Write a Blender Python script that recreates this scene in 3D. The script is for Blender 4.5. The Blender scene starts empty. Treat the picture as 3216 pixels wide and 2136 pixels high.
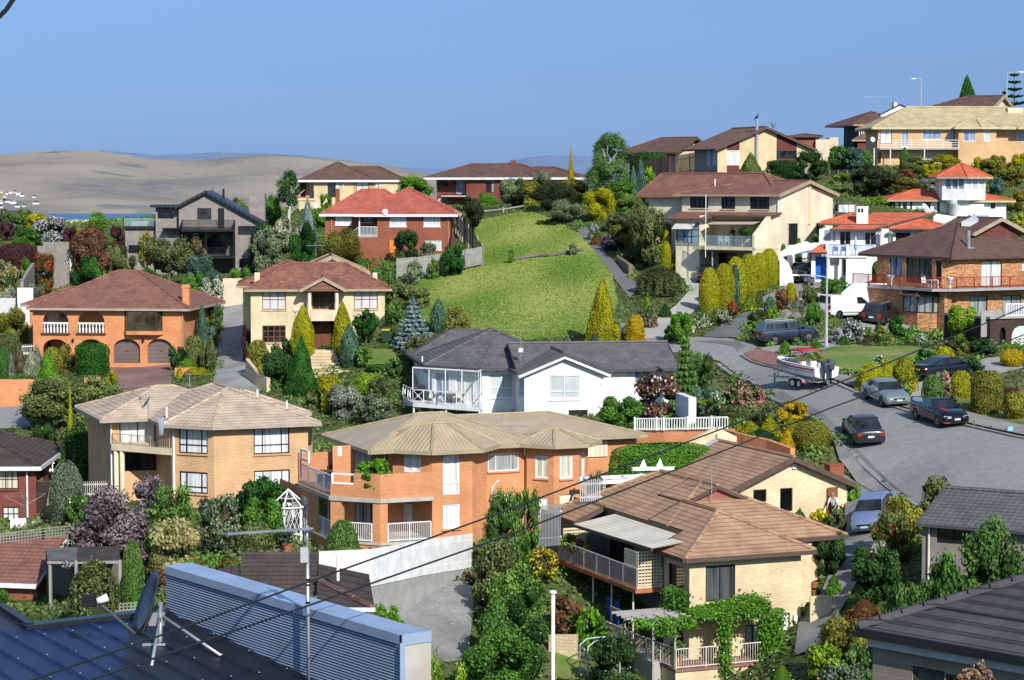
# strings used often: materials, part and shape names
Aa,Ab,Ac,Ad,Ae,Af,Ag,Ah,Ai,Aj,Ak,Al,Am,An='shrub','round','loose','tree','frame_black','render_white','white_trim','olive','brick_salmon','steel','frame_white','yellow','wall','bright'
Ao,Ap,Aq,Ar,As,At,Au,Av,Aw,Ax,Ay,Az,AA,AB='dark','rail_white','black','yolive','conifer','green','glass_dark','column','lime','brick_cream','grey','wood_grey','render_taupe','hedge'
AC,AD,AE,AF,AG,AH,AI,AJ,AK,AL,AM,AN,AO,AP='rose_bush','brick_peach','steel_dark','fascia_brown','cone','block','topiary','brick_orange','dome','white','terracotta','airy','cypress','Color'
AQ,AR,AS,AT,AU,AV,AX,AY,A0,A1,A2,A3,A4,A5='Base Color','Roughness','tile_darkbrown','fascia_taupe','ball','teal','pink','brick_pale','glass_black','glass_door','deep','brick_red','glass_curtain','balcony'
A6,A7,A8,A9,Ba,Bb,Bc,Bd,Be,Bf,Bg,Bh,Bi,Bj='rail_cream','flat','sedan','Scale','ShaderNodeValToRGB','brick_maroon','stone_cream','tile_brown','gable_wall','cream_trim','post','fascia_white','redgreen','silver'
Bk,Bl,Bm,Bn,Bo,Bp,Bq,Br,Bs,Bt,Bu,Bv,Bw,Bx='Specular IOR Level','MULTIPLY','ShaderNodeMath','concrete_slab','brick_yellow','glass_blue','glass_grey','downpipe','render_cream','television_aerial','Vector','tile_orange','tile_dark','glass_shade'
By,Bz,BA,BB,BC,BD,BE,BF,BG,BH,BI,BJ,BK,BL='driveway','fascia_tan','weep','orange','wagon','brick_wall','roof','porch_wall','brick_brown','brick_mottled','stone_wall','rail_black','zinc','fascia_sand'
BM,BN,BO,BP,BQ,BR,BS,BT,BU,BV,BW,BX,BY,BZ='parapet','spire','bark','gold','pelvis','chest','garden_wall','shingle_red','tile_tan','fascia_dark','glass_drape','wood','frame_bronze','concrete'
B0,B1,B2,B3,B4,B5,B6,B7,B8,B9,Ca,Cb,Cc,Cd='chimney','pole','satellite_dish','umbrella_grey','door','rail_grey','fascia_grey','beam','foliage','crown','lilac','creeper','laundry','Object'
Ce,Cf,Cg,Ch,Ci,Cj,Ck,Cl,Cm,Cn,Co,Cp,Cq,Cr='ShaderNodeTexNoise','Detail','Strength','Distance','wood_dark','brick_cream_shade','brick_grey','tile_brown_mottle','tile_sand','tile_grey','iron_tan','iron_cream','structure','reflector'
Cs,Ct,Cu,Cv,Cw,Cx,Cy,Cz,CA,CB,CC,CD,CE,CF='balcony_post','paling_fence','spiky','trunk','maroon','plant','boot','hood','body','picket_fence','ShaderNodeTexCoord','Metallic','ShaderNodeBump','Height'
CG,CH,CI,CJ,CK,CL,CM,CN,CO,CP,CQ,CR,CS,CU='Normal','ShaderNodeSeparateXYZ','house','tile_yellow','tile_wing_brown','glass_lace','grass_lawn','asphalt_edge','drive_concrete','footpath','car_black','satellite dish','pergola','panel'
CV,CW,CZ,C0,C1,C2,C3,C4,C5,C6,C7,C8,C9,Da='fascia_yellow','spruce','brown','coupe','boat_red','wood_grey_dark','Principled BSDF','ridge_cap','brick_dark','block_stone','paver_red','tile_red','tile_charcoal','iron_navy'
Db,Dc,Dd,De,Df,Dg,Dh,Di,Dj,Dk,Dl,Dm,Dn,Do='iron_navy_shaded','iron_dark','outboard','glass_bronze','glass_sky','glass_cream','glass_clear','glass_balustrade','grass_field','grass_dry','drive_grey','kerb_mat','car_charcoal','car_darkblue'
Dp,Dq,Dr,Ds,Dt,Du,Dv,Dw,Dx,Dy,Dz,DA,DB,DC='hill_wood','balustrade','wood_red','porch_pillar','garden_urn','red_stripe','red_paint','station_wagon','street_lamp','rock_pale','flower_pot','cloth_white','cloth_blue','table_brown'
DD,DE,DF,DG,DH,DI,DJ='letterbox','power_cable','ShaderNodeMapping','ShaderNodeTexBrick','tile_grey_green','car_silver_green','folded_sunshade'
import bpy, math, random
import numpy as np
from mathutils import Vector, Matrix
mc,ms,PI,mq,mh,Ve=math.cos,math.sin,math.pi,math.sqrt,math.hypot,Vector
from mathutils.geometry import delaunay_2d_cdt
random.seed(7);rng = np.random.default_rng(7)
SC = bpy.context.scene;COL = SC.collection
R = math.radians
FPX = 7083.0;CX, CY, HY = 1608.0, 1068.0, 586.0
TH = math.atan((CY-HY)/FPX)
VW = {0:(0,0,1.3621),1:(0,450,.36002),2:(800,450,.36002),3:(1600,350,.36002),4:(2366,150,.36002),5:(0,800,.36002),6:(650,750,.36002),
 7:(1200,950,.44473),8:(2366,650,.36002),9:(2000,500,.31891),10:(2250,1000,.41459),11:(900,1250,.42355),12:(1650,1380,.48708),
 13:(0,1150,.42355),14:(0,1550,.38119),15:(600,1600,.42355),16:(2400,1450,.43753)}
def nat(v,x,y):
 a,b,k=VW[v];return a+x*k, b+y*k
def ray(v,x,y):
 nx,ny=nat(v,x,y);cx=(nx-CX)/FPX;cy=(CY-ny)/FPX
 d=Ve((cx, mc(TH)+cy*ms(TH), -ms(TH)+cy*mc(TH)))
 return d/d.y
def at(v,x,y,d): return ray(v,x,y)*d
# ---------------------------------------------------------------- materials
MATS=MT={}
def nmat(name):
 m=bpy.data.materials.new(name);m.use_nodes=True;MT[name]=m
 nt=m.node_tree;b=nt.nodes[C3];return m,nt,b
def N(nt,t,**k):
 n=nt.nodes.new(t)
 for a,v in k.items():
  if a in n.inputs: n.inputs[a].default_value=v
  else: setattr(n,a,v)
 return n
def c4(c): return (c[0],c[1],c[2],1.0)
def srgb(r,g,b):
 f=lambda x:(x/255/12.92) if x<=10 else ((x/255+.055)/1.055)**2.4
 return (f(r),f(g),f(b))
def nx_(nt,c1,c2,scale,coord=Cd,detail=3.0,lo=.35,hi=.65):
 tc=N(nt,CC);no=N(nt,Ce);no.inputs[A9].default_value=scale;no.inputs[Cf].default_value=detail
 nt.links.new(tc.outputs[coord],no.inputs[Bu])
 cr=N(nt,Ba);cr.color_ramp.elements[0].position=lo;cr.color_ramp.elements[1].position=hi
 cr.color_ramp.elements[0].color=c4(c1);cr.color_ramp.elements[1].color=c4(c2)
 nt.links.new(no.outputs['Fac'],cr.inputs['Fac']);return cr.outputs[AP],no
def paint(name,c,rough=.55,var=.14,metal=0,spec=.3,scale=1.7):
 m,nt,b=nmat(name)
 col,no=nx_(nt,[x*(1-var) for x in c],[min(1,x*(1+var*.5)) for x in c],scale)
 nt.links.new(col,b.inputs[AQ]);b.inputs[AR].default_value=rough;b.inputs[CD].default_value=metal
 b.inputs[Bk].default_value=spec
 return m
def uvmap(nt,sx=1,sy=1,rot=0):
 u=N(nt,'ShaderNodeUVMap'); mp=N(nt,DF); mp.inputs[A9].default_value=(sx,sy,1); mp.inputs['Rotation'].default_value=(0,0,rot)
 nt.links.new(u.outputs[0],mp.inputs[0]);return mp.outputs[0]
def mixc(nt,a,b,fac,mode='MIX'):
 mx=N(nt,'ShaderNodeMix',data_type='RGBA',blend_type=mode)
 for s,x in ((0,fac),(6,a),(7,b)):
  if hasattr(x,'links'): nt.links.new(x,mx.inputs[s])
  else: mx.inputs[s].default_value=x if s==0 else c4(x)
 return mx.outputs[2]
def brick(name,c1,c2,mort,w=.24,h=.086,bias=0.0,stain=.16):
 m,nt,b=nmat(name);uv=uvmap(nt)
 bt=N(nt,DG); bt.inputs[A9].default_value=1; bt.inputs['Brick Width'].default_value=w; bt.inputs['Row Height'].default_value=h
 bt.inputs['Mortar Size'].default_value=.011; bt.inputs['Bias'].default_value=bias; bt.inputs['Mortar Smooth'].default_value=.3
 bt.inputs['Color1'].default_value=c4(c1); bt.inputs['Color2'].default_value=c4(c2); bt.inputs['Mortar'].default_value=c4(mort)
 nt.links.new(uv,bt.inputs[Bu])
 st,no=nx_(nt,(1-stain,)*3,(1+stain*.4,)*3,.55,detail=5)
 nt.links.new(mixc(nt,bt.outputs[AP],st,1.0,Bl),b.inputs[AQ])
 bp=N(nt,CE);bp.inputs[Cg].default_value=.5;bp.inputs[Ch].default_value=.01;bp.invert=True
 nt.links.new(bt.outputs['Fac'],bp.inputs[CF]);nt.links.new(bp.outputs[0],b.inputs[CG])
 b.inputs[AR].default_value=.85;b.inputs[Bk].default_value=.15
 return m
def tiles(name,c1,c2,dark,row=.34,wid=.30,line=.16,moss=None,flat=False):
 """roof tiles: courses up the slope (uv v) with a shadow line at each nose, each tile slightly different"""
 m,nt,b=nmat(name);uv=uvmap(nt)
 bt=N(nt,DG); bt.offset=.5; bt.inputs[A9].default_value=1; bt.inputs['Brick Width'].default_value=wid; bt.inputs['Row Height'].default_value=row
 bt.inputs['Mortar Size'].default_value=.006; bt.inputs['Color1'].default_value=c4(c1); bt.inputs['Color2'].default_value=c4(c2)
 bt.inputs['Mortar'].default_value=c4([x*.75 for x in c1]);nt.links.new(uv,bt.inputs[Bu])
 sp=N(nt,CH);nt.links.new(uv,sp.inputs[0])
 dv=N(nt,Bm,operation='DIVIDE');dv.inputs[1].default_value=row;nt.links.new(sp.outputs[1],dv.inputs[0])
 fr=N(nt,Bm,operation='FRACT');nt.links.new(dv.outputs[0],fr.inputs[0])
 cr=N(nt,Ba);e=cr.color_ramp.elements;e[0].position=0;e[0].color=c4(dark);e[1].position=line;e[1].color=(1,1,1,1)
 e2=cr.color_ramp.elements.new(line*.7);e2.color=c4([x*.6+.25 for x in dark])
 nt.links.new(fr.outputs[0],cr.inputs['Fac'])
 col=mixc(nt,bt.outputs[AP],cr.outputs[AP],.9,Bl)
 st,no=nx_(nt,(.74,.74,.75),(1.10,1.09,1.06),.9,detail=6,lo=.3,hi=.7)
 col=mixc(nt,col,st,1.0,Bl)
 nt.links.new(col,b.inputs[AQ]);b.inputs[AR].default_value=.75;b.inputs[Bk].default_value=.2
 sx=N(nt,Bm,operation=Bl);sx.inputs[1].default_value=6.2832/wid;nt.links.new(sp.outputs[0],sx.inputs[0])
 si=N(nt,Bm,operation='SINE');nt.links.new(sx.outputs[0],si.inputs[0])
 m1=N(nt,Bm,operation='MULTIPLY_ADD');m1.inputs[1].default_value=.1 if flat else .35;nt.links.new(si.outputs[0],m1.inputs[0])
 inv=N(nt,Bm,operation='SUBTRACT');inv.inputs[0].default_value=1;nt.links.new(fr.outputs[0],inv.inputs[1]);nt.links.new(inv.outputs[0],m1.inputs[2])
 bp=N(nt,CE);bp.inputs[Cg].default_value=.55;bp.inputs[Ch].default_value=.035
 nt.links.new(m1.outputs[0],bp.inputs[CF]);nt.links.new(bp.outputs[0],b.inputs[CG])
 return m
def sheet(name,c,pitch=.2,rough=.4,metal=0.0,axis=0,dk=.72,var=.12,prof=.5):
 """ribbed metal sheet: ribs run up the slope (axis 0) or horizontally (axis 1)"""
 m,nt,b=nmat(name);uv=uvmap(nt);sp=N(nt,CH);nt.links.new(uv,sp.inputs[0])
 mu=N(nt,Bm,operation=Bl);mu.inputs[1].default_value=6.2832/pitch;nt.links.new(sp.outputs[axis],mu.inputs[0])
 si=N(nt,Bm,operation='SINE');nt.links.new(mu.outputs[0],si.inputs[0])
 cr=N(nt,Ba);cr.color_ramp.elements[0].position=0;cr.color_ramp.elements[0].color=(dk,dk,dk,1);cr.color_ramp.elements[1].position=prof;cr.color_ramp.elements[1].color=(1,1,1,1)
 ad=N(nt,Bm,operation='MULTIPLY_ADD'); ad.inputs[1].default_value=.5; ad.inputs[2].default_value=.5; nt.links.new(si.outputs[0],ad.inputs[0]); nt.links.new(ad.outputs[0],cr.inputs['Fac'])
 st,no=nx_(nt,[x*(1-var) for x in c],[min(1,x*(1+var*.6)) for x in c],.8,detail=5)
 nt.links.new(mixc(nt,st,cr.outputs[AP],1.0,Bl),b.inputs[AQ])
 b.inputs[AR].default_value=rough;b.inputs[CD].default_value=metal
 bp=N(nt,CE);bp.inputs[Cg].default_value=.6;bp.inputs[Ch].default_value=.02
 nt.links.new(si.outputs[0],bp.inputs[CF]);nt.links.new(bp.outputs[0],b.inputs[CG])
 return m
def ground(name,c1,c2,scale,c3=None,s2=.15,rough=.95,bump=.0,fine=40,cs=None):
 m,nt,b=nmat(name)
 a,n1=nx_(nt,c1,c2,scale,detail=6)
 if c3:
  tc=N(nt,CC);no=N(nt,Ce);no.inputs[A9].default_value=s2;no.inputs[Cf].default_value=5
  nt.links.new(tc.outputs[Cd],no.inputs[Bu]);cr=N(nt,Ba);cr.color_ramp.elements[0].position=.44;cr.color_ramp.elements[1].position=.62
  nt.links.new(no.outputs['Fac'],cr.inputs['Fac']);a=mixc(nt,a,c3,cr.outputs[AP])
 f,n2=nx_(nt,((.72,)*3 if bump else (.88,)*3),((1.22,)*3 if bump else (1.1,)*3),fine,detail=4,lo=.3,hi=.7)
 a=mixc(nt,a,f,1.0,Bl)
 nt.links.new(a,b.inputs[AQ]);b.inputs[AR].default_value=rough;b.inputs[Bk].default_value=.1
 if bump:
  bp=N(nt,CE);bp.inputs[Cg].default_value=.7;bp.inputs[Ch].default_value=bump
  nt.links.new(n2.outputs['Fac'],bp.inputs[CF]);nt.links.new(bp.outputs[0],b.inputs[CG])
 return m
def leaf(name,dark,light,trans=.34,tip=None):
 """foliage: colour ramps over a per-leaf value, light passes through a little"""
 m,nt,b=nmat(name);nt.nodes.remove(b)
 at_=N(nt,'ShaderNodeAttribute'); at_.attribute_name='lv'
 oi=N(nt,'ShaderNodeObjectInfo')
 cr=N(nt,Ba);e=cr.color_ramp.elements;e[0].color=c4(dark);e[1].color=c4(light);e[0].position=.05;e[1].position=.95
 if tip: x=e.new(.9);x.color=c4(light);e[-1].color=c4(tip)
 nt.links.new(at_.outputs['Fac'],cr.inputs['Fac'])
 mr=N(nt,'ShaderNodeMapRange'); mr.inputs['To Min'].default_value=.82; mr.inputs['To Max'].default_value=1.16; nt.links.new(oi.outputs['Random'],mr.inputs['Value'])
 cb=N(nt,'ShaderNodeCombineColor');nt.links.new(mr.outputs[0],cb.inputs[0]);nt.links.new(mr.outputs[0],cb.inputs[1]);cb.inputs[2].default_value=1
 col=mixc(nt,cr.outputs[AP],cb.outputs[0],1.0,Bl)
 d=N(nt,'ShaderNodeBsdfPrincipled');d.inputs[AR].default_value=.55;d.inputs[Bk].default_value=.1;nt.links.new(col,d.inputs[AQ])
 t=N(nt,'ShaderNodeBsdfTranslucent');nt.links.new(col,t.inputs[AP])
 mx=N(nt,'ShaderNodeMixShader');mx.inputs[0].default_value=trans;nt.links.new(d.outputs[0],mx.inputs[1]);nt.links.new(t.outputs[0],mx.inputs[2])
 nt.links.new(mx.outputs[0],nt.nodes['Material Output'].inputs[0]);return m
def glass(name,c,curtain=None,per=.16,tint=(1,1,1)):
 """window pane: what is seen in it (dark room or hung curtain) under a reflective surface"""
 m,nt,b=nmat(name)
 if curtain:
  uv=uvmap(nt);sp=N(nt,CH);nt.links.new(uv,sp.inputs[0])
  no=N(nt,Ce);no.inputs[A9].default_value=1.0;no.inputs[Cf].default_value=2
  mp=N(nt,DF);mp.inputs[A9].default_value=(1/per,.25,1);nt.links.new(uv,mp.inputs[0]);nt.links.new(mp.outputs[0],no.inputs[Bu])
  cr=N(nt,Ba);e=cr.color_ramp.elements;e[0].position=.33;e[0].color=c4(c);e[1].position=.56;e[1].color=c4(curtain)
  nt.links.new(no.outputs['Fac'],cr.inputs['Fac']);nt.links.new(cr.outputs[AP],b.inputs[AQ])
 else:
  col,no=nx_(nt,[x*.35 for x in c],[x*1.8 for x in c],.9,detail=3)
  nt.links.new(col,b.inputs[AQ])
 b.inputs[AR].default_value=.06; b.inputs[Bk].default_value=.5; b.inputs['Coat Weight'].default_value=.25 if curtain else .5; b.inputs['Coat Roughness'].default_value=.02
 return m
def clear(name,tint=(.8,.9,.9),a=.25):
 m,nt,b=nmat(name);b.inputs[AQ].default_value=c4(tint);b.inputs[AR].default_value=.03;b.inputs['Alpha'].default_value=a;return m
def carpaint(name,c,metal=.25,rough=.28):
 m,nt,b=nmat(name);b.inputs[AQ].default_value=c4(c);b.inputs[CD].default_value=metal;b.inputs[AR].default_value=rough
 b.inputs['Coat Weight'].default_value=.8; b.inputs['Coat Roughness'].default_value=.04; return m
# ---------------------------------------------------------------- mesh building
class MB:
 def __init__(s): s.v=[];s.f=[];s.m=[]
 def poly(s,pts,m=0):
  n=len(s.v);s.v+= [tuple(p) for p in pts];s.f.append(list(range(n,n+len(pts))));s.m.append(m);return s
 def box(s,a,b,m=0):
  x0,y0,z0=a;x1,y1,z1=b
  if x0>x1:x0,x1=x1,x0
  if y0>y1:y0,y1=y1,y0
  if z0>z1:z0,z1=z1,z0
  n=len(s.v);s.v+=[(x0,y0,z0),(x1,y0,z0),(x1,y1,z0),(x0,y1,z0),(x0,y0,z1),(x1,y0,z1),(x1,y1,z1),(x0,y1,z1)]
  for q in ((0,3,2,1),(4,5,6,7),(0,1,5,4),(1,2,6,5),(2,3,7,6),(3,0,4,7)): s.f.append([n+i for i in q]);s.m.append(m)
  return s
 def bar(s,p,q,w,h=None,m=0,up=(0,0,1)):
  """rectangular bar from p to q, w wide, h high"""
  p=Ve(p);q=Ve(q);h=h or w;d=(q-p)
  if d.length<1e-6: return s
  d.normalize();u=Ve(up)
  if abs(d.dot(u))>.98: u=Ve((0,1,0))
  a=d.cross(u).normalized();b=a.cross(d).normalized();n=len(s.v)
  for e in (p,q):
   for i,j in ((-1,-1),(1,-1),(1,1),(-1,1)): s.v.append(tuple(e+a*(w/2*i)+b*(h/2*j)))
  for f in ((0,1,2,3),(7,6,5,4),(0,4,5,1),(1,5,6,2),(2,6,7,3),(3,7,4,0)): s.f.append([n+i for i in f]);s.m.append(m)
  return s
 def tube(s,pts,r,n=6,m=0,r1=None):
  pts=[Ve(p) for p in pts];k=len(pts);base=len(s.v)
  for i,p in enumerate(pts):
   d=(pts[min(i+1,k-1)]-pts[max(i-1,0)]).normalized();u=Ve((0,0,1)) if abs(d.z)<.95 else Ve((1,0,0))
   a=d.cross(u).normalized();b=d.cross(a).normalized()
   rr=r if r1 is None else r+(r1-r)*i/max(1,k-1)
   if isinstance(r,(list,tuple)): rr=r[i]
   for j in range(n):
    t=2*PI*j/n;s.v.append(tuple(p+a*(rr*mc(t))+b*(rr*ms(t))))
  for i in range(k-1):
   for j in range(n):
    a=base+i*n+j;b=base+i*n+(j+1)%n;s.f.append([a,b,b+n,a+n]);s.m.append(m)
  s.f.append([base+j for j in range(n)][::-1]);s.m.append(m)
  s.f.append([base+(k-1)*n+j for j in range(n)]);s.m.append(m);return s
 def lt_(s,prof,n=12,c=(0,0,0),m=0,sx=1,sy=1):
  base=len(s.v)
  for r,z in prof:
   for j in range(n):
    t=2*PI*j/n;s.v.append((c[0]+r*sx*mc(t),c[1]+r*sy*ms(t),c[2]+z))
  for i in range(len(prof)-1):
   for j in range(n):
    a=base+i*n+j;b=base+i*n+(j+1)%n;s.f.append([a,b,b+n,a+n]);s.m.append(m)
  s.f.append([base+j for j in range(n)][::-1]);s.m.append(m)
  k=len(prof)-1;s.f.append([base+k*n+j for j in range(n)]);s.m.append(m);return s
 def prism(s,pl,z0,z1,m=0,mt=None):
  """vertical prism over a counter-clockwise plan polygon"""
  k=len(pl)
  s.poly([(x,y,z1) for x,y in pl],m if mt is None else mt);s.poly([(x,y,z0) for x,y in pl][::-1],m)
  for i in range(k):
   a=pl[i];b=pl[(i+1)%k];s.poly([(a[0],a[1],z0),(b[0],b[1],z0),(b[0],b[1],z1),(a[0],a[1],z1)],m)
  return s
 def loft(s,secs,m=0,caps=True,closed=True):
  n=len(secs[0]);base=len(s.v)
  for c in secs: s.v+=[tuple(p) for p in c]
  for i in range(len(secs)-1):
   for j in range(n if closed else n-1):
    a=base+i*n+j;b=base+i*n+(j+1)%n;s.f.append([a,b,b+n,a+n]);s.m.append(m)
  if caps:
   s.f.append([base+j for j in range(n)][::-1]);s.m.append(m);k=len(secs)-1
   s.f.append([base+k*n+j for j in range(n)]);s.m.append(m)
  return s
 def move(s,i0,M):
  for i in range(i0,len(s.v)): s.v[i]=tuple(M@Ve(s.v[i]))
 def bd(s,name,mats,parent=None,smooth=False,label=None,loc=None):
  me=bpy.data.meshes.new(name);me.from_pydata(s.v,[],s.f);me.update()
  if not isinstance(mats,(list,tuple)): mats=[mats]
  for m in mats: me.materials.append(MT[m] if isinstance(m,str) else m)
  if len(mats)>1: me.polygons.foreach_set('material_index',s.m)
  uv=me.uv_layers.new(name='UVMap');dat=np.zeros((len(me.loops),2),np.float32)
  for p in me.polygons:
   n=p.normal
   if abs(n.z)>.985:
    for li in p.loop_indices:
     c=me.vertices[me.loops[li].vertex_index].co;dat[li]=(c.x,c.y)
   else:
    l=mh(n.x,n.y);tx,ty=-n.y/l,n.x/l;sx_,sy_,sz=-n.z*ty*-1*0-n.z*n.x/l, -n.z*n.y/l, l
    for li in p.loop_indices:
     c=me.vertices[me.loops[li].vertex_index].co;dat[li]=(c.x*tx+c.y*ty, c.x*sx_+c.y*sy_+c.z*sz)
  uv.data.foreach_set('uv',dat.ravel())
  if smooth: me.polygons.foreach_set('use_smooth',[True]*len(me.polygons))
  o=bpy.data.objects.new(name,me);COL.objects.link(o)
  if parent: o.parent=parent
  if loc: o.location=loc
  if label: o['label']=label
  return o
def tag(o,label=None,cat=None,group=None,kind=None):
 if label: o['label']=label
 if cat: o['category']=cat
 if group: o['group']=group
 if kind: o['kind']=kind
 return o
def em_(name,loc,rz=0,label=None,cat=None,group=None):
 o=bpy.data.objects.new(name,None);COL.objects.link(o);o.location=loc;o.rotation_euler=(0,0,rz);o.empty_display_size=.3
 return tag(o,label,cat,group)
def copy_tree(o,parent=None):
 c=o.copy();COL.objects.link(c)
 if parent: c.parent=parent
 for ch in list(o.children): copy_tree(ch,c)
 return c
# ---------------------------------------------------------------- houses
def clip(poly,n,c):
 """keep the part of a plan polygon where n.p <= c"""
 out=[]
 for i in range(len(poly)):
  a=poly[i];b=poly[(i+1)%len(poly)];da=n[0]*a[0]+n[1]*a[1]-c;db=n[0]*b[0]+n[1]*b[1]-c
  if da<=1e-9: out.append(a)
  if (da<-1e-9 and db>1e-9) or (da>1e-9 and db<-1e-9):
   t=da/(da-db);out.append((a[0]+(b[0]-a[0])*t,a[1]+(b[1]-a[1])*t))
 return out
WS={
'dkgrid':(Ci,Au,3,2,.06)}
class House:
 def __init__(s,name,label,v,x,y,d,yaw,cat=CI,group=None):
  s.V=v;s.O=at(v,x,y,d);s.yaw=R(yaw);s.u=Ve((mc(s.yaw),ms(s.yaw),0));s.w=Ve((-ms(s.yaw),mc(s.yaw),0))
  s.root=em_(name,s.O,s.yaw,label,cat,group)
 def loc(s,p): q=Ve(p)-s.O;return (q.dot(s.u),q.dot(s.w),q.z)
 def world(s,u,v,w): return s.O+s.u*u+s.w*v+Ve((0,0,w))
 def on(s,x,y,p0,p1,V=None):
  """pixel -> (distance along p0->p1, height) on the upright plane through two plan points"""
  d=ray(s.V if V is None else V,x,y);a=s.world(p0[0],p0[1],0);b=s.world(p1[0],p1[1],0);t=(b-a);t.z=0;L=t.length;t/=L
  n=Ve((t.y,-t.x,0));k=n.dot(a)/n.dot(d);P=d*k-a
  return P.dot(t),P.z
 def fr(s,x,y,v=0,V=None): return s.on(x,y,(0,v),(1,v),V)
 def sd(s,x,y,u=0,V=None): return s.on(x,y,(u,0),(u,1),V)
 def prt(s,mb,name,mats,parent=None,label=None,smooth=False): return mb.bd(name,mats,parent or s.root,smooth,label)
 def window(s,p0,t,n,s0,s1,w0,w1,style,name='window',rec=.09,arch=0):
  fm,pm,nx,ny,fw=style[:5];P=lambda a,b,r:(p0[0]+t[0]*a+n[0]*r,p0[1]+t[1]*a+n[1]*r,b)
  F=MB();r=-rec;dp=.05
  def bar(a0,b0,a1,b1):
   F.poly([P(a0,b0,r+dp),P(a1,b0,r+dp),P(a1,b1,r+dp),P(a0,b1,r+dp)])
   for (c0,d0,c1,d1) in ((a0,b0,a1,b0),(a1,b0,a1,b1),(a1,b1,a0,b1),(a0,b1,a0,b0)):
    F.poly([P(c0,d0,r-.02),P(c1,d1,r-.02),P(c1,d1,r+dp),P(c0,d0,r+dp)])
  bar(s0,w0,s0+fw,w1);bar(s1-fw,w0,s1,w1);bar(s0+fw,w0,s1-fw,w0+fw);bar(s0+fw,w1-fw,s1-fw,w1)
  xs=style[5] if len(style)>5 and style[5] else [i/nx for i in range(1,nx)]
  ys=style[6] if len(style)>6 and style[6] else [i/ny for i in range(1,ny)]
  h=fw*.36
  for f in xs: c=s0+(s1-s0)*f;bar(c-h,w0+fw,c+h,w1-fw)
  for f in ys: c=w0+(w1-w0)*f;bar(s0+fw,c-h,s1-fw,c+h)
  o=s.prt(F,name,fm)
  if pm:
   G=MB().poly([P(s0+.01,w0+.01,r),P(s1-.01,w0+.01,r),P(s1-.01,w1-.01,r),P(s0+.01,w1-.01,r)]);G.bd('pane',pm,o)
  return o
 def wall(s,p0,p1,w0,w1,mat,wins=(),name=Am,gable=None,depth=.12,holes=(),sill=None):
  """upright wall seen from outside, p0 at its left;wins (x0,y0,x1,y1,style[,name]) are pixels of the opening, holes are (s0,s1,w0,w1[,arch rise])"""
  L=mh(p1[0]-p0[0],p1[1]-p0[1]);t=((p1[0]-p0[0])/L,(p1[1]-p0[1])/L);n=(t[1],-t[0])
  H=[tuple(h)+(0,)*(5-len(h)) for h in holes];todo=[]
  for q in wins:
   a=s.on(q[0],q[1],p0,p1);b=s.on(q[2],q[3],p0,p1);h=(max(.02,a[0]),min(L-.02,b[0]),max(b[1],w0+.01),min(a[1],w1-.01),0);H.append(h);todo.append((h,q))
  P=lambda a,b,r=0:(p0[0]+t[0]*a+n[0]*r,p0[1]+t[1]*a+n[1]*r,b)
  B=MB();xs=sorted({0,L}|{h[0] for h in H}|{h[1] for h in H});ys=sorted({w0,w1}|{h[2] for h in H}|{h[3] for h in H})
  for i in range(len(xs)-1):
   for j in range(len(ys)-1):
    cx=(xs[i]+xs[i+1])/2;cy=(ys[j]+ys[j+1])/2
    if xs[i+1]-xs[i]<1e-4 or any(h[0]<cx<h[1] and h[2]<cy<h[3] for h in H): continue
    B.poly([P(xs[i],ys[j]),P(xs[i+1],ys[j]),P(xs[i+1],ys[j+1]),P(xs[i],ys[j+1])])
  for (a,b,c,d,ar) in H:
   if ar:
    k=12;mid=(a+b)/2;hw=(b-a)/2;pts=[(mid-hw*mc(PI*i/k), d-ar+ar*ms(PI*i/k)) for i in range(k+1)]
    for i in range(k):
     (x,y),(x2,y2)=pts[i],pts[i+1]
     B.poly([P(x,y),P(x2,y2),P(x2,d),P(x,d)]);B.poly([P(x,y,-depth*2),P(x2,y2,-depth*2),P(x2,y2),P(x,y)])
    for (x,y,x2,y2) in ((a,c,a,d-ar),(b,d-ar,b,c)): B.poly([P(x,y,-depth*2),P(x,y),P(x2,y2),P(x2,y2,-depth*2)])
   else:
    for (x,y,x2,y2) in ((a,c,b,c),(b,c,b,d),(b,d,a,d),(a,d,a,c)): B.poly([P(x,y,-depth),P(x2,y2,-depth),P(x2,y2),P(x,y)])
  if gable: B.poly([P(0,w1),P(L,w1),P(gable[0],gable[1])])
  o=s.prt(B,name,mat)
  for h,q in todo:
   nm=q[5] if len(q)>5 else 'window'
   s.window(p0,t,n,h[0],h[1],h[2],h[3],q[4],nm)
   if sill and nm=='window':
    S=MB();S.bar(P(h[0]-.06,h[2]-.05,.03),P(h[1]+.06,h[2]-.05,.03),.14,.09);s.prt(S,'sill',sill)
  return o
 def walls(s,pl,w0,w1,mat,name=Am):
  """the sides of a block that the photograph shows little of"""
  B=MB()
  for i in range(len(pl)-1):
   a,b=pl[i],pl[i+1];B.poly([(a[0],a[1],w0),(b[0],b[1],w0),(b[0],b[1],w1),(a[0],a[1],w1)])
  return s.prt(B,name,mat)
 def roof(s,pl,w,k,mat,fmat,gables=(),fh=.2,cap=None,name=BE,capr=.11,barge=None):
  """hip or gable roof over a convex plan polygon (counter-clockwise): each eave edge carries a plane of slope k"""
  n=len(pl);D=[]
  for i in range(n):
   a=pl[i];b=pl[(i+1)%n];L=mh(b[0]-a[0],b[1]-a[1]);nx,ny=-(b[1]-a[1])/L,(b[0]-a[0])/L;D.append((nx,ny,nx*a[0]+ny*a[1]))
  kk=[k]*n if not isinstance(k,(list,tuple)) else list(k);ww=[w]*n if not isinstance(w,(list,tuple)) else list(w)
  B=MB();edges={};U=MB()
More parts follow.
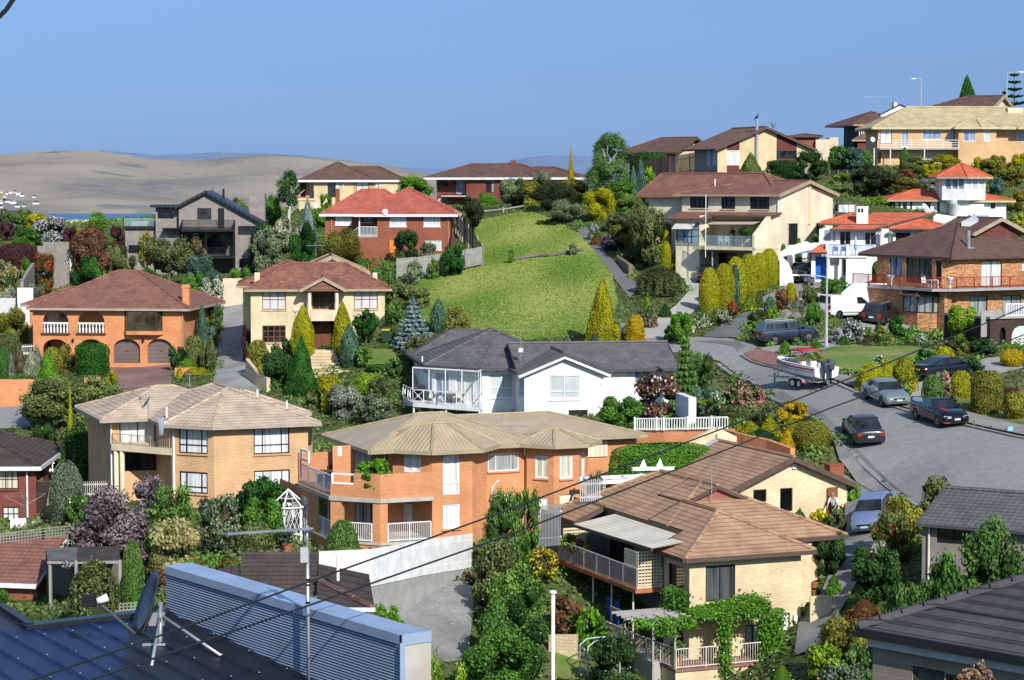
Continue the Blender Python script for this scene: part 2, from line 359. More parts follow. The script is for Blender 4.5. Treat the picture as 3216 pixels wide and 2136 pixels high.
  for i in range(n):
   if i in gables: continue
   P=list(pl)
   for j in range(n):
    if j==i or j in gables: continue
    P=clip(P,(kk[i]*D[i][0]-kk[j]*D[j][0],kk[i]*D[i][1]-kk[j]*D[j][1]),kk[i]*D[i][2]-kk[j]*D[j][2]-ww[i]+ww[j])
    if len(P)<3: break
   if len(P)<3: continue
   Q=[(x,y,ww[i]+max(0,kk[i]*(D[i][0]*x+D[i][1]*y-D[i][2]))) for x,y in P]
   B.poly(Q);U.poly([(x,y,z-.09) for x,y,z in Q][::-1])
   for a in range(len(Q)):
    p,q=Q[a],Q[(a+1)%len(Q)];key=tuple(sorted((tuple(round(c,2) for c in p),tuple(round(c,2) for c in q))))
    edges.setdefault(key,[]).append(i)
  o=s.prt(B,name,mat)
  C=MB()
  for (p,q),l in edges.items():
   if len(l)>1 and (Ve(p)-Ve(q)).length>.15:
    C.tube([(p[0],p[1],p[2]+.02),(q[0],q[1],q[2]+.02)],capr,6)
  if C.f: C.bd(C4,cap or mat,o)
  for i in range(n):
   a=pl[i];b=pl[(i+1)%n]
   if i not in gables:
    nx,ny,_=D[i]
    U.bar((a[0]-nx*.04,a[1]-ny*.04,ww[i]-fh/2+.01),(b[0]-nx*.04,b[1]-ny*.04,ww[i]-fh/2+.01),.1,fh)
  for (p,q),l in edges.items():
   if len(l)==1 and abs(p[2]-q[2])>.05:
    U.bar((p[0],p[1],p[2]-.09),(q[0],q[1],q[2]-.09),.07,(barge or fh)+.06)
  U.bd('fascia',fmat,o)
  return o
 def rail(s,pts,h=1.0,mat=Ap,sp=.12,pr=.025,br=.012,posts=1.6,name='railing',rails=(1.0,.08),glass=None,parent=None,bh=None):
  B=MB()
  for i in range(len(pts)-1):
   a=Ve(pts[i]);b=Ve(pts[i+1]);L=(b-a).length;k=max(1,round(L/posts));Z=Ve((0,0,1))
   for j in range(k+1): p=a.lerp(b,j/k);B.bar(p,p+Z*h,pr*2,pr*2)
   for r in rails: B.bar(a+Z*h*r,b+Z*h*r,pr*1.8,pr*1.8)
   if sp:
    m=max(1,int(L/sp))
    for j in range(1,m): p=a.lerp(b,j/m);B.bar(p+Z*h*rails[-1],p+Z*h*rails[0 if bh is None else bh],br*2,br*2)
   if glass:
    G=MB().poly([a+Z*.06,b+Z*.06,b+Z*h*.97,a+Z*h*.97]);G.bd('glass_panel',glass,parent or s.root)
  return s.prt(B,name,mat,parent)
 def k(s,x,y,v,we,run,V=None): return (s.fr(x,y,v,V)[1]-we)/run
 def hole(s,x0,y0,x1,y1,ar=0,v=0):
  a=s.fr(x0,y0,v);b=s.fr(x1,y1,v);return (a[0],b[0],b[1],a[1],ar)
 def niche(s,u0,u1,w0,w1,v0,v1,wall,floor=Bn,ceil=Ag,wins=(),sides=True,name=BF):
  """the room of a porch or balcony behind an opening"""
  s.wall((u0,v1),(u1,v1),w0,w1,wall,wins,name=name)
  B=MB().box((u0,v0+.02,w0-.12),(u1,v1,w0));s.prt(B,'porch_floor',floor)
  s.prt(MB().poly([(u0,v0+.02,w1),(u0,v1,w1),(u1,v1,w1),(u1,v0+.02,w1)]),'porch_ceiling',ceil)
  if sides: s.prt(MB().poly([(u0,v0+.02,w0),(u0,v1,w0),(u0,v1,w1),(u0,v0+.02,w1)][::-1]).poly([(u1,v0+.02,w0),(u1,v1,w0),(u1,v1,w1),(u1,v0+.02,w1)]),name,wall)
 def box(s,name,a,b,mat,parent=None,label=None): return s.prt(MB().box(a,b),name,mat,parent,label)
 def pipe(s,name,pts,r,mat,parent=None): return s.prt(MB().tube(pts,r,7),name,mat,parent)
def off(pl,o):
 """plan polygon moved outwards by o"""
 n=len(pl);out=[]
 for i in range(n):
  a=Ve(pl[i-1]);b=Ve(pl[i]);c=Ve(pl[(i+1)%n]);d1=(b-a).normalized();d2=(c-b).normalized()
  n1=Ve((d1.y,-d1.x));n2=Ve((d2.y,-d2.x));m=(n1+n2);m/=max(.3,m.dot(n1));out.append((b.x+m.x*o,b.y+m.y*o))
 return out
S=srgb
brick(AJ,(0.826,0.333,0.133),(0.693,0.253,0.1),(.50,.30,.17))
brick(Ai,(.74,.31,.125),(.64,.25,.095),(.55,.34,.22))
brick(AD,(.80,.50,.27),(.70,.42,.215),(.50,.33,.2))
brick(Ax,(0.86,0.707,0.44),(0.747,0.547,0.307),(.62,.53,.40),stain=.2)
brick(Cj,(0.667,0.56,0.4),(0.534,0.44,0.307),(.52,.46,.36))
brick(Bo,(.74,.60,.36),(.67,.53,.29),(.62,.5,.3))
brick(AY,(0.86,0.8,0.587),(0.826,0.681,0.466),(.68,.60,.48))
brick(A3,(0.36,0.113,0.06),(0.28,0.08,0.0467),(.26,.13,.09))
brick(Bb,(0.234,0.0585,0.041),(0.175,0.0468,0.0351),(.24,.12,.1))
brick(BG,(0.199,0.0643,0.041),(0.14,0.0468,0.0351),(.16,.09,.07))
brick(BH,(0.8,0.426,0.173),(0.36,0.133,0.0667),(.34,.22,.14),bias=.1)
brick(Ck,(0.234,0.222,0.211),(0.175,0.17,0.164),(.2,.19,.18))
brick(C5,(0.0819,0.0468,0.041),(0.0585,0.0351,0.0328),(.07,.05,.045))
brick(C6,(0.257,0.222,0.175),(0.222,0.193,0.152),(.30,.28,.25),w=.6,h=.3)
brick('block_white',(0.725,0.714,0.679),(0.643,0.632,0.585),(.4,.4,.38),w=.4,h=.2)
brick(BI,(0.316,0.222,0.129),(0.199,0.152,0.105),(.08,.06,.05),w=.45,h=.22)
brick(Bc,(0.725,0.585,0.374),(0.608,0.468,0.292),(.42,.34,.24),w=.5,h=.17)
brick(C7,(0.351,0.175,0.14),(0.292,0.14,0.117),(.2,.14,.12),w=.2,h=.1)
brick(BT,(0.199,0.0643,0.0526),(0.152,0.0526,0.0445),(.06,.02,.02),w=.18,h=.16)
tiles(Bd,(0.29,0.139,0.104),(0.238,0.111,0.0845),(.30,.28,.28))
tiles(Cl,(0.33,0.147,0.105),(0.224,0.0982,0.0701),(.32,.28,.28),wid=.36)
tiles(C8,(0.512,0.146,0.104),(0.439,0.116,0.0793),(.35,.28,.28))
tiles(Bv,(0.732,0.183,0.0915),(0.634,0.146,0.0732),(.5,.4,.38))
tiles(Cm,(.60,.475,.36),(.53,.42,.315),(.40,.34,.3))
tiles(BU,(0.494,0.305,0.189),(0.42,0.255,0.157),(.24,.2,.18))
tiles(Cn,(0.166,0.159,0.166),(0.127,0.122,0.127),(.25,.25,.25),wid=.38)
tiles(DH,(0.14,0.144,0.137),(0.116,0.12,0.115),(.3,.3,.3))
tiles(CJ,(.58,.49,.29),(.51,.43,.25),(.45,.4,.34))
tiles(Bw,(0.0952,0.0714,0.0634),(0.0793,0.0603,0.0524),(.3,.28,.28))
tiles(C9,(0.0907,0.0878,0.0966),(0.0761,0.0732,0.082),(.06,.06,.06),row=.37,wid=.40,line=.10,flat=True)
tiles(AS,(0.181,0.104,0.083),(0.138,0.0825,0.0662),(.28,.24,.24))
tiles(CK,(0.246,0.135,0.103),(0.198,0.108,0.0824),(.3,.26,.25))
sheet(Co,(.50,.385,.245),pitch=.24,dk=.82)
sheet(Cp,(.80,.72,.55),pitch=.3,dk=.8)
sheet('iron_grey_old',(.20,.19,.18),pitch=.12,dk=.4,var=.4,rough=.8)
sheet('iron_brown_old',(.085,.06,.05),pitch=.12,dk=.4,var=.4,rough=.8)
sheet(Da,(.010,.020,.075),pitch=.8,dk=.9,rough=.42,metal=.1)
sheet(Db,(.008,.009,.014),pitch=.8,dk=.9,rough=.45)  # darkened copy of the navy sheet, stands in for shade
sheet(Dc,(.02,.025,.04),pitch=.5,dk=.7,rough=.4)
sheet('zinc_rib',(.42,.52,.68),pitch=.038,axis=1,dk=.42,rough=.45,metal=.25,prof=.62)
sheet('garage_brown',(.20,.15,.13),pitch=.12,axis=1,dk=.6,rough=.5)
sheet('garage_white',(.72,.74,.75),pitch=.14,axis=1,dk=.85,rough=.5)
sheet('awning_stripe',(.72,.68,.62),pitch=.18,dk=.72,rough=.9)
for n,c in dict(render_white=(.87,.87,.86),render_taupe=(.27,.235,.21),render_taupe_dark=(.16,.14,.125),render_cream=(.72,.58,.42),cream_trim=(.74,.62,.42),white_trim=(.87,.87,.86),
 rail_white=(.84,.84,.84),rail_cream=(.74,.68,.58),rail_black=(.012,.012,.014),rail_red=(.36,.045,.025),rail_blue=(.05,.17,.55),rail_grey=(.45,.46,.47),fascia_brown=(.11,.07,.055),fascia_taupe=(.40,.31,.21),
 fascia_white=(.78,.78,.77),fascia_grey=(.075,.075,.082),fascia_tan=(.38,.32,.2),fascia_sand=(.42,.34,.28),fascia_dark=(.02,.021,.025),fascia_yellow=(.60,.50,.27),fascia_pink=(.5,.26,.2),
 wood=(.24,.085,.03),wood_dark=(.035,.022,.018),wood_door=(.16,.055,.025),wood_orange=(.72,.27,.045),wood_grey=(.34,.325,.30),wood_grey_dark=(.16,.14,.12),wood_red=(.30,.12,.08),frame_black=(.012,.012,.013),frame_bronze=(.06,.045,.03),frame_white=(.80,.80,.79),
 door_blue=(.02,.14,.52),steel=(.55,.57,.59),steel_dark=(.18,.19,.2),zinc=(.42,.52,.68),concrete=(.38,.37,.35),concrete_slab=(.48,.44,.38),concrete_dark=(.26,.25,.24),black=(.008,.008,.009),tyre=(.012,.012,.012),
 rim=(.5,.51,.52),lamp_red=(.42,.02,.015),lamp_amber=(.7,.25,.03),plate=(.62,.70,.78),terracotta=(.45,.15,.07),red_paint=(.42,.03,.025),boat_red=(.40,.035,.03),boat_white=(.82,.82,.80),outboard=(.05,.07,.10),skin=(.52,.30,.21),
 hair=(.06,.045,.035),hair_grey=(.30,.28,.26),shirt_pale=(.62,.62,.74),shirt_dark=(.015,.015,.02),trouser=(.016,.018,.03),cloth_white=(.80,.80,.82),cloth_blue=(.02,.09,.42),cloth_lilac=(.68,.66,.80),canvas_blue=(.22,.40,.68),canvas_tan=(.62,.45,.34),
 umbrella_grey=(.50,.55,.62),umbrella_black=(.015,.018,.018),dish_grey=(.045,.055,.075),bark=(.17,.13,.10),bark_pale=(.55,.52,.47),rock=(.20,.18,.16),rock_dark=(.09,.085,.085),rock_pale=(.40,.36,.3),yellow=(.75,.5,.03),white=(.8,.8,.8),
 cable=(.02,.021,.024),bin_green=(.02,.05,.03),wheelie_lid=(.65,.5,.05),plastic_chair=(.75,.75,.74),wicker=(.36,.30,.22),blue_box=(.28,.55,.72),table_brown=(.12,.07,.045),pink=(.6,.16,.2),flower_pot=(.42,.15,.08),mail=(.2,.22,.2),seat_cream=(.66,.6,.5)).items():
 paint(n,c,rough=.6)
for n in (BJ,Aj,AE,BK,Dd,'rim',BV,'dish_grey'): MT[n].node_tree.nodes[C3].inputs[AR].default_value=.35
for n,mv in ((Aj,.6),(BK,.35),('rim',.7),(AE,.4)): MT[n].node_tree.nodes[C3].inputs[CD].default_value=mv
glass(Au,(.02,.024,.028));glass(De,(.05,.04,.025));glass(A0,(.006,.006,.007));glass(Df,(.05,.08,.12))
glass(A4,(.42,.44,.44),(.78,.80,.79));glass(CL,(.46,.46,.44),(.70,.70,.68),per=.22);glass(Dg,(.34,.29,.21),(.70,.64,.52));glass('glass_blind',(.50,.50,.49),(.62,.63,.62),per=.6)
glass(Bp,(.10,.14,.2),(.28,.36,.48),per=.5);glass(Bq,(.16,.17,.17),(.34,.36,.36),per=.3);glass(BW,(.02,.02,.022),(.09,.1,.105),per=.3);glass(Bx,(.42,.46,.46),(.56,.60,.60),per=1.5)
glass('car_glass',(.018,.022,.026));clear(Dh,a=.07);clear(Di,(.35,.55,.60),.30)
ground('ground_earth',(.07,.10,.03),(.16,.17,.07),.5,(.06,.11,.025),.12,bump=.05,fine=6)
ground(Dj,(.150,.235,.045),(.215,.290,.065),.22,(.34,.33,.13),.11,bump=.06,fine=5)
ground(CM,(.12,.20,.04),(.17,.235,.055),.7,(.24,.25,.09),.3,bump=.02,fine=9)
ground(Dk,(.16,.19,.06),(.30,.27,.12),.7,(.10,.15,.035),.5,bump=.02,fine=9)
ground('asphalt',(.225,.222,.215),(.26,.256,.25),.13,(.29,.286,.278),.05,rough=.92,fine=2.5)
ground('asphalt_dark',(.14,.14,.14),(.19,.187,.183),.4,rough=.92,fine=6)
ground(CN,(.165,.165,.165),(.2,.2,.197),.2,rough=.92,fine=7)
ground(CO,(.33,.325,.31),(.40,.39,.37),.35,(.26,.25,.235),.22,fine=4)
ground('drive_pale',(.46,.44,.40),(.52,.50,.46),.3,(.40,.385,.35),.2,fine=4)
ground(Dl,(.24,.24,.235),(.34,.335,.32),.45,(.19,.19,.185),.2,fine=3)
ground('drive_red',(.215,.125,.115),(.255,.15,.135),.5,(.30,.19,.17),.25,fine=4)
ground(CP,(.27,.26,.245),(.33,.315,.29),.4,(.20,.195,.185),.3,fine=5)
ground('gravel_mat',(.30,.25,.18),(.42,.36,.27),1.2,(.2,.16,.11),.5,bump=.05,fine=8)
ground('bark_chip',(.16,.09,.055),(.24,.13,.085),1.5,bump=.04,fine=10)
ground('cobble',(.20,.19,.175),(.34,.32,.29),2.4,(.26,.25,.23),.8,bump=.05,fine=5)
ground('slate',(.17,.19,.21),(.25,.27,.29),1.1,fine=6)
ground(Dm,(.25,.245,.235),(.30,.29,.275),.4,fine=5)
for n,a in dict(green=((0.027,0.075,0.015),(0.16,0.353,0.0534)),mid=((0.033,0.0825,0.0195),(0.213,0.373,0.0748)),dark=((0.012,0.033,0.012),(0.0854,0.182,0.047)),deep=((0.012,0.045,0.0105),(0.0748,0.245,0.032)),olive=((0.045,0.063,0.021),(0.267,0.331,0.107)),grey=((0.0525,0.075,0.045),(0.331,0.406,0.224)),
 lime=((0.075,0.15,0.012),(0.35,0.525,0.0477)),yellow=((0.195,0.21,0.009),(0.561,0.512,0.0219)),gold=((0.3,0.225,0.009),(0.756,0.512,0.0244)),cream=((0.225,0.21,0.06),(0.756,0.683,0.293)),blue=((0.09,0.128,0.135),(0.35,0.461,0.493)),brown=((0.045,0.042,0.021),(0.299,0.224,0.0961)),redgreen=((0.0525,0.045,0.021),(0.364,0.16,0.0748)),
 purple=((0.0525,0.039,0.0525),(0.364,0.288,0.331)),rust=((0.09,0.045,0.018),(0.382,0.159,0.0636)),silver=((0.105,0.128,0.09),(0.477,0.525,0.382)),bright=((0.045,0.128,0.015),(0.191,0.429,0.0318)),black=((0.015,0.027,0.012),(0.0961,0.128,0.047)),yolive=((0.0675,0.075,0.012),(0.403,0.384,0.064)),maroon=((0.03,0.015,0.015),(0.182,0.0748,0.0748)),
 teal=((0.027,0.0675,0.045),(0.171,0.299,0.203)),topiary=((.20,.21,.012),(0.53,0.509,0.0265)),ivy=((0.027,0.09,0.012),(0.165,0.366,0.0366))).items(): leaf('leaf_'+n,*a)
for n,c in dict(white=(.8,.78,.74),pink=(.72,.22,.28),red=(.55,.03,.02),orange=(.75,.22,.02),yellow=(.8,.6,.02),lilac=(.35,.30,.6)).items():
 leaf('flower_'+n,[x*.7 for x in c],c,.15)
carpaint(DI,(.30,.36,.33),.5,.32);carpaint(CQ,(.006,.006,.012),.2,.22);carpaint(Dn,(.035,.037,.037),.4,.3);carpaint('car_lightblue',(.30,.38,.56),.5,.32)
carpaint('car_navy',(.025,.035,.065),.4,.28); carpaint('car_white',(.80,.81,.83),0,.3); carpaint(Do,(.006,.008,.02),.2,.22)
# ---------------------------------------------------------------- land
CT=[]
CT+=[(0,1990,1030,130),(0,2040,937,146),(0,2175,982,137),(0,1860,866,155),(0,1680,800,170),(0,1560,790,176),(0,1815,800,172),(0,1950,742,182),(0,2300,1125,118),(0,2060,1132,124),(0,2361,1010,130),(0,2200,1060,124)]
CT+=[(0,2000,1238,121),(0,1900,1430,108),(0,1960,1300,115),(0,1905,797,166),(0,1950,835,160),(0,2150,805,166),(0,2140,794,184),(0,2330,818,165),(0,1890,645,205),(0,1800,652,203),(0,1570,642,211),(0,1635,714,193),(0,1770,648,205)]
CT+=[(0,1480,782,179),(0,1590,665,203),(0,1300,775,180),(0,1000,700,192),(0,1200,622,215),(0,1400,625,212),(0,1190,498,262),(0,1330,532,247),(0,1110,612,222),(0,940,602,238),(0,760,480,289),(0,1060,474,315),(0,1160,490,296)]
CT+=[(0,550,640,240),(0,300,838,205),(0,400,838,204),(0,330,885,192),(0,60,905,186),(0,30,955,171),(0,740,812,192),(0,750,872,181),(0,545,872,182),(0,530,712,217)]
CT+=[(0,494,1152,133),(0,255,1130,141),(0,877,1265,121),(0,690,1245,130),(0,668,1255,128),(0,600,1268,124),(0,960,990,165),(0,1600,990,150),(0,1650,935,149),(0,1677,1605,106),(0,1480,1570,108),(0,1310,1530,108),(0,1868,1508,105),(0,1080,1352,113),(0,1010,1440,109),(0,1000,1520,105),(0,860,1358,113)]
CT+=[(0,60,1232,145),(0,60,1425,116),(0,120,1400,113),(0,230,1405,106),(0,1500,402,325),(0,1700,398,262),(0,2100,385,283),(0,2200,505,238),(0,2200,405,262),(0,60,645,238),(0,100,540,265),(0,1560,520,240),(0,1900,470,235),(0,2000,440,250),(0,1980,1400,103),(0,2150,1300,104)]
CT+=[(0,1480,958,157),(0,1350,965,157),(0,1400,955,162),(0,1500,955,163),(0,1565,950,164),(0,1440,970,154),(0,1560,985,152),(10,300,805,138),(10,520,850,135),(10,150,785,140),(10,580,760,139),(12,1700,565,124.4),(12,1980,575,125.3),(12,2060,565,126.5),(0,1840,1255,120),(0,1960,1105,130),(0,1890,1060,135),(0,1560,1010,146)]
PT=[tuple(at(*c)) for c in CT]
PT+=[(-120,300,-9),(-60,310,-6),(-40,330,-6),(0,345,-4),(40,345,1.0),(80,345,3.0),(-120,420,-45),(-60,420,-40),(0,430,-36),(60,430,-26),(110,420,-12),(-150,560,-75),(0,560,-75),(150,560,-75),(-60,40,-14),(0,20,-10),(0,45,-17),(40,45,-14),(0,65,-21),(20,65,-20),(-12,88,-22.5),(0,85,-23.5),(12,86,-24),(24,86,-22),(35,70,-17),(-40,75,-20),(60,80,-17),(0,0,-8),(-90,200,-15),(-95,160,-19),(-90,120,-22),(75,150,-12.5),(90,200,-10),(95,260,-1),(60,230,-6)]
PT=np.array(PT);NP_=len(PT)
def rbf_fit():
 d=np.linalg.norm(PT[:,None,:2]-PT[None,:,:2],axis=2)
 A=np.zeros((NP_+3,NP_+3));A[:NP_,:NP_]=d-np.eye(NP_)*1.2;A[:NP_,NP_]=1;A[:NP_,NP_+1:]=PT[:,:2];A[NP_:,:NP_]=A[:NP_,NP_:].T
 return np.linalg.solve(A,np.concatenate([PT[:,2],[0,0,0]]))
WC=rbf_fit()
def hz_raw(P):
 P=np.atleast_2d(np.array(P,float));out=np.zeros(len(P))
 for i in range(0,len(P),4000):
  d=np.linalg.norm(P[i:i+4000,None,:2]-PT[None,:,:2],axis=2);out[i:i+4000]=d@WC[:NP_]+WC[NP_]+P[i:i+4000,:2]@WC[NP_+1:]
 return out
GX0,GX1,GY0,GY1,GS=-150,150,4,560,2.0
GXS=np.arange(GX0,GX1+.1,GS);GYS=np.arange(GY0,GY1+.1,GS);XX,YY=np.meshgrid(GXS,GYS);GZ=hz_raw(np.stack([XX.ravel(),YY.ravel()],1)).reshape(XX.shape)
for _ in range(2): GZ[1:-1,1:-1]=(GZ[1:-1,1:-1]*2+GZ[:-2,1:-1]+GZ[2:,1:-1]+GZ[1:-1,:-2]+GZ[1:-1,2:])/6
def hz(x,y):
 fx=min(max((x-GX0)/GS,0),len(GXS)-1.001);fy=min(max((y-GY0)/GS,0),len(GYS)-1.001);i=int(fx);j=int(fy);a=fx-i;b=fy-j
 return GZ[j,i]*(1-a)*(1-b)+GZ[j,i+1]*a*(1-b)+GZ[j+1,i]*(1-a)*b+GZ[j+1,i+1]*a*b
def hit(v,x,y,lo=70,hi=330):
 """where the sight line through a pixel meets the ground"""
 d=ray(v,x,y);k=lo
 while k<hi:
  if d.z*k<=hz(d.x*k,k): break
  k+=.5
 else: k=hi
 k-=.25;return Ve((d.x*k,k,hz(d.x*k,k)))
def land():
 v=np.stack([XX.ravel(),YY.ravel(),GZ.ravel()],1);nx=len(GXS);ny=len(GYS)
 idx=np.arange(nx*ny).reshape(ny,nx);f=np.stack([idx[:-1,:-1].ravel(),idx[:-1,1:].ravel(),idx[1:,1:].ravel(),idx[1:,:-1].ravel()],1)
 me=bpy.data.meshes.new('ground'); me.from_pydata(v.tolist(),[],f.tolist()); me.polygons.foreach_set('use_smooth',[True]*len(me.polygons)); me.materials.append(MT['ground_earth'])
 o=bpy.data.objects.new('ground',me);COL.objects.link(o);tag(o,kind=Cq)
land()
def inside(x,y,pl):
 c=False;j=len(pl)-1
 for i in range(len(pl)):
  if (pl[i][1]>y)!=(pl[j][1]>y) and x<(pl[j][0]-pl[i][0])*(y-pl[i][1])/(pl[j][1]-pl[i][1])+pl[i][0]: c=not c
  j=i
 return c
COVER=[]
def dz_(name,pl,mat,off=.06,step=1.6,kind=Cq,world=False,v=0,thick=0,label=None,cat=None,d=None):
 """a sheet laid over the land;the outline is given in pixels or plan points"""
 P=[(p[0],p[1]) for p in pl] if world else [tuple(hit(v,*p))[:2] if len(p)==2 else tuple(at(v,*p))[:2] for p in pl]
 COVER.append(P);B=[]
 for i in range(len(P)):
  a=Ve(P[i]);b=Ve(P[(i+1)%len(P)]);k=max(1,int((b-a).length/step))
  for j in range(k): B.append(a.lerp(b,j/k))
 nb=len(B);xs=[p.x for p in B];ys=[p.y for p in B]
 x=min(xs)+step*.5
 pts=[Ve((p.x,p.y)) for p in B]
 while x<max(xs):
  y=min(ys)+step*.5
  while y<max(ys):
   if inside(x,y,B) and min((x-q.x)**2+(y-q.y)**2 for q in B)>(step*.45)**2: pts.append(Ve((x,y)))
   y+=step
  x+=step
 V,E,F,_,_,_=delaunay_2d_cdt(pts,[(i,(i+1)%nb) for i in range(nb)],[list(range(nb))],1,1e-5)
 M=MB();M.v=[(q.x,q.y,hz(q.x,q.y)+off) for q in V];M.f=[list(f) for f in F];M.m=[0]*len(F)
 if thick:
  for i in range(nb):
   a=B[i];b=B[(i+1)%nb];za=hz(a.x,a.y)+off;zb=hz(b.x,b.y)+off
   M.poly([(a.x,a.y,za-thick),(b.x,b.y,zb-thick),(b.x,b.y,zb),(a.x,a.y,za)])
 o=M.bd(name,mat,smooth=False);tag(o,label,cat,kind=kind);return o
def strip(name,pts,w,h,mat,kind=Cq,world=False,v=0,off=.0,label=None,cat=None,base=.3):
 """kerb or low wall following the land"""
 P=[Ve(p) if world else hit(v,*p) for p in pts];Q=[]
 for i in range(len(P)-1):
  k=max(1,int((P[i+1]-P[i]).length/1.5))
  for j in range(k): Q.append(P[i].lerp(P[i+1],j/k))
 Q.append(P[-1]);M=MB();secs=[]
 for i,p in enumerate(Q):
  t=(Q[min(i+1,len(Q)-1)]-Q[max(i-1,0)]);n=Ve((-t.y,t.x,0)).normalized()*(w/2);z=hz(p.x,p.y)+off
  secs.append([(p.x-n.x,p.y-n.y,z-base),(p.x+n.x,p.y+n.y,z-base),(p.x+n.x,p.y+n.y,z+h),(p.x-n.x,p.y-n.y,z+h)])
 M.loft(secs);o=M.bd(name,mat);tag(o,label,cat,kind=kind if not cat else None);return o
def far():
 zs=-48.0
 o=MB().poly([(-4000,380,zs),(4000,380,zs),(4000,9000,zs),(-4000,9000,zs)]).bd('sea','sea');tag(o,kind=Cq)
 def hill(name,prof,d0,d1,mat,base,rough,seed):
  r=np.random.default_rng(seed);n=240;m=60;xs=[p[0] for p in prof];ys=[p[1] for p in prof];V=[];F=[]
  ph=r.uniform(0,6.28,(8,2));fr=r.uniform(.0015,.012,(8,2))
  for j in range(m):
   t=j/(m-1);d=d0+(d1-d0)*t
   for i in range(n):
    px=xs[0]+(xs[-1]-xs[0])*i/(n-1);y=float(np.interp(px,xs,ys));top=at(0,px,y,d1).z;X=at(0,px,y,d).x
    nz=sum(ms(X*fr[k,0]+ph[k,0])*ms(d*fr[k,1]+ph[k,1]) for k in range(8))/8
    s=t**.85*(1-.0*t);z=base+(top-base)*s+nz*rough*ms(PI*min(1,t*1.02))*1.0
    if j==m-1: z=top+r.normal(0,rough*.02)
    V.append((X,d,z))
  for j in range(m-1):
   for i in range(n-1): F.append([j*n+i,j*n+i+1,(j+1)*n+i+1,(j+1)*n+i])
  M=MB();M.v=V;M.f=F;M.m=[0]*len(F);o=M.bd(name,mat,smooth=True);tag(o,kind=Cq)
 hill('hills',[(-150,372),(0,358),(70,350),(150,347),(205,347),(250,352),(330,364),(420,371),(500,366),(560,360),(620,357),(700,362),(760,367),(830,374),(900,384),(960,396),(1050,408),(1200,425)],4000,5600,'hill_dry',zs-1,70,3)
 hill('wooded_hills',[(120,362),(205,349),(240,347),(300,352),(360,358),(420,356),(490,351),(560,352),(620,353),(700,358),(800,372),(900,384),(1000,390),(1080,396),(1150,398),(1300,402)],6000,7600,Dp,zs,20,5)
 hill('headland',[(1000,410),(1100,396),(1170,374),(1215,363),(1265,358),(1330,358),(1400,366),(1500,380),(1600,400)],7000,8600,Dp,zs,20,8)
def farmats():
 m,nt,b=nmat('sea');b.inputs[AQ].default_value=(.045,.115,.26,1);b.inputs[AR].default_value=.35;b.inputs[Bk].default_value=.2
 m,nt,b=nmat('hill_dry')  # base colours made hazy for the distance
 a,_=nx_(nt,(.30,.265,.225),(.355,.315,.26),.004,detail=8,lo=.3,hi=.7)
 c,_=nx_(nt,(.17,.165,.17),(.235,.22,.205),.02,detail=6)
 tc=N(nt,CC);no=N(nt,Ce);no.inputs[A9].default_value=.0022;no.inputs[Cf].default_value=9;nt.links.new(tc.outputs[Cd],no.inputs[Bu])
 cr=N(nt,Ba);cr.color_ramp.elements[0].position=.46;cr.color_ramp.elements[1].position=.66;nt.links.new(no.outputs['Fac'],cr.inputs['Fac'])
 col=mixc(nt,a,c,cr.outputs[AP])
 vo=N(nt,'ShaderNodeTexVoronoi');vo.inputs[A9].default_value=.017;nt.links.new(tc.outputs[Cd],vo.inputs[Bu])
 cr2=N(nt,Ba);cr2.color_ramp.elements[0].position=.05;cr2.color_ramp.elements[1].position=.09;nt.links.new(vo.outputs[Ch],cr2.inputs['Fac'])
 col=mixc(nt,(.17,.195,.21),col,cr2.outputs[AP])
 n3=N(nt,Ce);n3.inputs[A9].default_value=.007;n3.inputs[Cf].default_value=10;nt.links.new(tc.outputs[Cd],n3.inputs[Bu]);c3=N(nt,Ba);c3.color_ramp.elements[0].position=.60;c3.color_ramp.elements[1].position=.68;nt.links.new(n3.outputs['Fac'],c3.inputs['Fac']);col=mixc(nt,col,(.18,.205,.20),c3.outputs[AP])
 nt.links.new(col,b.inputs[AQ]);b.inputs[AR].default_value=1;b.inputs[Bk].default_value=0
 m,nt,b=nmat(Dp);a,_=nx_(nt,(.16,.235,.37),(.19,.27,.40),.01,detail=6);nt.links.new(a,b.inputs[AQ]);b.inputs[AR].default_value=1;b.inputs[Bk].default_value=0  # blue distance haze put into the wooded hills' base colour
farmats();far()
dz_(Dj,[(915,800),(950,735),(935,680),(985,640),(1115,612),(1090,560),(1085,515),(1150,500),(1215,487),(1300,520),(1335,540),(1412,640),(1425,700),(1395,765),(1340,778),(1100,800)],Dj,.05,2.2)
dz_(CP,[(1330,532),(1352,522),(1400,590),(1440,628),(1478,668),(1452,690),(1412,640)],CN,.10)
ROAD=[(1400,790),(1500,781),(1620,778),(1685,783),(1735,795),(1752,806),(1718,815),(1714,826),(1735,836),(1790,850),(1860,868),(1930,885),(2000,915),(2100,950),(2200,975),(2300,998),(2420,1025),(2420,1230),(2110,1168),(2075,1141),(2032,1107),(1996,1077),(1968,1050),(1944,1029),(1917,1002),(1888,972),(1780,922),(1735,880),(1660,835),(1560,815),(1400,812)]
dz_('road',ROAD,'asphalt',.06)
dz_('road_edge_strip',[(1800,905),(1880,945),(1935,990),(1995,1058),(2050,1110),(2100,1150),(2135,1172),(2110,1166),(2075,1140),(2032,1106),(1996,1076),(1968,1049),(1944,1028),(1917,1001),(1888,971),(1780,921)],CN,.075)
dz_('turning_circle_strip',[(1600,790),(1660,785),(1700,790),(1722,800),(1700,812),(1690,800),(1650,793)],CN,.075)
strip('kerb',[(1752,806),(1722,814),(1712,824),(1735,838),(1790,852),(1860,870),(1930,887),(2000,917),(2100,952),(2200,977),(2300,1000),(2420,1027)],.35,.14,Dm)
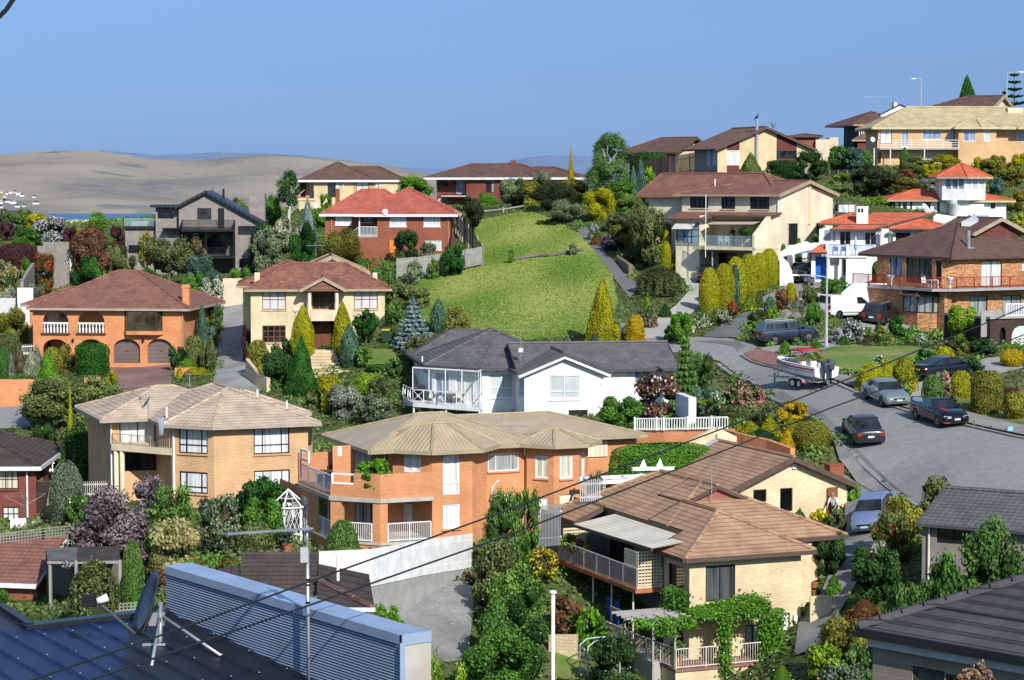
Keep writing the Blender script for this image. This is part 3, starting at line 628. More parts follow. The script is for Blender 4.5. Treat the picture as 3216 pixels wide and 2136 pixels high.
strip('kerb',[(2112,1170),(2074,1143),(2031,1109),(1995,1079),(1967,1052),(1943,1031),(1916,1004),(1887,974),(1779,924),(1734,882),(1655,840)],.35,.14,Dm)
dz_('pavement',[(1905,872),(1935,884),(2005,914),(2105,949),(2205,973),(2305,996),(2420,1020),(2420,1000),(2250,960),(2200,945),(2130,918),(2105,925),(2020,890),(1975,876),(1925,862)],CP,.16)
dz_('pavement',[(1733,884),(1778,926),(1886,976),(1915,1006),(1942,1033),(1966,1054),(1994,1081),(2030,1111),(2060,1140),(2020,1142),(1975,1120),(1935,1060),(1918,1010),(1890,985),(1790,925),(1730,880)],CP,.16)
dz_(By,[(1925,1085),(1975,1115),(2030,1142),(2062,1140),(2048,1170),(2035,1215),(2000,1290),(1965,1370),(1920,1440),(1885,1500),(1830,1520),(1840,1440),(1890,1380),(1925,1300),(1945,1220),(1950,1150)],Dl,.12)
dz_('brick_paving',[(1716,816),(1740,810),(1770,812),(1795,822),(1800,850),(1760,842),(1722,828)],C7,.17)
dz_(By,[(1752,806),(1790,800),(1870,800),(1905,772),(1985,745),(2050,738),(2120,745),(2080,765),(1990,790),(1910,806),(1850,822),(1800,826),(1760,812)],CO,.10)
dz_(By,[(1440,788),(1500,752),(1560,706),(1590,672),(1575,645),(1560,634),(1625,625),(1660,640),(1630,690),(1600,720),(1560,752),(1535,780)],'drive_pale',.10)
dz_(By,[(1620,780),(1690,740),(1740,702),(1765,686),(1830,664),(1880,640),(1930,650),(1880,668),(1810,682),(1775,704),(1735,742),(1700,782)],'asphalt_dark',.10)
dz_('cobble_paving',[(1738,700),(1765,684),(1815,662),(1860,648),(1905,640),(1935,652),(1880,668),(1812,684),(1780,700)],'cobble',.13)
dz_(By,[(250,838),(400,838),(398,868),(390,905),(330,930),(268,900),(262,870)],'drive_red',.08)
dz_(By,[(512,705),(560,700),(560,760),(566,830),(596,880),(600,915),(490,915),(495,860),(505,780),(515,735)],CO,.08)
dz_('road',[(-60,938),(70,935),(60,968),(75,985),(-60,995)],'asphalt',.08)
dz_('grass_verge',[(-40,918),(75,915),(70,934),(-40,938)],Dk,.10)
dz_('lawn',[(1880,812),(1925,790),(2000,800),(2100,800),(2160,810),(2110,850),(2060,870),(1985,862),(1920,850)],CM,.07)
dz_('lawn',[(2180,922),(2250,905),(2420,900),(2420,1000),(2310,978),(2230,955)],Dk,.08)
dz_(By,[(2060,895),(2120,885),(2200,865),(2270,830),(2330,822),(2361,850),(2300,868),(2230,900),(2160,918),(2105,925)],CO,.09)
dz_(By,[(870,1385),(960,1350),(1085,1338),(1092,1400),(1085,1470),(1080,1530),(960,1530),(930,1440)],Dl,.07)
dz_('patio',[(545,1262),(640,1248),(650,1275),(560,1285)],'slate',.10)
dz_('lawn',[(845,806),(905,806),(920,835),(850,852)],CM,.09)
dz_('lawn',[(1285,1500),(1330,1500),(1360,1568),(1270,1568)],CM,.09)
W_TIM=(BX,'glass_blind',3,2,.07,None,[.52]);W_TIMD=(BX,Au,3,3,.07)
W_BLK=(Ae,A4,2,1,.07,[.25,.78],[.3]);W_WHT=(Ak,A4,2,1,.07);W_WHT3=(Ak,Bq,3,1,.06,[.25,.75])
W_WC=(Ak,Dg,2,1,.07);W_DK=(Ae,Au,2,1,.06);W_DKS=(Ae,Df,3,1,.06);W_BRZ=(BY,De,3,1,.07,[.3,.72],[.25])
W_SHADE=(Ak,Bx,2,1,.09,None,[.32]);W_LACE=(Ak,CL,2,1,.08);W_DOORG=(Ae,BW,2,1,.06);W_BLKC=(Ae,A4,2,1,.06);W_WB=(Ak,Bp,2,1,.06)
def rollerdoor(H,u0,u1,w0,w1,v,mat,label=None):
 o=H.prt(MB().box((u0,v,w0),(u1,v+.05,w1)),'garage_door',mat,None,label)
 H.prt(MB().box(((u0+u1)/2-.12,v-.03,w0+.95),((u0+u1)/2+.12,v-.005,w0+1.0)),'handle',Aq,o);return o
def ar_(name,label,p,h,yaw,mat=Aj,n=9,L=1.6,cat='aerial',stay=False):
 """television aerial: mast, boom and cross rods"""
 t=em_(name,p,R(yaw),label,cat);MB().tube([(0,0,-.3),(0,0,h)],.022,6).bd('mast',mat,t)
 MB().bar((-L/2,0,h-.05),(L/2,0,h-.05),.03,.03,0).bd('boom',mat,t)
 B=MB()
 for i in range(n):
  x=-L/2+L*(i+.5)/n;l=.25+.5*i/n;B.bar((x,-l,h-.03),(x,l,h-.03),.014,.014)
 B.bd('rods',mat,t);
 if stay: MB().tube([(0,0,h*.6),(.8,.5,-.2)],.012,5).tube([(0,0,h*.6),(-.8,.4,-.2)],.012,5).bd('stay',mat,t)
 return t
def vent(H,x,y,v,h=.6,mat=Ag,view=None,r=.055):
 u,w=H.fr(x,y,v,view);H.pipe('vent_pipe',[(u,v,w-h-.4),(u,v,w)],r,mat)
H=House('arched_brick_house','orange brick house with arched balconies, two brown garage doors and a hipped brown roof',5,292,945,203,-7)
L=H.fr(1598,700)[0];we=H.fr(900,466)[1]
ho=[H.hole(370,490,600,682,.95),H.hole(677,487,912,682,.95),H.hole(370,735,600,960,.95),H.hole(680,735,915,960,.95),H.hole(988,733,1222,944,.85),H.hole(1284,733,1505,944,.85)]
H.wall((0,0),(L,0),-2,we,AJ,holes=ho,depth=.16)
H.niche(ho[0][0]-.4,ho[1][1]+.4,ho[0][2],ho[0][3]+.1,.3,2.4,AJ,wins=[(372,500,510,660,(Ak,A4,2,1,.06)),(515,505,600,552,(Ak,Au,1,1,.06))])
H.niche(ho[2][0]-.4,ho[3][1]+.4,ho[2][2],ho[2][3]+.1,.3,2.6,AJ,BZ,wins=[(372,740,440,850,W_DK)])
for h in ho[4:]: rollerdoor(H,h[0]-.05,h[1]+.05,h[2],h[3],.38,'garage_brown')
for h in ho[:2]:
 a,b,c=h[0],h[1],h[2];t=H.fr(500,590)[1];o=H.box(Dq,(a+.02,-.03,t-.14),(b-.02,.16,t),Ag);H.box('sill',(a-.12,-.16,c-.16),(b+.12,.2,c),BG)
 B=MB();n=8;hh=t-.14-c
 for i in range(n): x=a+(b-a)*(i+.5)/n;B.lt_([(.085,0),(.085,.06),(.05,.1),(.095,.3*hh),(.085,.4*hh),(.045,.75*hh),(.075,.9*hh),(.075,hh)],8,(x,.06,c))
 B.bd('baluster',Ag,o,True)
a=H.hole(1090,470,1415,662);cb=[(a[0],0),(a[0]+.38,-.55),(a[1]-.38,-.55),(a[1],0)]
for i in range(3):
 p,q=cb[i],cb[i+1];l=mh(q[0]-p[0],q[1]-p[1]);t=((q[0]-p[0])/l,(q[1]-p[1])/l);H.window(p,t,(t[1],-t[0]),0,l,a[2],a[3],(BY,De,1 if i!=1 else 3,1,.07,None if i!=1 else [.25,.76],[.24]),rec=0)
H.prt(MB().prism(off(cb,.12)[::1],a[2]-.36,a[2]-.02),'bay_sill',AJ); H.prt(MB().prism(cb,a[3]-.02,we),'bay_head',AJ)
uL=H.fr(235,455,-.6)[0];uR=H.fr(1648,455,-.6)[0];D=12.9
H.walls([(L,0),(L,D-1.2),(0,D-1.2),(0,0)],-2,we,AJ)
k=H.k(975,142,D/2-.6,we,D/2)
H.roof([(uL,-.6),(uR,-.6),(uR,D-.6),(uL,D-.6)],we,k,Bd,BL)
u2=H.fr(182,412,4.5)[0];H.roof([(u2,4.5),(u2+7,4.5),(u2+7,D),(u2,D)],we,k*.86,Bd,BL);H.walls([(u2+.6,D-1),(u2+.6,5.1),(2,5.1)],-2,we,AJ)
c=H.fr(1590,430,1.2);d_=H.fr(1645,262,1.2);o=H.box(B0,(c[0],1.2,we-.3),(d_[0],1.75,d_[1]),AJ);H.box('chimney_cap',(c[0]-.05,1.15,d_[1]-.3),(d_[0]+.05,1.8,d_[1]-.12),AJ,o)
vent(H,762,285,3.2,.3,Bd);
for x in (635,1247): u,w=H.fr(x,750,-.1);o=H.box('wall_lamp',(u-.07,-.2,w-.12),(u+.07,-.0,w+.16),Aq)
H.pipe(Br,[(L-.02,-.08,-1),(L-.02,-.08,we)],.05,BL)
H=House('porticoed_house','cream brick two-storey house with timber grid windows and a columned porch under a small gable',6,385,965,192,6)
L=H.fr(1552,700)[0];we=H.fr(600,440)[1];pc=[H.fr(872,500)[0],H.fr(1150,500)[0]]
H.wall((0,0),(pc[0]+.35,0),-3,we,Ax,[(480,447,690,618,W_TIM),(482,757,688,905,(BX,Au,4,3,.07))],sill=Bc)
H.wall((pc[1]-.35,0),(L,0),-3,we,Ax,[(1282,445,1490,615,W_TIM),(1285,757,1490,905,W_TIM)],sill=Bc)
f1=H.fr(1000,617)[1];f0=H.fr(1000,965)[1]
H.wall((pc[0]+.35,.5),(pc[1]-.35,.5),f0,we,Ax,[(917,462,1112,616,(BX,Au,2,1,.1,[.33,.66],[.3,.6]),'french_door')],name=BF)
H.wall((pc[0]+.36,.35),(pc[1]-.36,.35),f0-1,f1-.9,A0,[(936,752,1082,962,('wood_door','wood_door',2,1,.14),'front_door')],name=BF)
H.prt(MB().poly([(pc[0]+.35,0,f0-2),(pc[0]+.35,.5,f0-2),(pc[0]+.35,.5,we),(pc[0]+.35,0,we)][::-1]).poly([(pc[1]-.35,0,f0-2),(pc[1]-.35,.5,f0-2),(pc[1]-.35,.5,we),(pc[1]-.35,0,we)]),BF,Ax)
B=MB().box((pc[0]+.38,-1.3,f1-.92),(pc[1]-.38,.5,f1-.86)).box((pc[0]+.3,-1.38,f1-.9),(pc[1]-.3,-1.3,f1+.03)).box((pc[0]+.3,-1.3,f1-.9),(pc[0]+.38,0,f1+.03)).box((pc[1]-.38,-1.3,f1-.9),(pc[1]-.3,0,f1+.03));H.prt(B,A5,Bs)
for x in pc: H.prt(MB().lt_([(.18,0),(.16,.1),(.15,we-f1+.9)],14,(x+(.2 if x==pc[0] else -.2),-1.12,f1-.9)),Av,Bs,smooth=True)
for x in (pc[0]-.2,pc[1]-.1): H.box('pier',(x,-1.3,f0-1),(x+.3,-.9,f1-.9),Ax)
ga=H.fr(815,432,-1.7)[0];gb=H.fr(1212,432,-1.7)[0];gw=H.fr(1010,338,-1.7)[1]
H.roof([(ga,-1.7),(gb,-1.7),(gb,3),(ga,3)],we,(gw-we)/((gb-ga)/2),Cl,AT,gables=(0,2),fh=.2);H.prt(MB().poly([(ga+.15,-1.5,we),(gb-.15,-1.5,we),((ga+gb)/2,-1.5,gw-.12)]).box((ga+.1,-1.52,we-.12),(gb-.1,0,we)),'pediment',Bd)
uL=H.fr(333,418,-.55)[0];uR=H.fr(1606,418,-.55)[0];D=H.fr(1606,418,-.55)[0]-uL-(H.fr(1130,212,3)[0]-H.fr(650,212,3)[0])
k=H.k(890,212,D/2-.55,we,D/2);H.roof([(uL,-.55),(uR,-.55),(uR,D-.55),(uL,D-.55)],we,k,Cl,AT)
u2=H.fr(263,360,4.2)[0];k2=H.k(565,197,4.2+4,we+.1,4.2);H.roof([(u2,4.2),(u2+9,4.2),(u2+9,12.6),(u2,12.6)],we+.1,k2,Cl,AT)
u3=H.fr(1010,190,5.4)[0];u4=H.fr(1420,292,5.4)[0];ap=H.fr(1092,152,5.4);w3=H.fr(1420,292,5.4)[1];um=ap[0]
H.roof([(2*um-u4,5.4),(u4,5.4),(u4,13),(2*um-u4,13)],w3,(ap[1]-w3)/(u4-um),Cl,AT,gables=(0,2),fh=.28);H.prt(MB().poly([(2*um-u4+.3,5.7,w3-2),(u4-.3,5.7,w3-2),(u4-.3,5.7,w3),(um,5.7,ap[1]-.2),(2*um-u4+.3,5.7,w3)]),Be,Bs)
H.walls([(L,0),(L,9),(u2+.6,12),(u2+.6,4.8),(0,4.8),(0,0)],-3,we,Ax);H.walls([(u4-.4,13),(u4-.4,5.8)][::-1],-3,w3,Bs)
for (x0,x1,y0,y1,v) in ((415,460,296,340,3.2),(1446,1486,296,336,3.0)): a=H.fr(x0,y1,v);b=H.fr(x1,y0,v);H.box(B0,(a[0],v,a[1]-.6),(b[0],v+.5,b[1]),Bf)
ar_(Bt,'aerial on the roof ridge of the cream pedimented house',H.world(*(lambda q:(q[0],7.5,q[1]))(H.fr(950,128,7.5))),.75,20,L=1.7)
def stair():
 a=at(6,1010,968,187.5);b=at(6,1068,1212,180.5);t=em_('garden_stair',a,0,'pale stone garden steps climbing to the columned porch','steps');n=9
 d=b-a
 for i in range(n):
  f=i/n;c=d*f;w=1.05+.35*f;B=MB().box((c.x-w,c.y-(-d.y/n)*1.0,c.z-1.2),(c.x+w,c.y+.9,c.z-.02));B.bd('step',Bc,t)
 for s_ in (-1,1):
  B=MB().bar((s_*1.35+.0,-.2,-.35),(d.x+s_*1.75,d.y,d.z-.25),.3,.9);B.bd('side_wall',Bc,t)
stair()
H=House('bay_fronted_house','peach brick house with pale tile roof, faceted corner bay and white curtained windows',13,1590,985,133,21)
L=H.fr(2285,700)[0];q=.70711;la=H.on(1275,700,(0,0),(-q,q))[0];pL=(-q*la,q*la);we=H.fr(1700,438)[1]
H.wall((0,0),(L,0),-3,we,AD,[(1880,425,2147,645,W_BLK),(1885,776,2150,935,W_BLK)],sill=AD)
H.wall(pL,(0,0),-3,we,AD,[(1325,430,1540,655,W_BLK),(1330,778,1540,950,W_BLK)],sill=AD)
vw=pL[1]+4.4;uW=H.fr(820,600,vw)[0];f1=H.on(1272,612,pL,(pL[0]+.7,pL[1]-.7))[1]
H.wall((uW,vw),(pL[0],vw),-3,we,AD,[(885,365,1155,566,(Ae,A4,2,1,.07),A1),(915,645,1160,770,(Ae,Au,3,1,.07,[.12,.75]))])
H.wall((pL[0],vw),pL,-3,we,AD,holes=())
H.walls([(L,0),(L,11),(uW,vw+7.5),(uW,vw)],-3,we,AD)
fs=H.on(1272,661,pL,(pL[0]+.7,pL[1]-.7))[1];e=(uW-.05,vw-.5)
H.prt(MB().prism([e,(pL[0],pL[1]),(pL[0]+.02,vw),(uW-.05,vw)],fs,f1),A5,Bf)
H.rail([(e[0]+.1,e[1]+.1,f1),(pL[0]-.1,pL[1]+.15,f1)],.62,AT,.14,.022,.009,1.5);H.rail([(e[0]+.1,e[1]+.1,f1),(uW+.1,vw,f1)],.62,AT,.14,.022,.009,1.5)
for a,b in ((.06,.0),(.16,-.05)): x=e[0]+(pL[0]-e[0])*a+.1;y=e[1]+(pL[1]-e[1])*a+.15;H.prt(MB().lt_([(.15,-3.2),(.15,fs)],12,(x,y,0)),Av,Bf,smooth=True)
main=[pL,(0,0),(L,0),(L,11),(pL[0],11)];mo=off(main,.6);ax=H.fr(1705,135,4.4);kk=(ax[1]-we)/4.9
H.roof(mo,we,kk,Cm,BL)
bw=[(uW-.7,vw-.75),(uW+9,vw-.75),(uW+9,vw+8),(uW-.7,vw+8)];H.roof(bw,we,kk*.86,Cm,BL)
uq=H.fr(2283,287,6.0)[0];H.roof([(L-5,5.4),(uq,5.4),(uq,12.5),(L-5,12.5)],we,kk*.86,Cm,BL);H.walls([(L,6),(uq-.6,6),(uq-.6,12)],-3,we,AD)
vent(H,1235,300,3.4,.35);vent(H,1908,172,4.6,.3);vent(H,2126,255,1.9,.3)
H.pipe(Br,[(pL[0]+.08,pL[1]-.14,-2.5),(pL[0]+.08,pL[1]-.14,we)],.055,Ag);H.pipe(Br,[(uW+.03,vw-.1,-2.5),(uW+.03,vw-.1,we)],.055,Ag)
u,w=H.fr(2280,560,1.2);H.box(A5,(L,1.5,w-.8),(L+.7,4.5,w-.1),AT);H.rail([(L+.65,1.5,w-.1),(L+.65,4.5,w-.1)],.95,AT,.14)
def dish(name,label,p,r,yaw,elev,mat,pole=.5,mesh=False,off_=.0,cat=CR):
 t=em_(name,p,R(yaw),label,cat);MB().tube([(0,0,-.4),(0,0,pole)],.03,7).bd(B1,Aj,t)
 B=MB();M=Matrix.Translation((0,-.08,pole))@Matrix.Rotation(R(90-elev),4,'X')
 B.lt_([(.02,-.03),(r*.35,-.015),(r*.7,r*.055),(r,r*.15),(r*.985,r*.165),(r*.68,r*.075),(r*.3,.008),(.01,.0)],20);B.move(0,M);B.bd(Cr,mat,t,True)
 c=M@Ve((0,0,r*1.15)); e_=M@Ve((0,-r*.98,r*.12)); B=MB().tube([e_,c],.014,6); B.bd('arm',AE,t); MB().box((c.x-.04,c.y-.05,c.z-.04),(c.x+.04,c.y+.05,c.z+.04)).bd('receiver',Aq,t)
 return t
u,w=H.fr(1150,340,-.4);dish(B2,'dark dish turned edge-on above the gutter beside the faceted bay',H.world(u,1.5,w-.1),.42,-75,35,AE,.45)
u,w=H.fr(1408,235,5.2);ar_(Bt,'thin mast with a pale mesh panel on the pale tile roof',H.world(u,5.2,w),1.5,30,n=5,L=.5,stay=True)
u,w=H.fr(1185,440,1.8);B=MB().poly([(u-.1,1.9,w+.45),(u+.2,1.5,w+.5),(u+.15,1.6,w-.55),(u,1.9,w-.6)]);tag(B.bd(DJ,B3,None),'grey-green folded shade hanging at the balcony of the peach house','sunshade');o=bpy.data.objects[DJ];o.location=H.O;o.rotation_euler=(0,0,H.yaw)
H=House('terraced_brick_house','salmon brick house with tan metal roof, brick-walled terrace and tall arched windows',11,695,1085,121,22)
uB=H.fr(1080,900)[0];uC=H.fr(1378,900)[0];lc=H.on(1487,600,(uC,0),(uC+q,q))[0];pC=(uC+q*lc,q*lc);la=H.on(787,500,(uB,0),(uB-q,q))[0];pA=(uB-q*la,q*la)
lf=H.on(325,700,(0,0),(-q,q))[0];pF=(-q*lf,q*lf);vB=H.sd(92,620,pF[0])[0]
we=H.fr(1200,380)[1];sb=H.fr(690,780)[1];stp=H.fr(690,750)[1];pt=H.fr(692,568)[1];g0=H.fr(690,1075)[1]
AW=(Ak,A4,2,1,.08,None,[.26]);
def archwin(H,p0,t,n,s0,s1,w0,w1,style,wallmat,ar):
 """window with a half-round head: the corners above it are filled flush with the wall"""
 o=H.window(p0,t,n,s0,s1,w0,w1,style);k=10;m=(s0+s1)/2;hw=(s1-s0)/2;B=MB();P=lambda a,b,r:(p0[0]+t[0]*a+n[0]*r,p0[1]+t[1]*a+n[1]*r,b)
 pts=[(m-hw*mc(PI*i/k),w1-ar+ar*ms(PI*i/k)) for i in range(k+1)]
 for i in range(k):
  (x,y),(x2,y2)=pts[i],pts[i+1];B.poly([P(x,y,.0),P(x2,y2,.0),P(x2,w1+.02,.0),P(x,w1+.02,.0)]);B.poly([P(x,y,-.12),P(x2,y2,-.12),P(x2,y2,0),P(x,y,0)])
 H.prt(B,'arch_head',wallmat);C=MB()
 for i in range(k):
  (x,y),(x2,y2)=pts[i],pts[i+1];f=.88;C.poly([P(x,y,-.035),P(x2,y2,-.035),P(m+(x2-m)*f,w1-ar+(y2-w1+ar)*f,-.035),P(m+(x-m)*f,w1-ar+(y-w1+ar)*f,-.035)][::-1])
 C.bd('arch_frame',Ak,o);return o
def archwall(p0,p1,w0,w1,px,style,ar,mat,extra=()):
 l=mh(p1[0]-p0[0],p1[1]-p0[1]);t=((p1[0]-p0[0])/l,(p1[1]-p0[1])/l);n=(t[1],-t[0]);hs=[]
 for x in px:
  a=H.on(x[0],x[1],p0,p1);b=H.on(x[2],x[3],p0,p1);hs.append((max(.05,a[0]),min(l-.05,b[0]),b[1],a[1]))
 H.wall(p0,p1,w0,w1,mat,extra,holes=hs,sill=Ai)
 for h in hs: archwin(H,p0,t,n,*h,style,mat,ar)
archwall((uB,0),(uC,0),-2,we,[(1160,398,1284,712)],AW,.42,Ai,[(1160,792,1285,965,W_WHT)])
archwall(pA,(uB,0),stp-.2,we,[(870,395,996,556)],(Ak,A4,2,1,.08,None,[.6]),.42,Ai)
H.wall((uC,0),pC,-2,we,Ai)
pA2=(pA[0],pA[1]+1.6);archwall(pA2,pA,stp-.2,we,[(715,380,752,480)],(Ak,Au,1,1,.08),.4,Ai)
vM=pA2[1]+.6;uM=H.fr(342,450,vM)[0]
H.wall((uM,vM),(pA2[0]+.6,vM),stp-.2,we,Ai,[(512,376,628,552,(Ak,CL,2,1,.12),'french_door'),(378,335,412,430,W_WHT)],holes=())
def terr(pts,z0,z1,th,mat,name):
 B=MB()
 for i in range(len(pts)-1):
  a,b=Ve(pts[i]),Ve(pts[i+1]);d=(b-a).normalized();n=Ve((-d.y,d.x))*th;B.prism([tuple(a),tuple(b),tuple(b+n),tuple(a+n)],z0,z1)
 return H.prt(B,name,mat)
vT=H.sd(92,560,pF[0])[0];x5=H.on(500,560,(0,0),(-q,q))[0]
terr([(-q*x5,q*x5),(0,0),(uB,0)],stp,pt,.22,Ai,BM);rl=H.on(330,635,(0,0),(-q,q))[1]
terr([pF,(-q*x5,q*x5)],stp,rl,.22,Ai,BM);terr([(pF[0],vT),(pF[0],pF[1])],stp-.1,stp+.12,.2,Ai,BM)
H.prt(MB().prism([pF,(0,0),(uB+.0,0),(uB,vM),(pF[0],vT)],sb+.02,stp-.0),'terrace_slab',Bn); B=MB().bar((pF[0]-.03,pF[1]-.03,(sb+stp)/2),(0,-.04,(sb+stp)/2),.1,stp-sb).bar((0,-.04,(sb+stp)/2),(uB+.05,-.04,(sb+stp)/2),.1,stp-sb).bar((pF[0]-.04,vT,(sb+stp)/2),(pF[0]-.04,pF[1],(sb+stp)/2),.1,stp-sb); H.prt(B,'slab_edge',Bn)
H.rail([(pF[0]+.1,vT-.1,stp+.1),(pF[0]+.1,pF[1]+.1,stp+.1)],1.0,Ap,.2,.03,.012,1.3);
H.rail([(pF[0]+.12,pF[1]+.05,rl),(-q*x5+.05,q*x5+.1,rl)],.55,Ap,0,.05,.01,3);
terr([(pF[0],vT),(pF[0]+2.6,vT)],stp,pt+.35,.2,Ai,BM)
H.rail([(pF[0]+.1,vT-.1,pt),(pF[0]+.1,vT-1.6,pt)],.6,Ap,0,.05,.01,3)
B=MB();ls=H.on(403,900,(0,0),(-q,q))[0];B.prism([pF,(-q*ls,q*ls),(-q*ls+.3,q*ls+.3),(pF[0]+.3,pF[1]+.3)],g0,sb);H.prt(B,'pillar',Ai)
ls=H.on(640,900,(0,0),(-q,q))[0];ur=H.fr(750,900)[0];H.prt(MB().prism([(-q*ls,q*ls),(0,0),(ur,0),(ur,.4),(.1,.45),(-q*ls+.3,q*ls+.3)],g0,sb),'pillar',Ai)
vL=2.6
H.wall((pF[0]+.6,vL+.6),(uB+1,vL+.6),g0-1,sb+.05,Ai,[(870,790,995,962,W_WHT),(505,775,635,940,(BY,Bq,2,1,.06))],name='loggia_wall')
H.prt(MB().prism([pF,(0,0),(uB,0),(uB,vL+.6),(pF[0],vL+.6)],g0-.14,g0),'loggia_floor',Bn); H.wall((uB-.02,vL+.5),(uB-.02,.01),g0-1,sb+.05,Ai,name='loggia_wall')
H.rail([(ur+.05,.1,g0),(uB-.05,.1,g0)],1.0,Ap,.11,.03,.012,1.6);l2=H.on(410,900,(0,0),(-q,q))[0];H.rail([(-q*l2,q*l2+.1,g0),(-q*ls-.03,q*ls+.12,g0)],1.0,Ap,.11,.03,.012,1.6);H.rail([(pF[0]+.05,vB,g0),(pF[0]+.05,pF[1]+.1,g0)],1.0,Ap,.2,.03,.012,1.6)
B=MB();
for a,b in ((pF,(0,0)),((0,0),(uB,0)),((pF[0],vB+3),pF)): B.poly([(a[0],a[1],-2.5),(b[0],b[1],-2.5),(b[0],b[1],g0-.12),(a[0],a[1],g0-.12)]);
H.prt(B,'base_wall',Ai);B=MB()
for a,b in ((pF,(0,0)),((0,0),(uB,0)),((pF[0],vB),pF)): B.bar((a[0],a[1],g0-.07),(b[0],b[1],g0-.07),.16,.14)
H.prt(B,'slab_edge',Bn)
H.wall((pF[0]+.02,vT+4),(pF[0]+.02,pF[1]+2.2),-2.5,sb,Ai,[(105,718,152,890,W_WHT)]) ;H.wall((pF[0]+.6,pF[1]+2.2),(pF[0]+2.5,pF[1]+2.2),g0-1,sb,Ai,[(252,750,318,910,W_WC)])
H.box(B4,(pF[0]-.02,pF[1]+1.2,-2.6),(pF[0]+.02,pF[1]+2.1,-.5),Ag)
vR=pC[1];uD=H.fr(1762,700,vR)[0]
H.wall((pC[0],vR),(uD,vR),-2,we,Ai,[(1495,416,1722,536,W_WHT3),(1528,712,1672,790,(B5,Cp,1,1,.05),'shutter')],sill=Ai)
vE=vR-.25;ld=H.on(1982,700,(uD+.05,vE),(uD+.05+q,vE-q))[0];pD=(uD+.05+q*ld,vE-q*ld);uE=H.fr(2172,700,pD[1])[0];lf2=H.on(2236,600,(uE,pD[1]),(uE+q,pD[1]+q))[0];pE=(uE+q*lf2,pD[1]+q*lf2)
H.wall((uD+.05,vR),(uD+.05,vE),-2,we,Ai);H.wall((uD+.05,vE),pD,-2,we,Ai,[(1843,428,1942,598,W_WC),(1838,735,1940,900,(Ak,Ag,1,1,.06),B4)],sill=Ai)
H.wall(pD,(uE,pD[1]),-2,we,Ai,[(2027,427,2122,596,W_WC),(2024,715,2138,840,(B5,Cp,1,1,.05),'shutter')],sill=Ai);H.wall((uE,pD[1]),pE,-2,we,Ai,[(2187,408,2213,580,W_WC)])
H.walls([pE,(pE[0],vR+6)],-2,we,Ai)
oct1=[(pA[0],pA[1]+2.2),pA,(uB,0),(uC,0),pC,(pC[0],pC[1]+2.2)];o1=off(oct1,.75);ap=H.fr(1075,160,2.3)
H.roof(o1,we,(ap[1]-we)/3.0,Co,Bz,cap=Bz,capr=.09)
uM0=H.fr(615,383,vR-.6)[0];vMb=H.sd(266,285,uM0)[0];kM=H.k(1270,106,(vR-.6+vMb)/2,we,(vMb-vR+.6)/2);uMR=H.fr(1900,378,vR-.6)[0]
H.roof([(uM0,vR-.6),(uMR,vR-.6),(uMR,vMb),(uM0,vMb)],we,kM,Co,Bz,cap=Bz,capr=.09)
o2=off([(uD+.05,vR+1.5),(uD+.05,vE),pD,(uE,pD[1]),pE,(pE[0],vR+1.5)],.65);ap=H.fr(1976,248,vR-.3);H.roof(o2,we,(ap[1]-we)/1.95,Co,Bz,cap=Bz,capr=.08)
vG=vR+5;e1=H.fr(1420,960,vG,7);e2=H.fr(1868,932,vG,7);pk=H.fr(1340,775,vG+4,7);wg=e2[1]
H.roof([(e2[0]-16,vG),(e2[0],vG),(e2[0],vG+9),(e2[0]-16,vG+9)],wg,(pk[1]-wg)/4.5,Co,Bz,cap=Bz,capr=.09);gx=H.fr(1795,1000,vG+.6,7)[0]
H.wall((pE[0],vG+.6),(gx,vG+.6),-2,wg,Ai,holes=[]);a=H.fr(1450,985,vG+.6,7);b=H.fr(1588,1085,vG+.6,7);H.box('shutter',(a[0],vG+.5,b[1]),(b[0],vG+.56,a[1]),Cp);H.walls([(gx,vG+.6),(gx,vG+8)],-2,wg,Ai)
for (x,y,v,yw,lb) in ((1597,250,vR+3,10,'upper of two rod aerials on the tan metal roof'),(1665,330,vR+1.4,20,'lower of two rod aerials on the tan metal roof, with a small white receiver')):
 u,w=H.fr(x,y,v);ar_(Bt,lb,H.world(u,v,w),.95,yw,n=8,L=1.9)
H.pipe(Br,[H.fr(1575,608,vR-.1)[:1]+(vR-.1,)+H.fr(1575,608,vR-.1)[1:],H.fr(1525,660,vR-.1)[:1]+(vR-.1,)+H.fr(1525,660,vR-.1)[1:],(H.fr(1525,660,vR-.1)[0],vR-.1,-1.5)],.05,Ag)
HT=H
H=House('white_rendered_house','white rendered house with dark grey tiled roofs, front gable and framed glass deck',7,1005,880,160,9)
uG=H.fr(1557,700)[0];e0=H.fr(985,500,-.5);we=e0[1]+.05;ap=H.fr(1291,356,-.5)
H.wall((0,0),(uG,0),-4,we-.25,Af,[(1175,500,1402,682,W_SHADE),(1317,760,1452,815,W_DK),(1548,497,1572,570,(Ak,Bq,1,4,.05))],gable=(uG/2,ap[1]-.5),sill=Ag)
c=4.2;uMl=H.fr(710,700,c)[0];lw=H.on(352,640,(uMl,c),(uMl-q,c+q))[0];pW=(uMl-q*lw,c+q*lw);vB=H.sd(157,600,pW[0])[0]
H.wall((0,c),(0,0),-4,we,Af,[(965,512,1000,680,W_SHADE)])
H.wall((uMl,c),(0,c),-4,we,Af,[(757,498,926,672,(Ak,Bx,2,1,.09,None,[.4]))],sill=Ag)
dk=H.fr(590,735,c-1.2)[1]
H.wall(pW,(uMl,c),-4,we,Af,[(372,490,470,715,(Ak,Bp,2,1,.07),A1),(520,505,696,718,(Ak,A4,3,1,.08),A1),(290,740,690,900,(Ak,Au,4,1,.08))])
vB=min(vB,22.4);H.wall((pW[0],vB),pW,-4,we,Af,[(173,415,207,508,W_WB),(246,440,264,520,W_WB),(284,450,335,525,W_WB)])
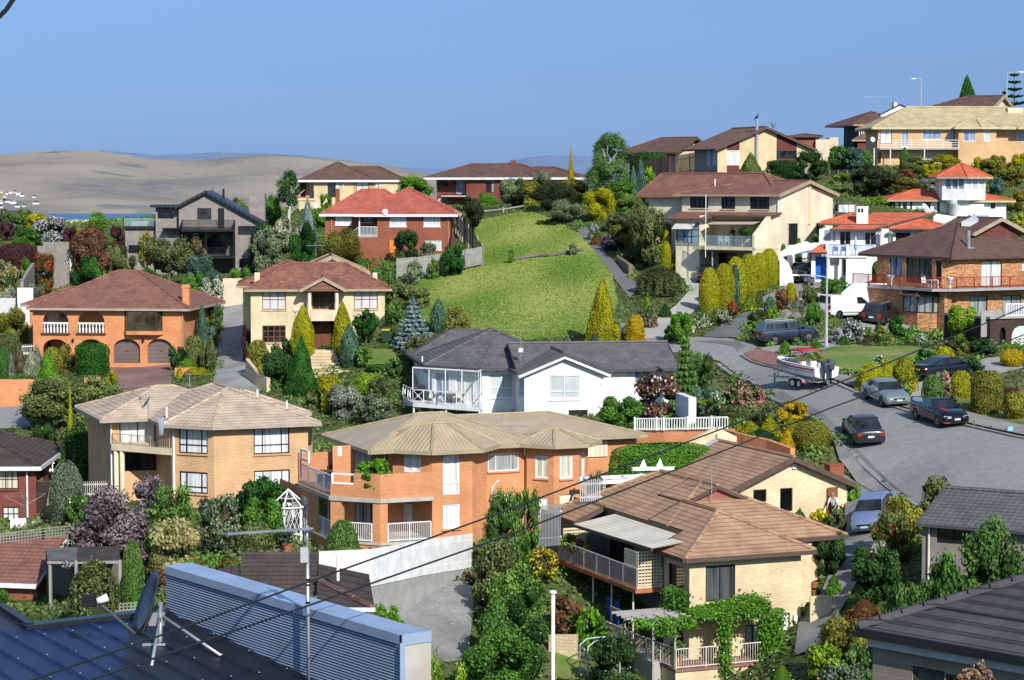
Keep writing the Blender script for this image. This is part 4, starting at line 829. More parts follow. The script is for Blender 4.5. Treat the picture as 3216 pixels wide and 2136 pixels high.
uR=H.fr(2060,600,2)[0];H.wall((uG,2),(uR,2),-4,we,Af,[(1780,478,1895,562,(Ak,Bp,2,1,.08))],sill=Ag);H.walls([(uG,0),(uG,2)],-4,we,Af)
H.walls([(uR,2),(uR,10),(uMl,14),(pW[0],vB)],-4,we,Af)
q0=(uMl,c);q1=(uMl-.55,c-1.75);l2=H.on(217,650,q1,(q1[0]-q,q1[1]+q))[0];q2=(q1[0]-q*l2,q1[1]+q*l2);v3=H.sd(135,600,q2[0]-.3)[0];q3=(q2[0]-.3,min(v3,q2[1]+4))
H.prt(MB().prism([q3,q2,q1,q0,pW],dk-.32,dk),'deck',Ag)
def xrail(pts,h=.95):
 B=MB()
 for i in range(len(pts)-1):
  a=Ve((*pts[i],dk));b=Ve((*pts[i+1],dk));L=(b-a).length;k=max(1,round(L/1.0))
  for j in range(k):
   p=a.lerp(b,j/k);r=a.lerp(b,(j+1)/k);Z=Ve((0,0,h));B.bar(p+Z,r+Z,.06,.07).bar(p+Z*.12,r+Z*.12,.05,.05).bar(p,p+Z,.06,.06)
   if j%2==0 or L<2: B.bar(p+Z*.12,r+Z*.97,.03,.03).bar(p+Z*.97,r+Z*.12,.03,.03);m=(p+r)/2+Z*.55;B.tube([m+(r-p).normalized().cross(Ve((0,0,1)))*.02,m-(r-p).normalized().cross(Ve((0,0,1)))*.02],.12,8)
  B.bar(b,b+Ve((0,0,h)),.06,.06)
 H.prt(B,'railing',Ap)
xrail([q3,q2,q1,q0])
B=MB();top=we-.12-dk;Z=Ve((0,0,1))
for a,b in ((q2,q1),(q1,q0)):
 a=Ve((*a,dk));b=Ve((*b,dk));k=4 if a.x<q1[0]-.1 else 2
 for j in range(k+1): p=a.lerp(b,j/k);B.bar(p+Z*.9,p+Z*top,.06,.06)
 B.bar(a+Z*top,b+Z*top,.08,.1)
 g=MB().poly([a+Z,b+Z,b+Z*(top-.05),a+Z*(top-.05)]);H.prt(g,'glass_screen',Dh)
H.prt(B,'screen_frame',Ap)
for p in (q2,((q2[0]+q1[0])/2,(q2[1]+q1[1])/2),q1,q3): H.pipe('deck_post',[(p[0]+.08,p[1]+.1,-4),(p[0]+.08,p[1]+.1,dk-.3)],.07,Ap)
HW=H;DKW=dk;HWq=(q0,q1,q2,pW)
H.roof([(-.55,-.5),(uG+.55,-.5),(uG+.55,9),(-.55,9)],we,(ap[1]-we)/(uG/2+.55),Cn,B6,gables=(0,2),barge=.2)
B=MB();
for a,b in (((-.5,we-.3),(uG/2,ap[1]-.3)),((uG/2,ap[1]-.3),(uG+.5,we-.3))): B.bar((a[0],-.46,a[1]),(b[0],-.46,b[1]),.06,.24)
H.prt(B,'barge_board',Ag)
r1=H.fr(2105,466,1.4)[0];kR=H.k(1600,282,5.6,we,4.2);H.roof([(uG-6,1.4),(r1,1.4),(r1,9.8),(uG-6,9.8)],we,kR,Cn,B6,gables=(1,3))
H.walls([(uR,2),(uR,9.5)],we,we+.3,Af);H.prt(MB().poly([(r1-.5,1.9,we-.1),(r1-.5,9.4,we-.1),(r1-.5,5.6,we+kR*3.9)]),Be,Af)
mo=off([pW,(uMl,c),(4.0,c),(4.0,c+11),(pW[0],c+11)],.6);ap=H.fr(850,190,c+5.4);kA=(ap[1]-we)/5.45;H.roof(mo,we,kA,Cn,B6)
H.roof([(pW[0]-.6,15.6),(pW[0]+9,15.6),(pW[0]+9,23),(pW[0]-.6,23)],we,kA*1.08,Cn,B6);vB=min(vB,22.4)
vent(H,284,380,pW[1]+2.2,.45);vent(H,1706,440,2.4,.45)
u,w=H.fr(980,385,2.2); ar_(Bt,'rod aerial on a tall lattice mast above the grey roof of the white house',H.world(u,2.2,w),2.0,-5,n=10,L=2.6); u,w=H.fr(978,338,2.3); tag(MB().box((-.16,-.1,-.12),(.16,.1,.16)).bd('roof_box',Ag,loc=H.world(u,2.2,w)),'small pale junction box at the foot of the mast on the grey roof','junction box')
H=House('corner_house','cream brick corner house with tan tiled roof, balcony with lattice screens and dark windows',12,1055,1400,107,22)
u1=H.fr(1776,1000)[0];we=H.fr(1300,742)[1];v1=H.sd(892,950,0)[0]
H.wall((0,0),(u1,0),-4,we,Ax,[(1163,817,1352,1034,(Ae,BW,2,1,.06)),(1420,1200,1515,1395,(Ae,A4,2,1,.06),A1)],sill=Ax)
ux=H.fr(1842,1000,1.4)[0];H.wall((u1,1.4),(ux,1.4),-4,we,Ax);H.walls([(u1,0),(u1,1.4)],-4,we,Ax);H.walls([(ux,1.4),(ux,8)],-4,we,Ax)
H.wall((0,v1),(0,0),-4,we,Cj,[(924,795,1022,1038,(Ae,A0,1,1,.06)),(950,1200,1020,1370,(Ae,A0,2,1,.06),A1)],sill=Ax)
ud=H.fr(715,985,v1+.1)[0];dkt=H.fr(715,968,v1+.1)[1];dkb=H.fr(715,992,v1+.1)[1];vE=H.sd(212,800,ud)[0]
H.prt(MB().prism([(ud,v1+.1),(0,v1+.1),(1.3,v1+.1),(1.3,vE),(ud,vE)],dkb,dkt),A5,Bn);H.prt(MB().bar((ud-.03,v1+.07,(dkb+dkt)/2),(0,v1+.07,(dkb+dkt)/2),.06,dkt-dkb+.02).bar((ud-.03,v1+.07,(dkb+dkt)/2),(ud-.03,vE,(dkb+dkt)/2),.06,dkt-dkb+.02).poly([(ud,v1+.1,dkt+.01),(1.3,v1+.1,dkt+.01),(1.3,vE,dkt+.01),(ud,vE,dkt+.01)]),'balcony_tiles',AM)
H.rail([(ud+.05,vE,dkt),(ud+.05,v1+.15,dkt)],1.0,A6,.13,.028,.01,1.75);H.rail([(ud+.05,v1+.15,dkt),(-.05,v1+.15,dkt)],1.0,A6,0,.028,.01,1.75)
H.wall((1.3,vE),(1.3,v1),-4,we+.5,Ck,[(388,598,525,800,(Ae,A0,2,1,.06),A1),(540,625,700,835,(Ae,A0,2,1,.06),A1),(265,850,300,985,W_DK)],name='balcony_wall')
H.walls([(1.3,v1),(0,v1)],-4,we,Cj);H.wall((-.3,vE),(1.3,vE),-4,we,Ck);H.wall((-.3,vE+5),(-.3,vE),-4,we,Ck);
for x in (437,556,695): v,w=H.sd(x,1100,ud+.25);H.pipe(Cs,[(ud+.25,v,-4),(ud+.25,v,dkb)],.045,A6)
def lattice(p,qq,w0,w1,name='lattice_screen'):
 a=Ve(p);b=Ve(qq);L=(b-a).length;d=(b-a)/L;B=MB();P=lambda s,w:(a.x+d.x*s,a.y+d.y*s,w);k=max(2,int(L/.16));m=int((w1-w0)/.16)
 for i in range(k+1): B.bar(P(L*i/k,w0),P(L*i/k,w1),.03,.095)
 for j in range(m+1): z=w0+(w1-w0)*j/m;B.bar(P(0,z),P(L,z),.035,.095)
 H.prt(B,name,Bf)
a=H.fr(727,728,v1+.18);b=H.fr(868,952,v1+.18);lattice((a[0],v1+.18),(b[0],v1+.18),b[1],a[1])
s0=H.sd(642,710,ud+.12);s1=H.sd(718,845,ud+.12);lattice((ud+.12,s1[0]),(ud+.12,s0[0]),s1[1],H.sd(680,718,ud+.12)[1])
a=H.fr(245,580,vE-.1);b=H.fr(388,705,vE-.1);lattice((a[0],vE-.1),(b[0],vE-.1),b[1]-.4,a[1])
pa=H.sd(312,546,ud+.2);pb=H.sd(818,702,ud+.2);pi=1.25;wi=we+.55
H.prt(MB().poly([(ud+.2,pb[0],pb[1]),(pi,pb[0],wi),(pi,pa[0],wi),(ud+.2,pa[0],pa[1])][::-1]).poly([(ud+.2,pb[0],pb[1]-.03),(pi,pb[0],wi-.03),(pi,pa[0],wi-.03),(ud+.2,pa[0],pa[1]-.03)]),'patio_roof',Cp); H.prt(MB().bar((ud+.18,pb[0],pb[1]-.08),(ud+.18,pa[0],pa[1]-.08),.1,.14),'gutter',AF)
k=.42;ur=H.fr(1874,688,-.5)[0]
H.roof([(-.5,-.5),(ur,-.5),(ur,7),(1.2,7),(1.2,3.0),(-.5,2.9)],we,[.46]*6,BU,AF,gables=(2,3,4))
u9=10.5;H.roof([(1.2,3.1),(u9,3.1),(u9,16.4),(1.2,16.4)],[we,we,we,we+k*1.7],[k,k,.8,k],BU,AF);H.walls([(ux,3.8),(u9-.6,3.8),(u9-.6,15)],-4,we,Ax)
H.roof([(-.5,vE-.1),(1.3,vE-.1),(1.3,16.4),(-.5,16.4)],[we]*4,[9,9,.8,k],BU,AF,gables=(0,1))
gw_=we+k*3.8;H.roof([(3.2,6.8),(6.8,6.8),(6.8,10),(3.2,10)],gw_,k,BU,AF,gables=(0,2),fh=.12);H.prt(MB().poly([(3.4,7.0,gw_-.1),(6.6,7.0,gw_-.1),(5.0,7.0,gw_+k*1.7)]),'gablet',Dr)
vw_=14.0;a=H.fr(1380,330,vw_);b=H.fr(2075,300,vw_);ap=H.fr(1735,118,vw_-.5);ul,ur2=a[0],b[0];wg=H.fr(2125,285,vw_-.5)[1];b2=H.fr(2125,285,vw_-.5)[0];a2=2*ap[0]-b2
H.wall((ul,vw_),(ur2,vw_),-4,wg-.1,Ax,[(1470,325,1554,402,(Ci,A0,1,1,.06)),(1643,314,1722,462,(Ci,A0,1,1,.06)),(1946,311,2013,548,(BX,A0,1,1,.05),'doorway')],gable=(ap[0]-ul,ap[1]-.25))
s=H.fr(2000,320,vw_+.1);tp=H.fr(1990,312,vw_)[1];bt=H.fr(1990,545,vw_)[1];u=H.fr(2012,400,vw_)[0];H.prt(MB().bar((u-.05,vw_+.0,(tp+bt)/2),(u-.72,vw_-.12,(tp+bt)/2),.05,tp-bt),'front_door',BX)
H.walls([(ur2,vw_),(ur2,vw_+9)],-4,wg,Ax)
vb=vw_+9;H.roof([(a2,vw_-.5),(b2,vw_-.5),(b2,vb),(a2,vb)],wg,(ap[1]-wg)/((b2-a2)/2),BU,AF,gables=(0,2),fh=.22)
H.prt(MB().bar((a2-.2,vb+.1,wg+.25),(ap[0],vb+.1,ap[1]+.45),.3,.6).bar((ap[0],vb+.1,ap[1]+.45),(b2,vb+.1,wg+.25),.3,.6),BM,Ax);H.prt(MB().bar((a2,vb-.3,wg+.05),(ap[0],vb-.3,ap[1]+.08),.5,.05),'flashing',BK)
u,w=H.fr(1737,175,vw_-.1);o=H.box('alarm_box',(u-.13,vw_-.12,w-.14),(u+.13,vw_,w+.14),Ag)
u,w=H.fr(1738,1150,-.1);H.box('wall_lamp',(u-.09,-.2,w-.14),(u+.09,0,w+.14),Ag)
u,w=H.fr(1200,400,6.6);ar_(Bt,'thin grey mast on the small timber gablet of the tan roof',H.world(u,6.6,w),2.0,40,n=4,L=.6)
pt_=H.fr(1300,1455,-1.7)[1];u0=H.fr(968,1460,-1.7)[0];uT=H.fr(1740,1420,-1.7)[0]
H.prt(MB().prism([(u0,-1.7),(uT,-1.7),(uT,0),(u0,0)],pt_-2.2,pt_-.12),'terrace',Ax); H.box('terrace_edge',(u0-.05,-1.78,pt_-.13),(uT+.05,0,pt_),C7)
H.rail([(u0+.05,-1.65,pt_),(uT-.05,-1.65,pt_),(uT-.05,-.05,pt_)],.95,A6,.13,.025,.01,1.6)
HC=H;HCz=(u0,uT,pt_,v1,ud)
a=H.sd(1670,1140,0);a=H.fr(1672,1120,-.02);b=H.fr(1700,1375,-.02);H.window((0,0),(1,0),(0,-1),a[0]-.55,b[0],pt_,a[1],(Ae,Ag,1,1,.06),B4,rec=-.02)
zz=pt_+.1;H.prt(MB().prism([(ud-.6,-.2),(0,-.2),(0,vE),(ud-.6,vE)],zz-3,zz-.0),'lower_terrace',Bn);H.rail([(ud-.5,vE-4,zz),(ud-.5,v1-.4,zz),(u0+.05,-1.6,pt_)],.95,A6,.13,.025,.01,1.6)
def pergola():
 H=HC;t=em_(CS,H.world(0,0,0),H.yaw,'weathered timber pergola hung with green creeper over the lower terrace',CS);w=H.fr(1200,1150,-1.0)[1]
 l=H.fr(735,1150,-1.6)[0];r=H.fr(1560,1165,-1.6)[0]
 for v in (-1.5,-.25): MB().bar((l+.3,v,w),(r,v,w),.07,.16).bd(B7,Az,t)
 MB().bar((l+.7,-1.5,w),(l+.7,v1+.4,w),.07,.16).bd(B7,Az,t)
 n=12
 for i in range(n): x=l+.3+(r-l-.3)*i/(n-1);MB().bar((x,-1.95,w+.13),(x,.0,w+.13),.05,.12).bd('rafter',Az,t)
 for i in range(5): MB().bar((l-.1,-.9+i*.55,w+.13),(.0,-.9+i*.55,w+.13),.05,.12).bd('rafter',Az,t)
 for x,v in ((l+.75,-1.5),(u0+.05,-1.5),(l+.75,v1*.6)): MB().bar((x,v,pt_-.6),(x,v,w),.1,.1).bd(Bg,Az,t)
 return l,r,w
PERG=pergola()
H=House('balcony_house','cream brick house with long brown roof, glass-fronted balcony and tan awning',9,1398,1060,206,-38)
uL=H.fr(445,450)[0];we=H.fr(1380,350)[1];gy=H.sd(1930,500,0)[0];apx=H.sd(1703,215,.4);we2=H.sd(1405,352,.4)[1]
H.wall((uL,0),(0,0),-.5,we,AY,[(523,358,702,482,(Ae,Au,4,1,.06,None,[.68])),(832,363,968,490,(Ae,Au,3,1,.06,None,[.68])),(1115,369,1305,494,(Ae,Au,4,1,.06,None,[.68]))],sill=Bc)
we=min(we,H.fr(1000,345,-.6)[1]+.02)
H.wall((0,0),(0,gy),-3,we,AY,[(1484,634,1585,842,(Ae,Au,2,1,.06,None,[.74])),(1768,630,1795,760,(Ae,Au,1,1,.06))],gable=(gy/2,apx[1]-.35))
c=H.sd(1696,420,0)[0]; t1=H.sd(1697,640,-.0)[1]; H.prt(MB().box((0,c-.14,t1),(.16,c+.14,H.sd(1697,215,0)[1])),'chimney_breast',Bf); H.pipe('flue',[(-.1,gy/2,we+2.5),(-.1,gy/2,H.sd(1696,140,0)[1])],.13,Aj)
H.walls([(0,gy),(uL,gy),(uL,0)],-3,we,AY)
H.roof([(uL-.6,-.6),(.4,-.6),(.4,gy+.5),(uL-.6,gy+.5)],we,(apx[1]-we)/((gy+1.1)/2),Bd,AT,gables=(1,),fh=.18,barge=.26)
vq=gy*.55;g0=H.fr(240,142,vq);g1=H.fr(310,292,vq-4.2);a=H.fr(180,292,vq-3)
rl=H.fr(243,143,vq)[0];wl=we-.1;pk=H.fr(700,143,vq)[1];H.roof([(rl,vq-4.2),(H.fr(1250,143,vq)[0]+4.2,vq-4.2),(H.fr(1250,143,vq)[0]+4.2,vq+4.2),(rl,vq+4.2)],wl,(pk-wl)/4.2,Bd,Dr,gables=(3,),barge=.3)
H.walls([(rl+.6,vq+3.6),(rl+.6,vq-3.6),(uL+1,vq-3.6)],-3,wl,AY);H.prt(MB().poly([(rl+.6,vq+3.6,wl),(rl+.6,vq-3.6,wl),(rl+.6,vq,pk-.2)]),Be,AY);
vf=-2.6;ws=H.fr(430,585,vf-.4)[1];wt=H.fr(900,520,0)[1];ua=H.fr(268,580,vf-.4)[0];ub=H.fr(640,595,vf-.4)[0]
def sr(P,mat,fm,name=BE):
 B=MB().poly(P);o=H.prt(B,name,mat);U=MB().poly([(p[0],p[1],p[2]-.12) for p in P][::-1])
 for i in range(len(P)): a,b=P[i],P[(i+1)%len(P)];U.bar((a[0],a[1],a[2]-.08),(b[0],b[1],b[2]-.08),.05,.17)
 U.bd('fascia',fm,o)
sr([(ua,vf-.4,ws),(ub,vf-.4,ws),(ub+.6,0,wt),(uL-.3,0,wt)],Bd,AF);sr([(ub,vf+.9,ws+.35),(.25,vf+1.1,ws+.3),(.25,0,wt),(ub+.3,0,wt)],Bd,AF)
fl=H.fr(800,862,-4.0)[1];uw=H.fr(385,700,vf)[0];ue=H.fr(617,700,vf)[0]
H.wall((uw,vf),(ue,vf),-3,ws,AY,[(388,622,612,832,(Ae,Bp,3,3,.06))],sill=Bc);H.walls([(ue,vf),(ue,0)],-3,ws+.3,AY);H.walls([(uw-1.2,0),(uw-1.2,vf+1.0),(uw,vf+1.0),(uw,vf)],-3,ws,AY)
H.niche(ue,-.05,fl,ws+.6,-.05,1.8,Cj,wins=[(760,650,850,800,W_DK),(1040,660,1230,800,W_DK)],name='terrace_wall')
us=H.fr(540,860,-4)[0];H.prt(MB().prism([(us,-3.8),(us+1.6,-4.2),(.05,-4.2),(.05,0),(us,0)],fl-.28,fl),A5,Bf)
H.rail([(us+.1,-3.75,fl),(us+1.6,-4.1,fl),(-.05,-4.1,fl)],1.0,Aj,0,.02,.01,1.4,glass=Di)
B=MB().poly([(0.02,-4.2,-1),(0.02,0,-1),(0.02,0,ws+.55),(0.02,-2.0,ws+.2),(0.02,-4.2,fl+1.15)]).poly([(-.22,-4.2,-1),(-.22,0,-1),(-.22,0,ws+.55),(-.22,-2.0,ws+.2),(-.22,-4.2,fl+1.15)][::-1]).poly([(-.22,-4.2,-1),(.02,-4.2,-1),(.02,-4.2,fl+1.15),(-.22,-4.2,fl+1.15)]).poly([(-.22,-4.2,fl+1.15),(.02,-4.2,fl+1.15),(.02,-2,ws+.2),(-.22,-2,ws+.2)]);H.prt(B,'wing_wall',AY)
aw=[H.fr(800,598,-.3),H.fr(1262,600,-.3),H.fr(1140,642,-2.8),H.fr(685,642,-2.8)]
t=MB().poly([(aw[3][0],-3.0,aw[3][1]),(aw[2][0]+.2,-3.0,aw[2][1]),(aw[1][0],-.3,aw[1][1]),(aw[0][0],-.3,aw[0][1])]);H.prt(t,'awning','canvas_tan')
a=H.fr(385,622,vf-.05);b=H.fr(540,690,vf-.8);H.prt(MB().poly([(a[0],vf-.8,b[1]),(a[0]+(b[0]-a[0])*.98,vf-.8,b[1]),(a[0]+(b[0]-a[0]),vf-.03,a[1]),(a[0]+.05,vf-.03,a[1])]),'window_awning','awning_stripe')
H.pipe(Cs,[(us+2.0,-3.6,-4),(us+2.0,-3.6,fl-.2)],.07,Aj);H.wall((us-1,-.3),(-.1,-.3),-3,fl,Cj,[(805,920,985,1040,(Ae,A0,1,1,.08),'carport_opening')],name='carport_wall')
H.pipe(Br,[H.fr(1393,360,-.1)[:1]+(-.1,we-.1),H.fr(1390,530,-.1)[:1]+(-.1,wt)],.05,Ag);vent(H,770,195,3.0,.5)
u,w=H.fr(680,350,-4.4);tag(MB().tube([(0,0,0),(0,0,H.fr(680,348,-4.4)[1]-fl+1)],.035,7).bd('flagpole',Ag,loc=H.world(u,-4.4,fl-1)),'thin bare white flagpole in front of the cream balcony house','flagpole')
HB=H;HBf=(fl,us)
H=House('red_roofed_house','red brick two-storey house with a bright red tiled roof beside the grass field',2,1070,1010,238,-1)
L=H.fr(1707,800)[0];we=H.fr(1300,620)[1];D=9.4
H.wall((0,0),(L,0),-3,we,A3,[(1177,622,1323,726,W_LACE),(1474,622,1619,726,W_LACE),(1178,838,1245,1000,('wood_orange','wood_orange',2,2,.08),B4),(1485,848,1630,930,W_LACE)],sill=Ag)
uq=H.fr(905,700,0)[0];ul=H.fr(615,700,2.4)[0];fl=H.fr(1000,808)[1]
H.wall((ul,2.4),(0.0,2.4),-3,we,A3,[(703,612,848,712,W_LACE),(938,628,1032,688,W_DK)],sill=Ag);H.walls([(0,2.4),(0,0)],-3,we,A3)
H.box('porch_floor',(uq,0,fl-.15),(0,2.4,fl),BZ); H.prt(MB().poly([(uq,0,-3),(0,0,-3),(0,0,fl-.15),(uq,0,fl-.15)]).poly([(uq,2.4,-3),(uq,0,-3),(uq,0,fl-.15),(uq,2.4,fl-.15)]),'porch_base',A3)
H.rail([(uq+.1,.05,fl),(-.03,.05,fl)],.95,Ap,.14,.03,.018,3);H.box('porch_post',(uq+.03,.02,fl),(uq+.16,.14,we),Ag);H.rail([(uq-.9,.1,fl-.7),(uq,.05,fl)],.95,B5,.2,.03,.015,3)
uL=H.fr(868,606,-.6)[0];uR=H.fr(1764,608,-.6)[0];k=H.k(1150,395,4.7,we,5.3);u0=H.fr(568,598,1.8)[0]
H.roof([(uL,-.6),(uR,-.6),(uR,10),(uL,10)],we,k,C8,Bh,fh=.26);H.roof([(u0,1.8),(uR-4,1.8),(uR-4,10.1),(u0,10.1)],we,k*1.22,C8,Bh,fh=.26);H.walls([(L,0),(L,9.4),(ul,9.4),(ul,2.4)],-3,we,A3)
for x in (668,1686): u,w=H.fr(x,700,-.08 if x>900 else 2.3);H.pipe(Br,[(u,-.08 if x>900 else 2.3,-2),(u,-.08 if x>900 else 2.3,we-.1)],.055,'fascia_pink')
u,w=H.fr(1138,600,-.7); t=em_(B2,H.world(u,-.7,w),0,'small round white dish on the white gutter of the red roofed house',CR); MB().lt_([(.02,0),(.3,.05),(.31,.07),(.02,.02)],16,(0,0,0)).bd(Cr,Ag,t).rotation_euler=(R(70),0,0); MB().tube([(0,.1,-.2),(0,.05,.0)],.02,5).bd('arm',Aj,t)
H=House('yellow_brick_house','yellow brick house with brown hipped roof and white gutters behind the red roofed house',2,400,560,289,4)
we=H.fr(700,322)[1];L=H.fr(1320,400)[0];a=H.fr(515,400)[0]
H.wall((a,0),(L,0),-3,we,Bo,[(636,340,705,472,W_DK),(886,335,996,420,W_BLKC),(1036,335,1080,392,W_BLKC),(480,512,553,560,W_LACE)]);f=H.fr(450,482)[1]
b=H.fr(705,400,-.05);H.prt(MB().box((b[0],-.12,-3),(H.fr(742,400)[0],.05,H.fr(720,398)[1])),'pier',A3);H.prt(MB().box((H.fr(708,340)[0],-.08,H.fr(708,396)[1]),(H.fr(736,340)[0],.03,we-.1)),CU,Bx)
c=H.fr(862,335)[0];H.prt(MB().box((H.fr(997,335)[0],-.03,H.fr(997,392)[1]),(H.fr(1030,335)[0],.03,we)).box((c,-.03,H.fr(997,420)[1]),(H.fr(885,335)[0],.03,we)),'brick_panel',AJ)
H.niche(-.2,a,f,we,0,1.8,AJ,wins=[(400,335,445,470,W_DK),(475,335,512,470,W_LACE)]); H.rail([(-.2,-.05,f),(a,-.05,f)],1.0,BJ,.13,.025,.012,2); H.box('balcony_slab',(-.3,-.15,f-.25),(a+.2,.1,f),Bf); H.prt(MB().poly([(-.2,0,-3),(a,0,-3),(a,0,f-.2),(-.2,0,f-.2)]),'base_wall',Bo)
x0=H.fr(385,320,-.6)[0];x1=H.fr(1060,318,-.6)[0];x2=H.fr(1335,318,-.6)[0];k=H.k(698,168,4.2,we,4.8)
H.roof([(x0,-.6),(x1,-.6),(x1,9),(x0,9)],we,k,AS,Bh,fh=.26);H.roof([(x0+3,-.3),(x2,-.3),(x2,7),(x0+3,7)],we,k,AS,Bh,fh=.26);H.walls([(L,0),(L,8),(-.2,8),(-.2,0)],-3,we,Bo);vent(H,1102,215,4.5,.2)
H.pipe(Br,[(H.fr(770,340)[0],-.08,we-.2),(H.fr(772,420)[0],-.08,H.fr(772,420)[1])],.06,Ag)
H=House('long_brick_house','long low dark red brick house with a broad brown roof on the crest',2,1575,520,315,-12)
we=H.fr(1900,300)[1];L=H.fr(2830,400)[0];a=H.fr(1845,400)[0];f=H.fr(1740,455)[1]
H.wall((a,0),(L,0),-3,we,Bb,[(2018,315,2062,430,W_DK),(2064,315,2088,430,W_BLKC)])
H.wall((0,1.5),(a,1.5),-3,we,Bb,[(1550,312,1590,400,W_SHADE),(1638,312,1690,372,W_DK),(1760,315,1830,440,W_WB),(1575,482,1632,560,(Ak,Ag,1,1,.05),'garage_door'),(1650,480,1678,528,(Ak,Au,1,1,.06))]);H.walls([(a,1.5),(a,0)],-3,we,Bb)
H.box(A5,(H.fr(1630,455,.2)[0],.0,f-.2),(a,1.5,f),Bn);H.rail([(H.fr(1635,455,.2)[0],.05,f),(a,.05,f)],.95,BJ,.16,.025,.01,1.5)
x0=H.fr(1472,292,-.6)[0];x1=H.fr(2840,296,-.6)[0];k=H.k(2200,180,5,we,5.6);H.roof([(x0,-.6),(x1-4,-.6),(x1-4,10.6),(x0,10.6)],we,k,AS,Bh,fh=.3);H.roof([(x1-12,-.2),(x1,-.2),(x1,9),(x1-12,9)],we,k*.93,AS,Bh,fh=.3)
x2=H.fr(2180,296,-1.6)[0];H.roof([(x2,-1.6),(x2+4.4,-1.6),(x2+4.4,4),(x2,4)],we,k,AS,Bh,fh=.3)
a=H.fr(2232,175,4.5);b=H.fr(2268,146,4.5);H.box(B0,(a[0],4.5,a[1]-1),(b[0],5.2,b[1]),Bb);vent(H,1695,285,1.5,.4);u,w=H.fr(1798,180,4.5);ar_(Bt,'tiny pale aerial on the ridge of the long low house on the crest',H.world(u,4.5,w),.9,80,n=4,L=.5)
H=House('grey_modern_house','modern grey-brown rendered house with dark metal gable roof and black balconies',1,1565,1140,240,3)
ap=H.fr(1790,412,-.6);e0=H.fr(1525,550,-.6);e1=H.fr(2305,690,-.6);u1=H.fr(2052,900)[0];f1=H.fr(1800,748)[1];f2=H.fr(1800,985)[1];uA=ap[0];kk1=(ap[1]-e0[1])/(uA-e0[0]);kk2=(ap[1]-e1[1])/(e1[0]-uA)
ue=H.fr(2290,700)[0]
H.wall((0,0),(u1,0),f1,e0[1]-.2,AA,[(1720,560,1843,666,W_DK),(1900,566,1957,742,(Ae,Ae,1,1,.06),B4)])
w1=ap[1]-kk2*(u1-uA)-.1;wl=e0[1]-.2;H.prt(MB().poly([(0,0,wl),(u1,0,wl),(u1,0,w1),(uA,0,ap[1]-.2)]),Be,AA)
H.wall((u1,.02),(ue,.02),-4,ap[1]-kk2*(ue-uA)-.1,AA,[(2075,722,2245,800,W_DK),(2087,1008,2200,1085,W_DK)]);H.prt(MB().poly([(u1,.02,ap[1]-kk2*(ue-uA)-.1),(ue,.02,ap[1]-kk2*(ue-uA)-.1),(u1,.02,w1)]),Be,AA)
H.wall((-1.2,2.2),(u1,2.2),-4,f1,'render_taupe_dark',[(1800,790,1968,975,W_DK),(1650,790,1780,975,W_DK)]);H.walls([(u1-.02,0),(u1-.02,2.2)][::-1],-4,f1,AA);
H.box(A5,(H.fr(1580,745,-1.2)[0],-1.2,f1-.25),(u1,2.2,f1),Ae);ub=H.fr(1585,700,-1.1)[0];H.rail([(ub,0,f1),(ub,-1.1,f1),(u1,-1.1,f1),(u1,0,f1)],.95,BJ,.06,.02,.012,1.6)
H.box(A5,(H.fr(1760,990,-1.2)[0]-1.5,-1.2,f2-.2),(u1,2.2,f2),Ae);H.rail([(H.fr(1760,990,-1.1)[0],-1.1,f2),(u1,-1.1,f2)],.95,BJ,.09,.02,.012,1.6);H.pipe(Cs,[(u1-.1,-1.1,-4),(u1-.1,-1.1,f1)],.06,Ae);H.pipe(Cs,[(H.fr(1800,850,-1.1)[0],-1.1,-4),(H.fr(1800,850,-1.1)[0],-1.1,f1)],.05,Ae)
B=MB();P=[(e0[0],e0[1]),(uA,ap[1]),(e1[0],e1[1])]
for i in range(2):
 (a,b),(c,d)=P[i],P[i+1];B.poly([(a,-.6,b),(c,-.6,d),(c,9,d),(a,9,b)]);B.poly([(a,-.6,b-.3),(c,-.6,d-.3),(c,9,d-.3),(a,9,b-.3)][::-1]);B.poly([(a,-.6,b-.3),(c,-.6,d-.3),(c,-.6,d),(a,-.6,b)])
H.prt(B,BE,Dc)
xl=H.fr(1357,650,1.0)[0];wt=H.fr(1400,560,1.0)[1];H.wall((xl,1.0),(0,1.0),-4,wt,AA,[(1375,566,1508,657,(Ae,A0,1,1,.05,[.5]))]);H.walls([(0,1),(0,0)],-4,wt,AA);H.walls([(xl,7),(xl,1.0)],-4,wt,AA);r0=H.fr(1310,552,.4)[0];H.box(BE,(r0,.3,wt),(.1,7,wt+.28),Dc)
x2=H.fr(1092,800,2.0)[0];t2=H.fr(1200,748,2.0)[1];H.wall((x2,2.0),(xl+.5,2.0),-4,t2,AA,[(1120,888,1300,960,W_DK)]);H.walls([(x2,8),(x2,2)],-4,t2,AA);H.box('roof_terrace',(H.fr(1075,740,1.8)[0],1.7,t2),(xl+.5,8,t2+.2),Ae)
g0=H.fr(1075,730,1.8)[0];H.rail([(g0+.05,6,t2+.2),(g0+.05,1.8,t2+.2),(xl,1.8,t2+.2)],1.05,BJ,0,.03,.01,2.4,glass=Di)
x3=H.fr(1450,800,1.6)[0];H.box('balcony_slab',(x3-.2,-.4,t2),(.1,2,t2+.15),Ae)
a=H.fr(2175,610,4.0);b=H.fr(2308,440,4.0);H.prt(MB().prism([(a[0],3.6),(b[0],3.6),(b[0]+.1,4.6),(a[0],4.6)],a[1]-2,b[1]),B0,AA);u,w=H.fr(1950,480,3);H.pipe('flue',[(u,3,w-.6),(u,3,H.fr(1950,398,3)[1])],.12,Ae)
H.walls([(ue,.02),(ue,8),(x2,8)],-4,e1[1],AA)
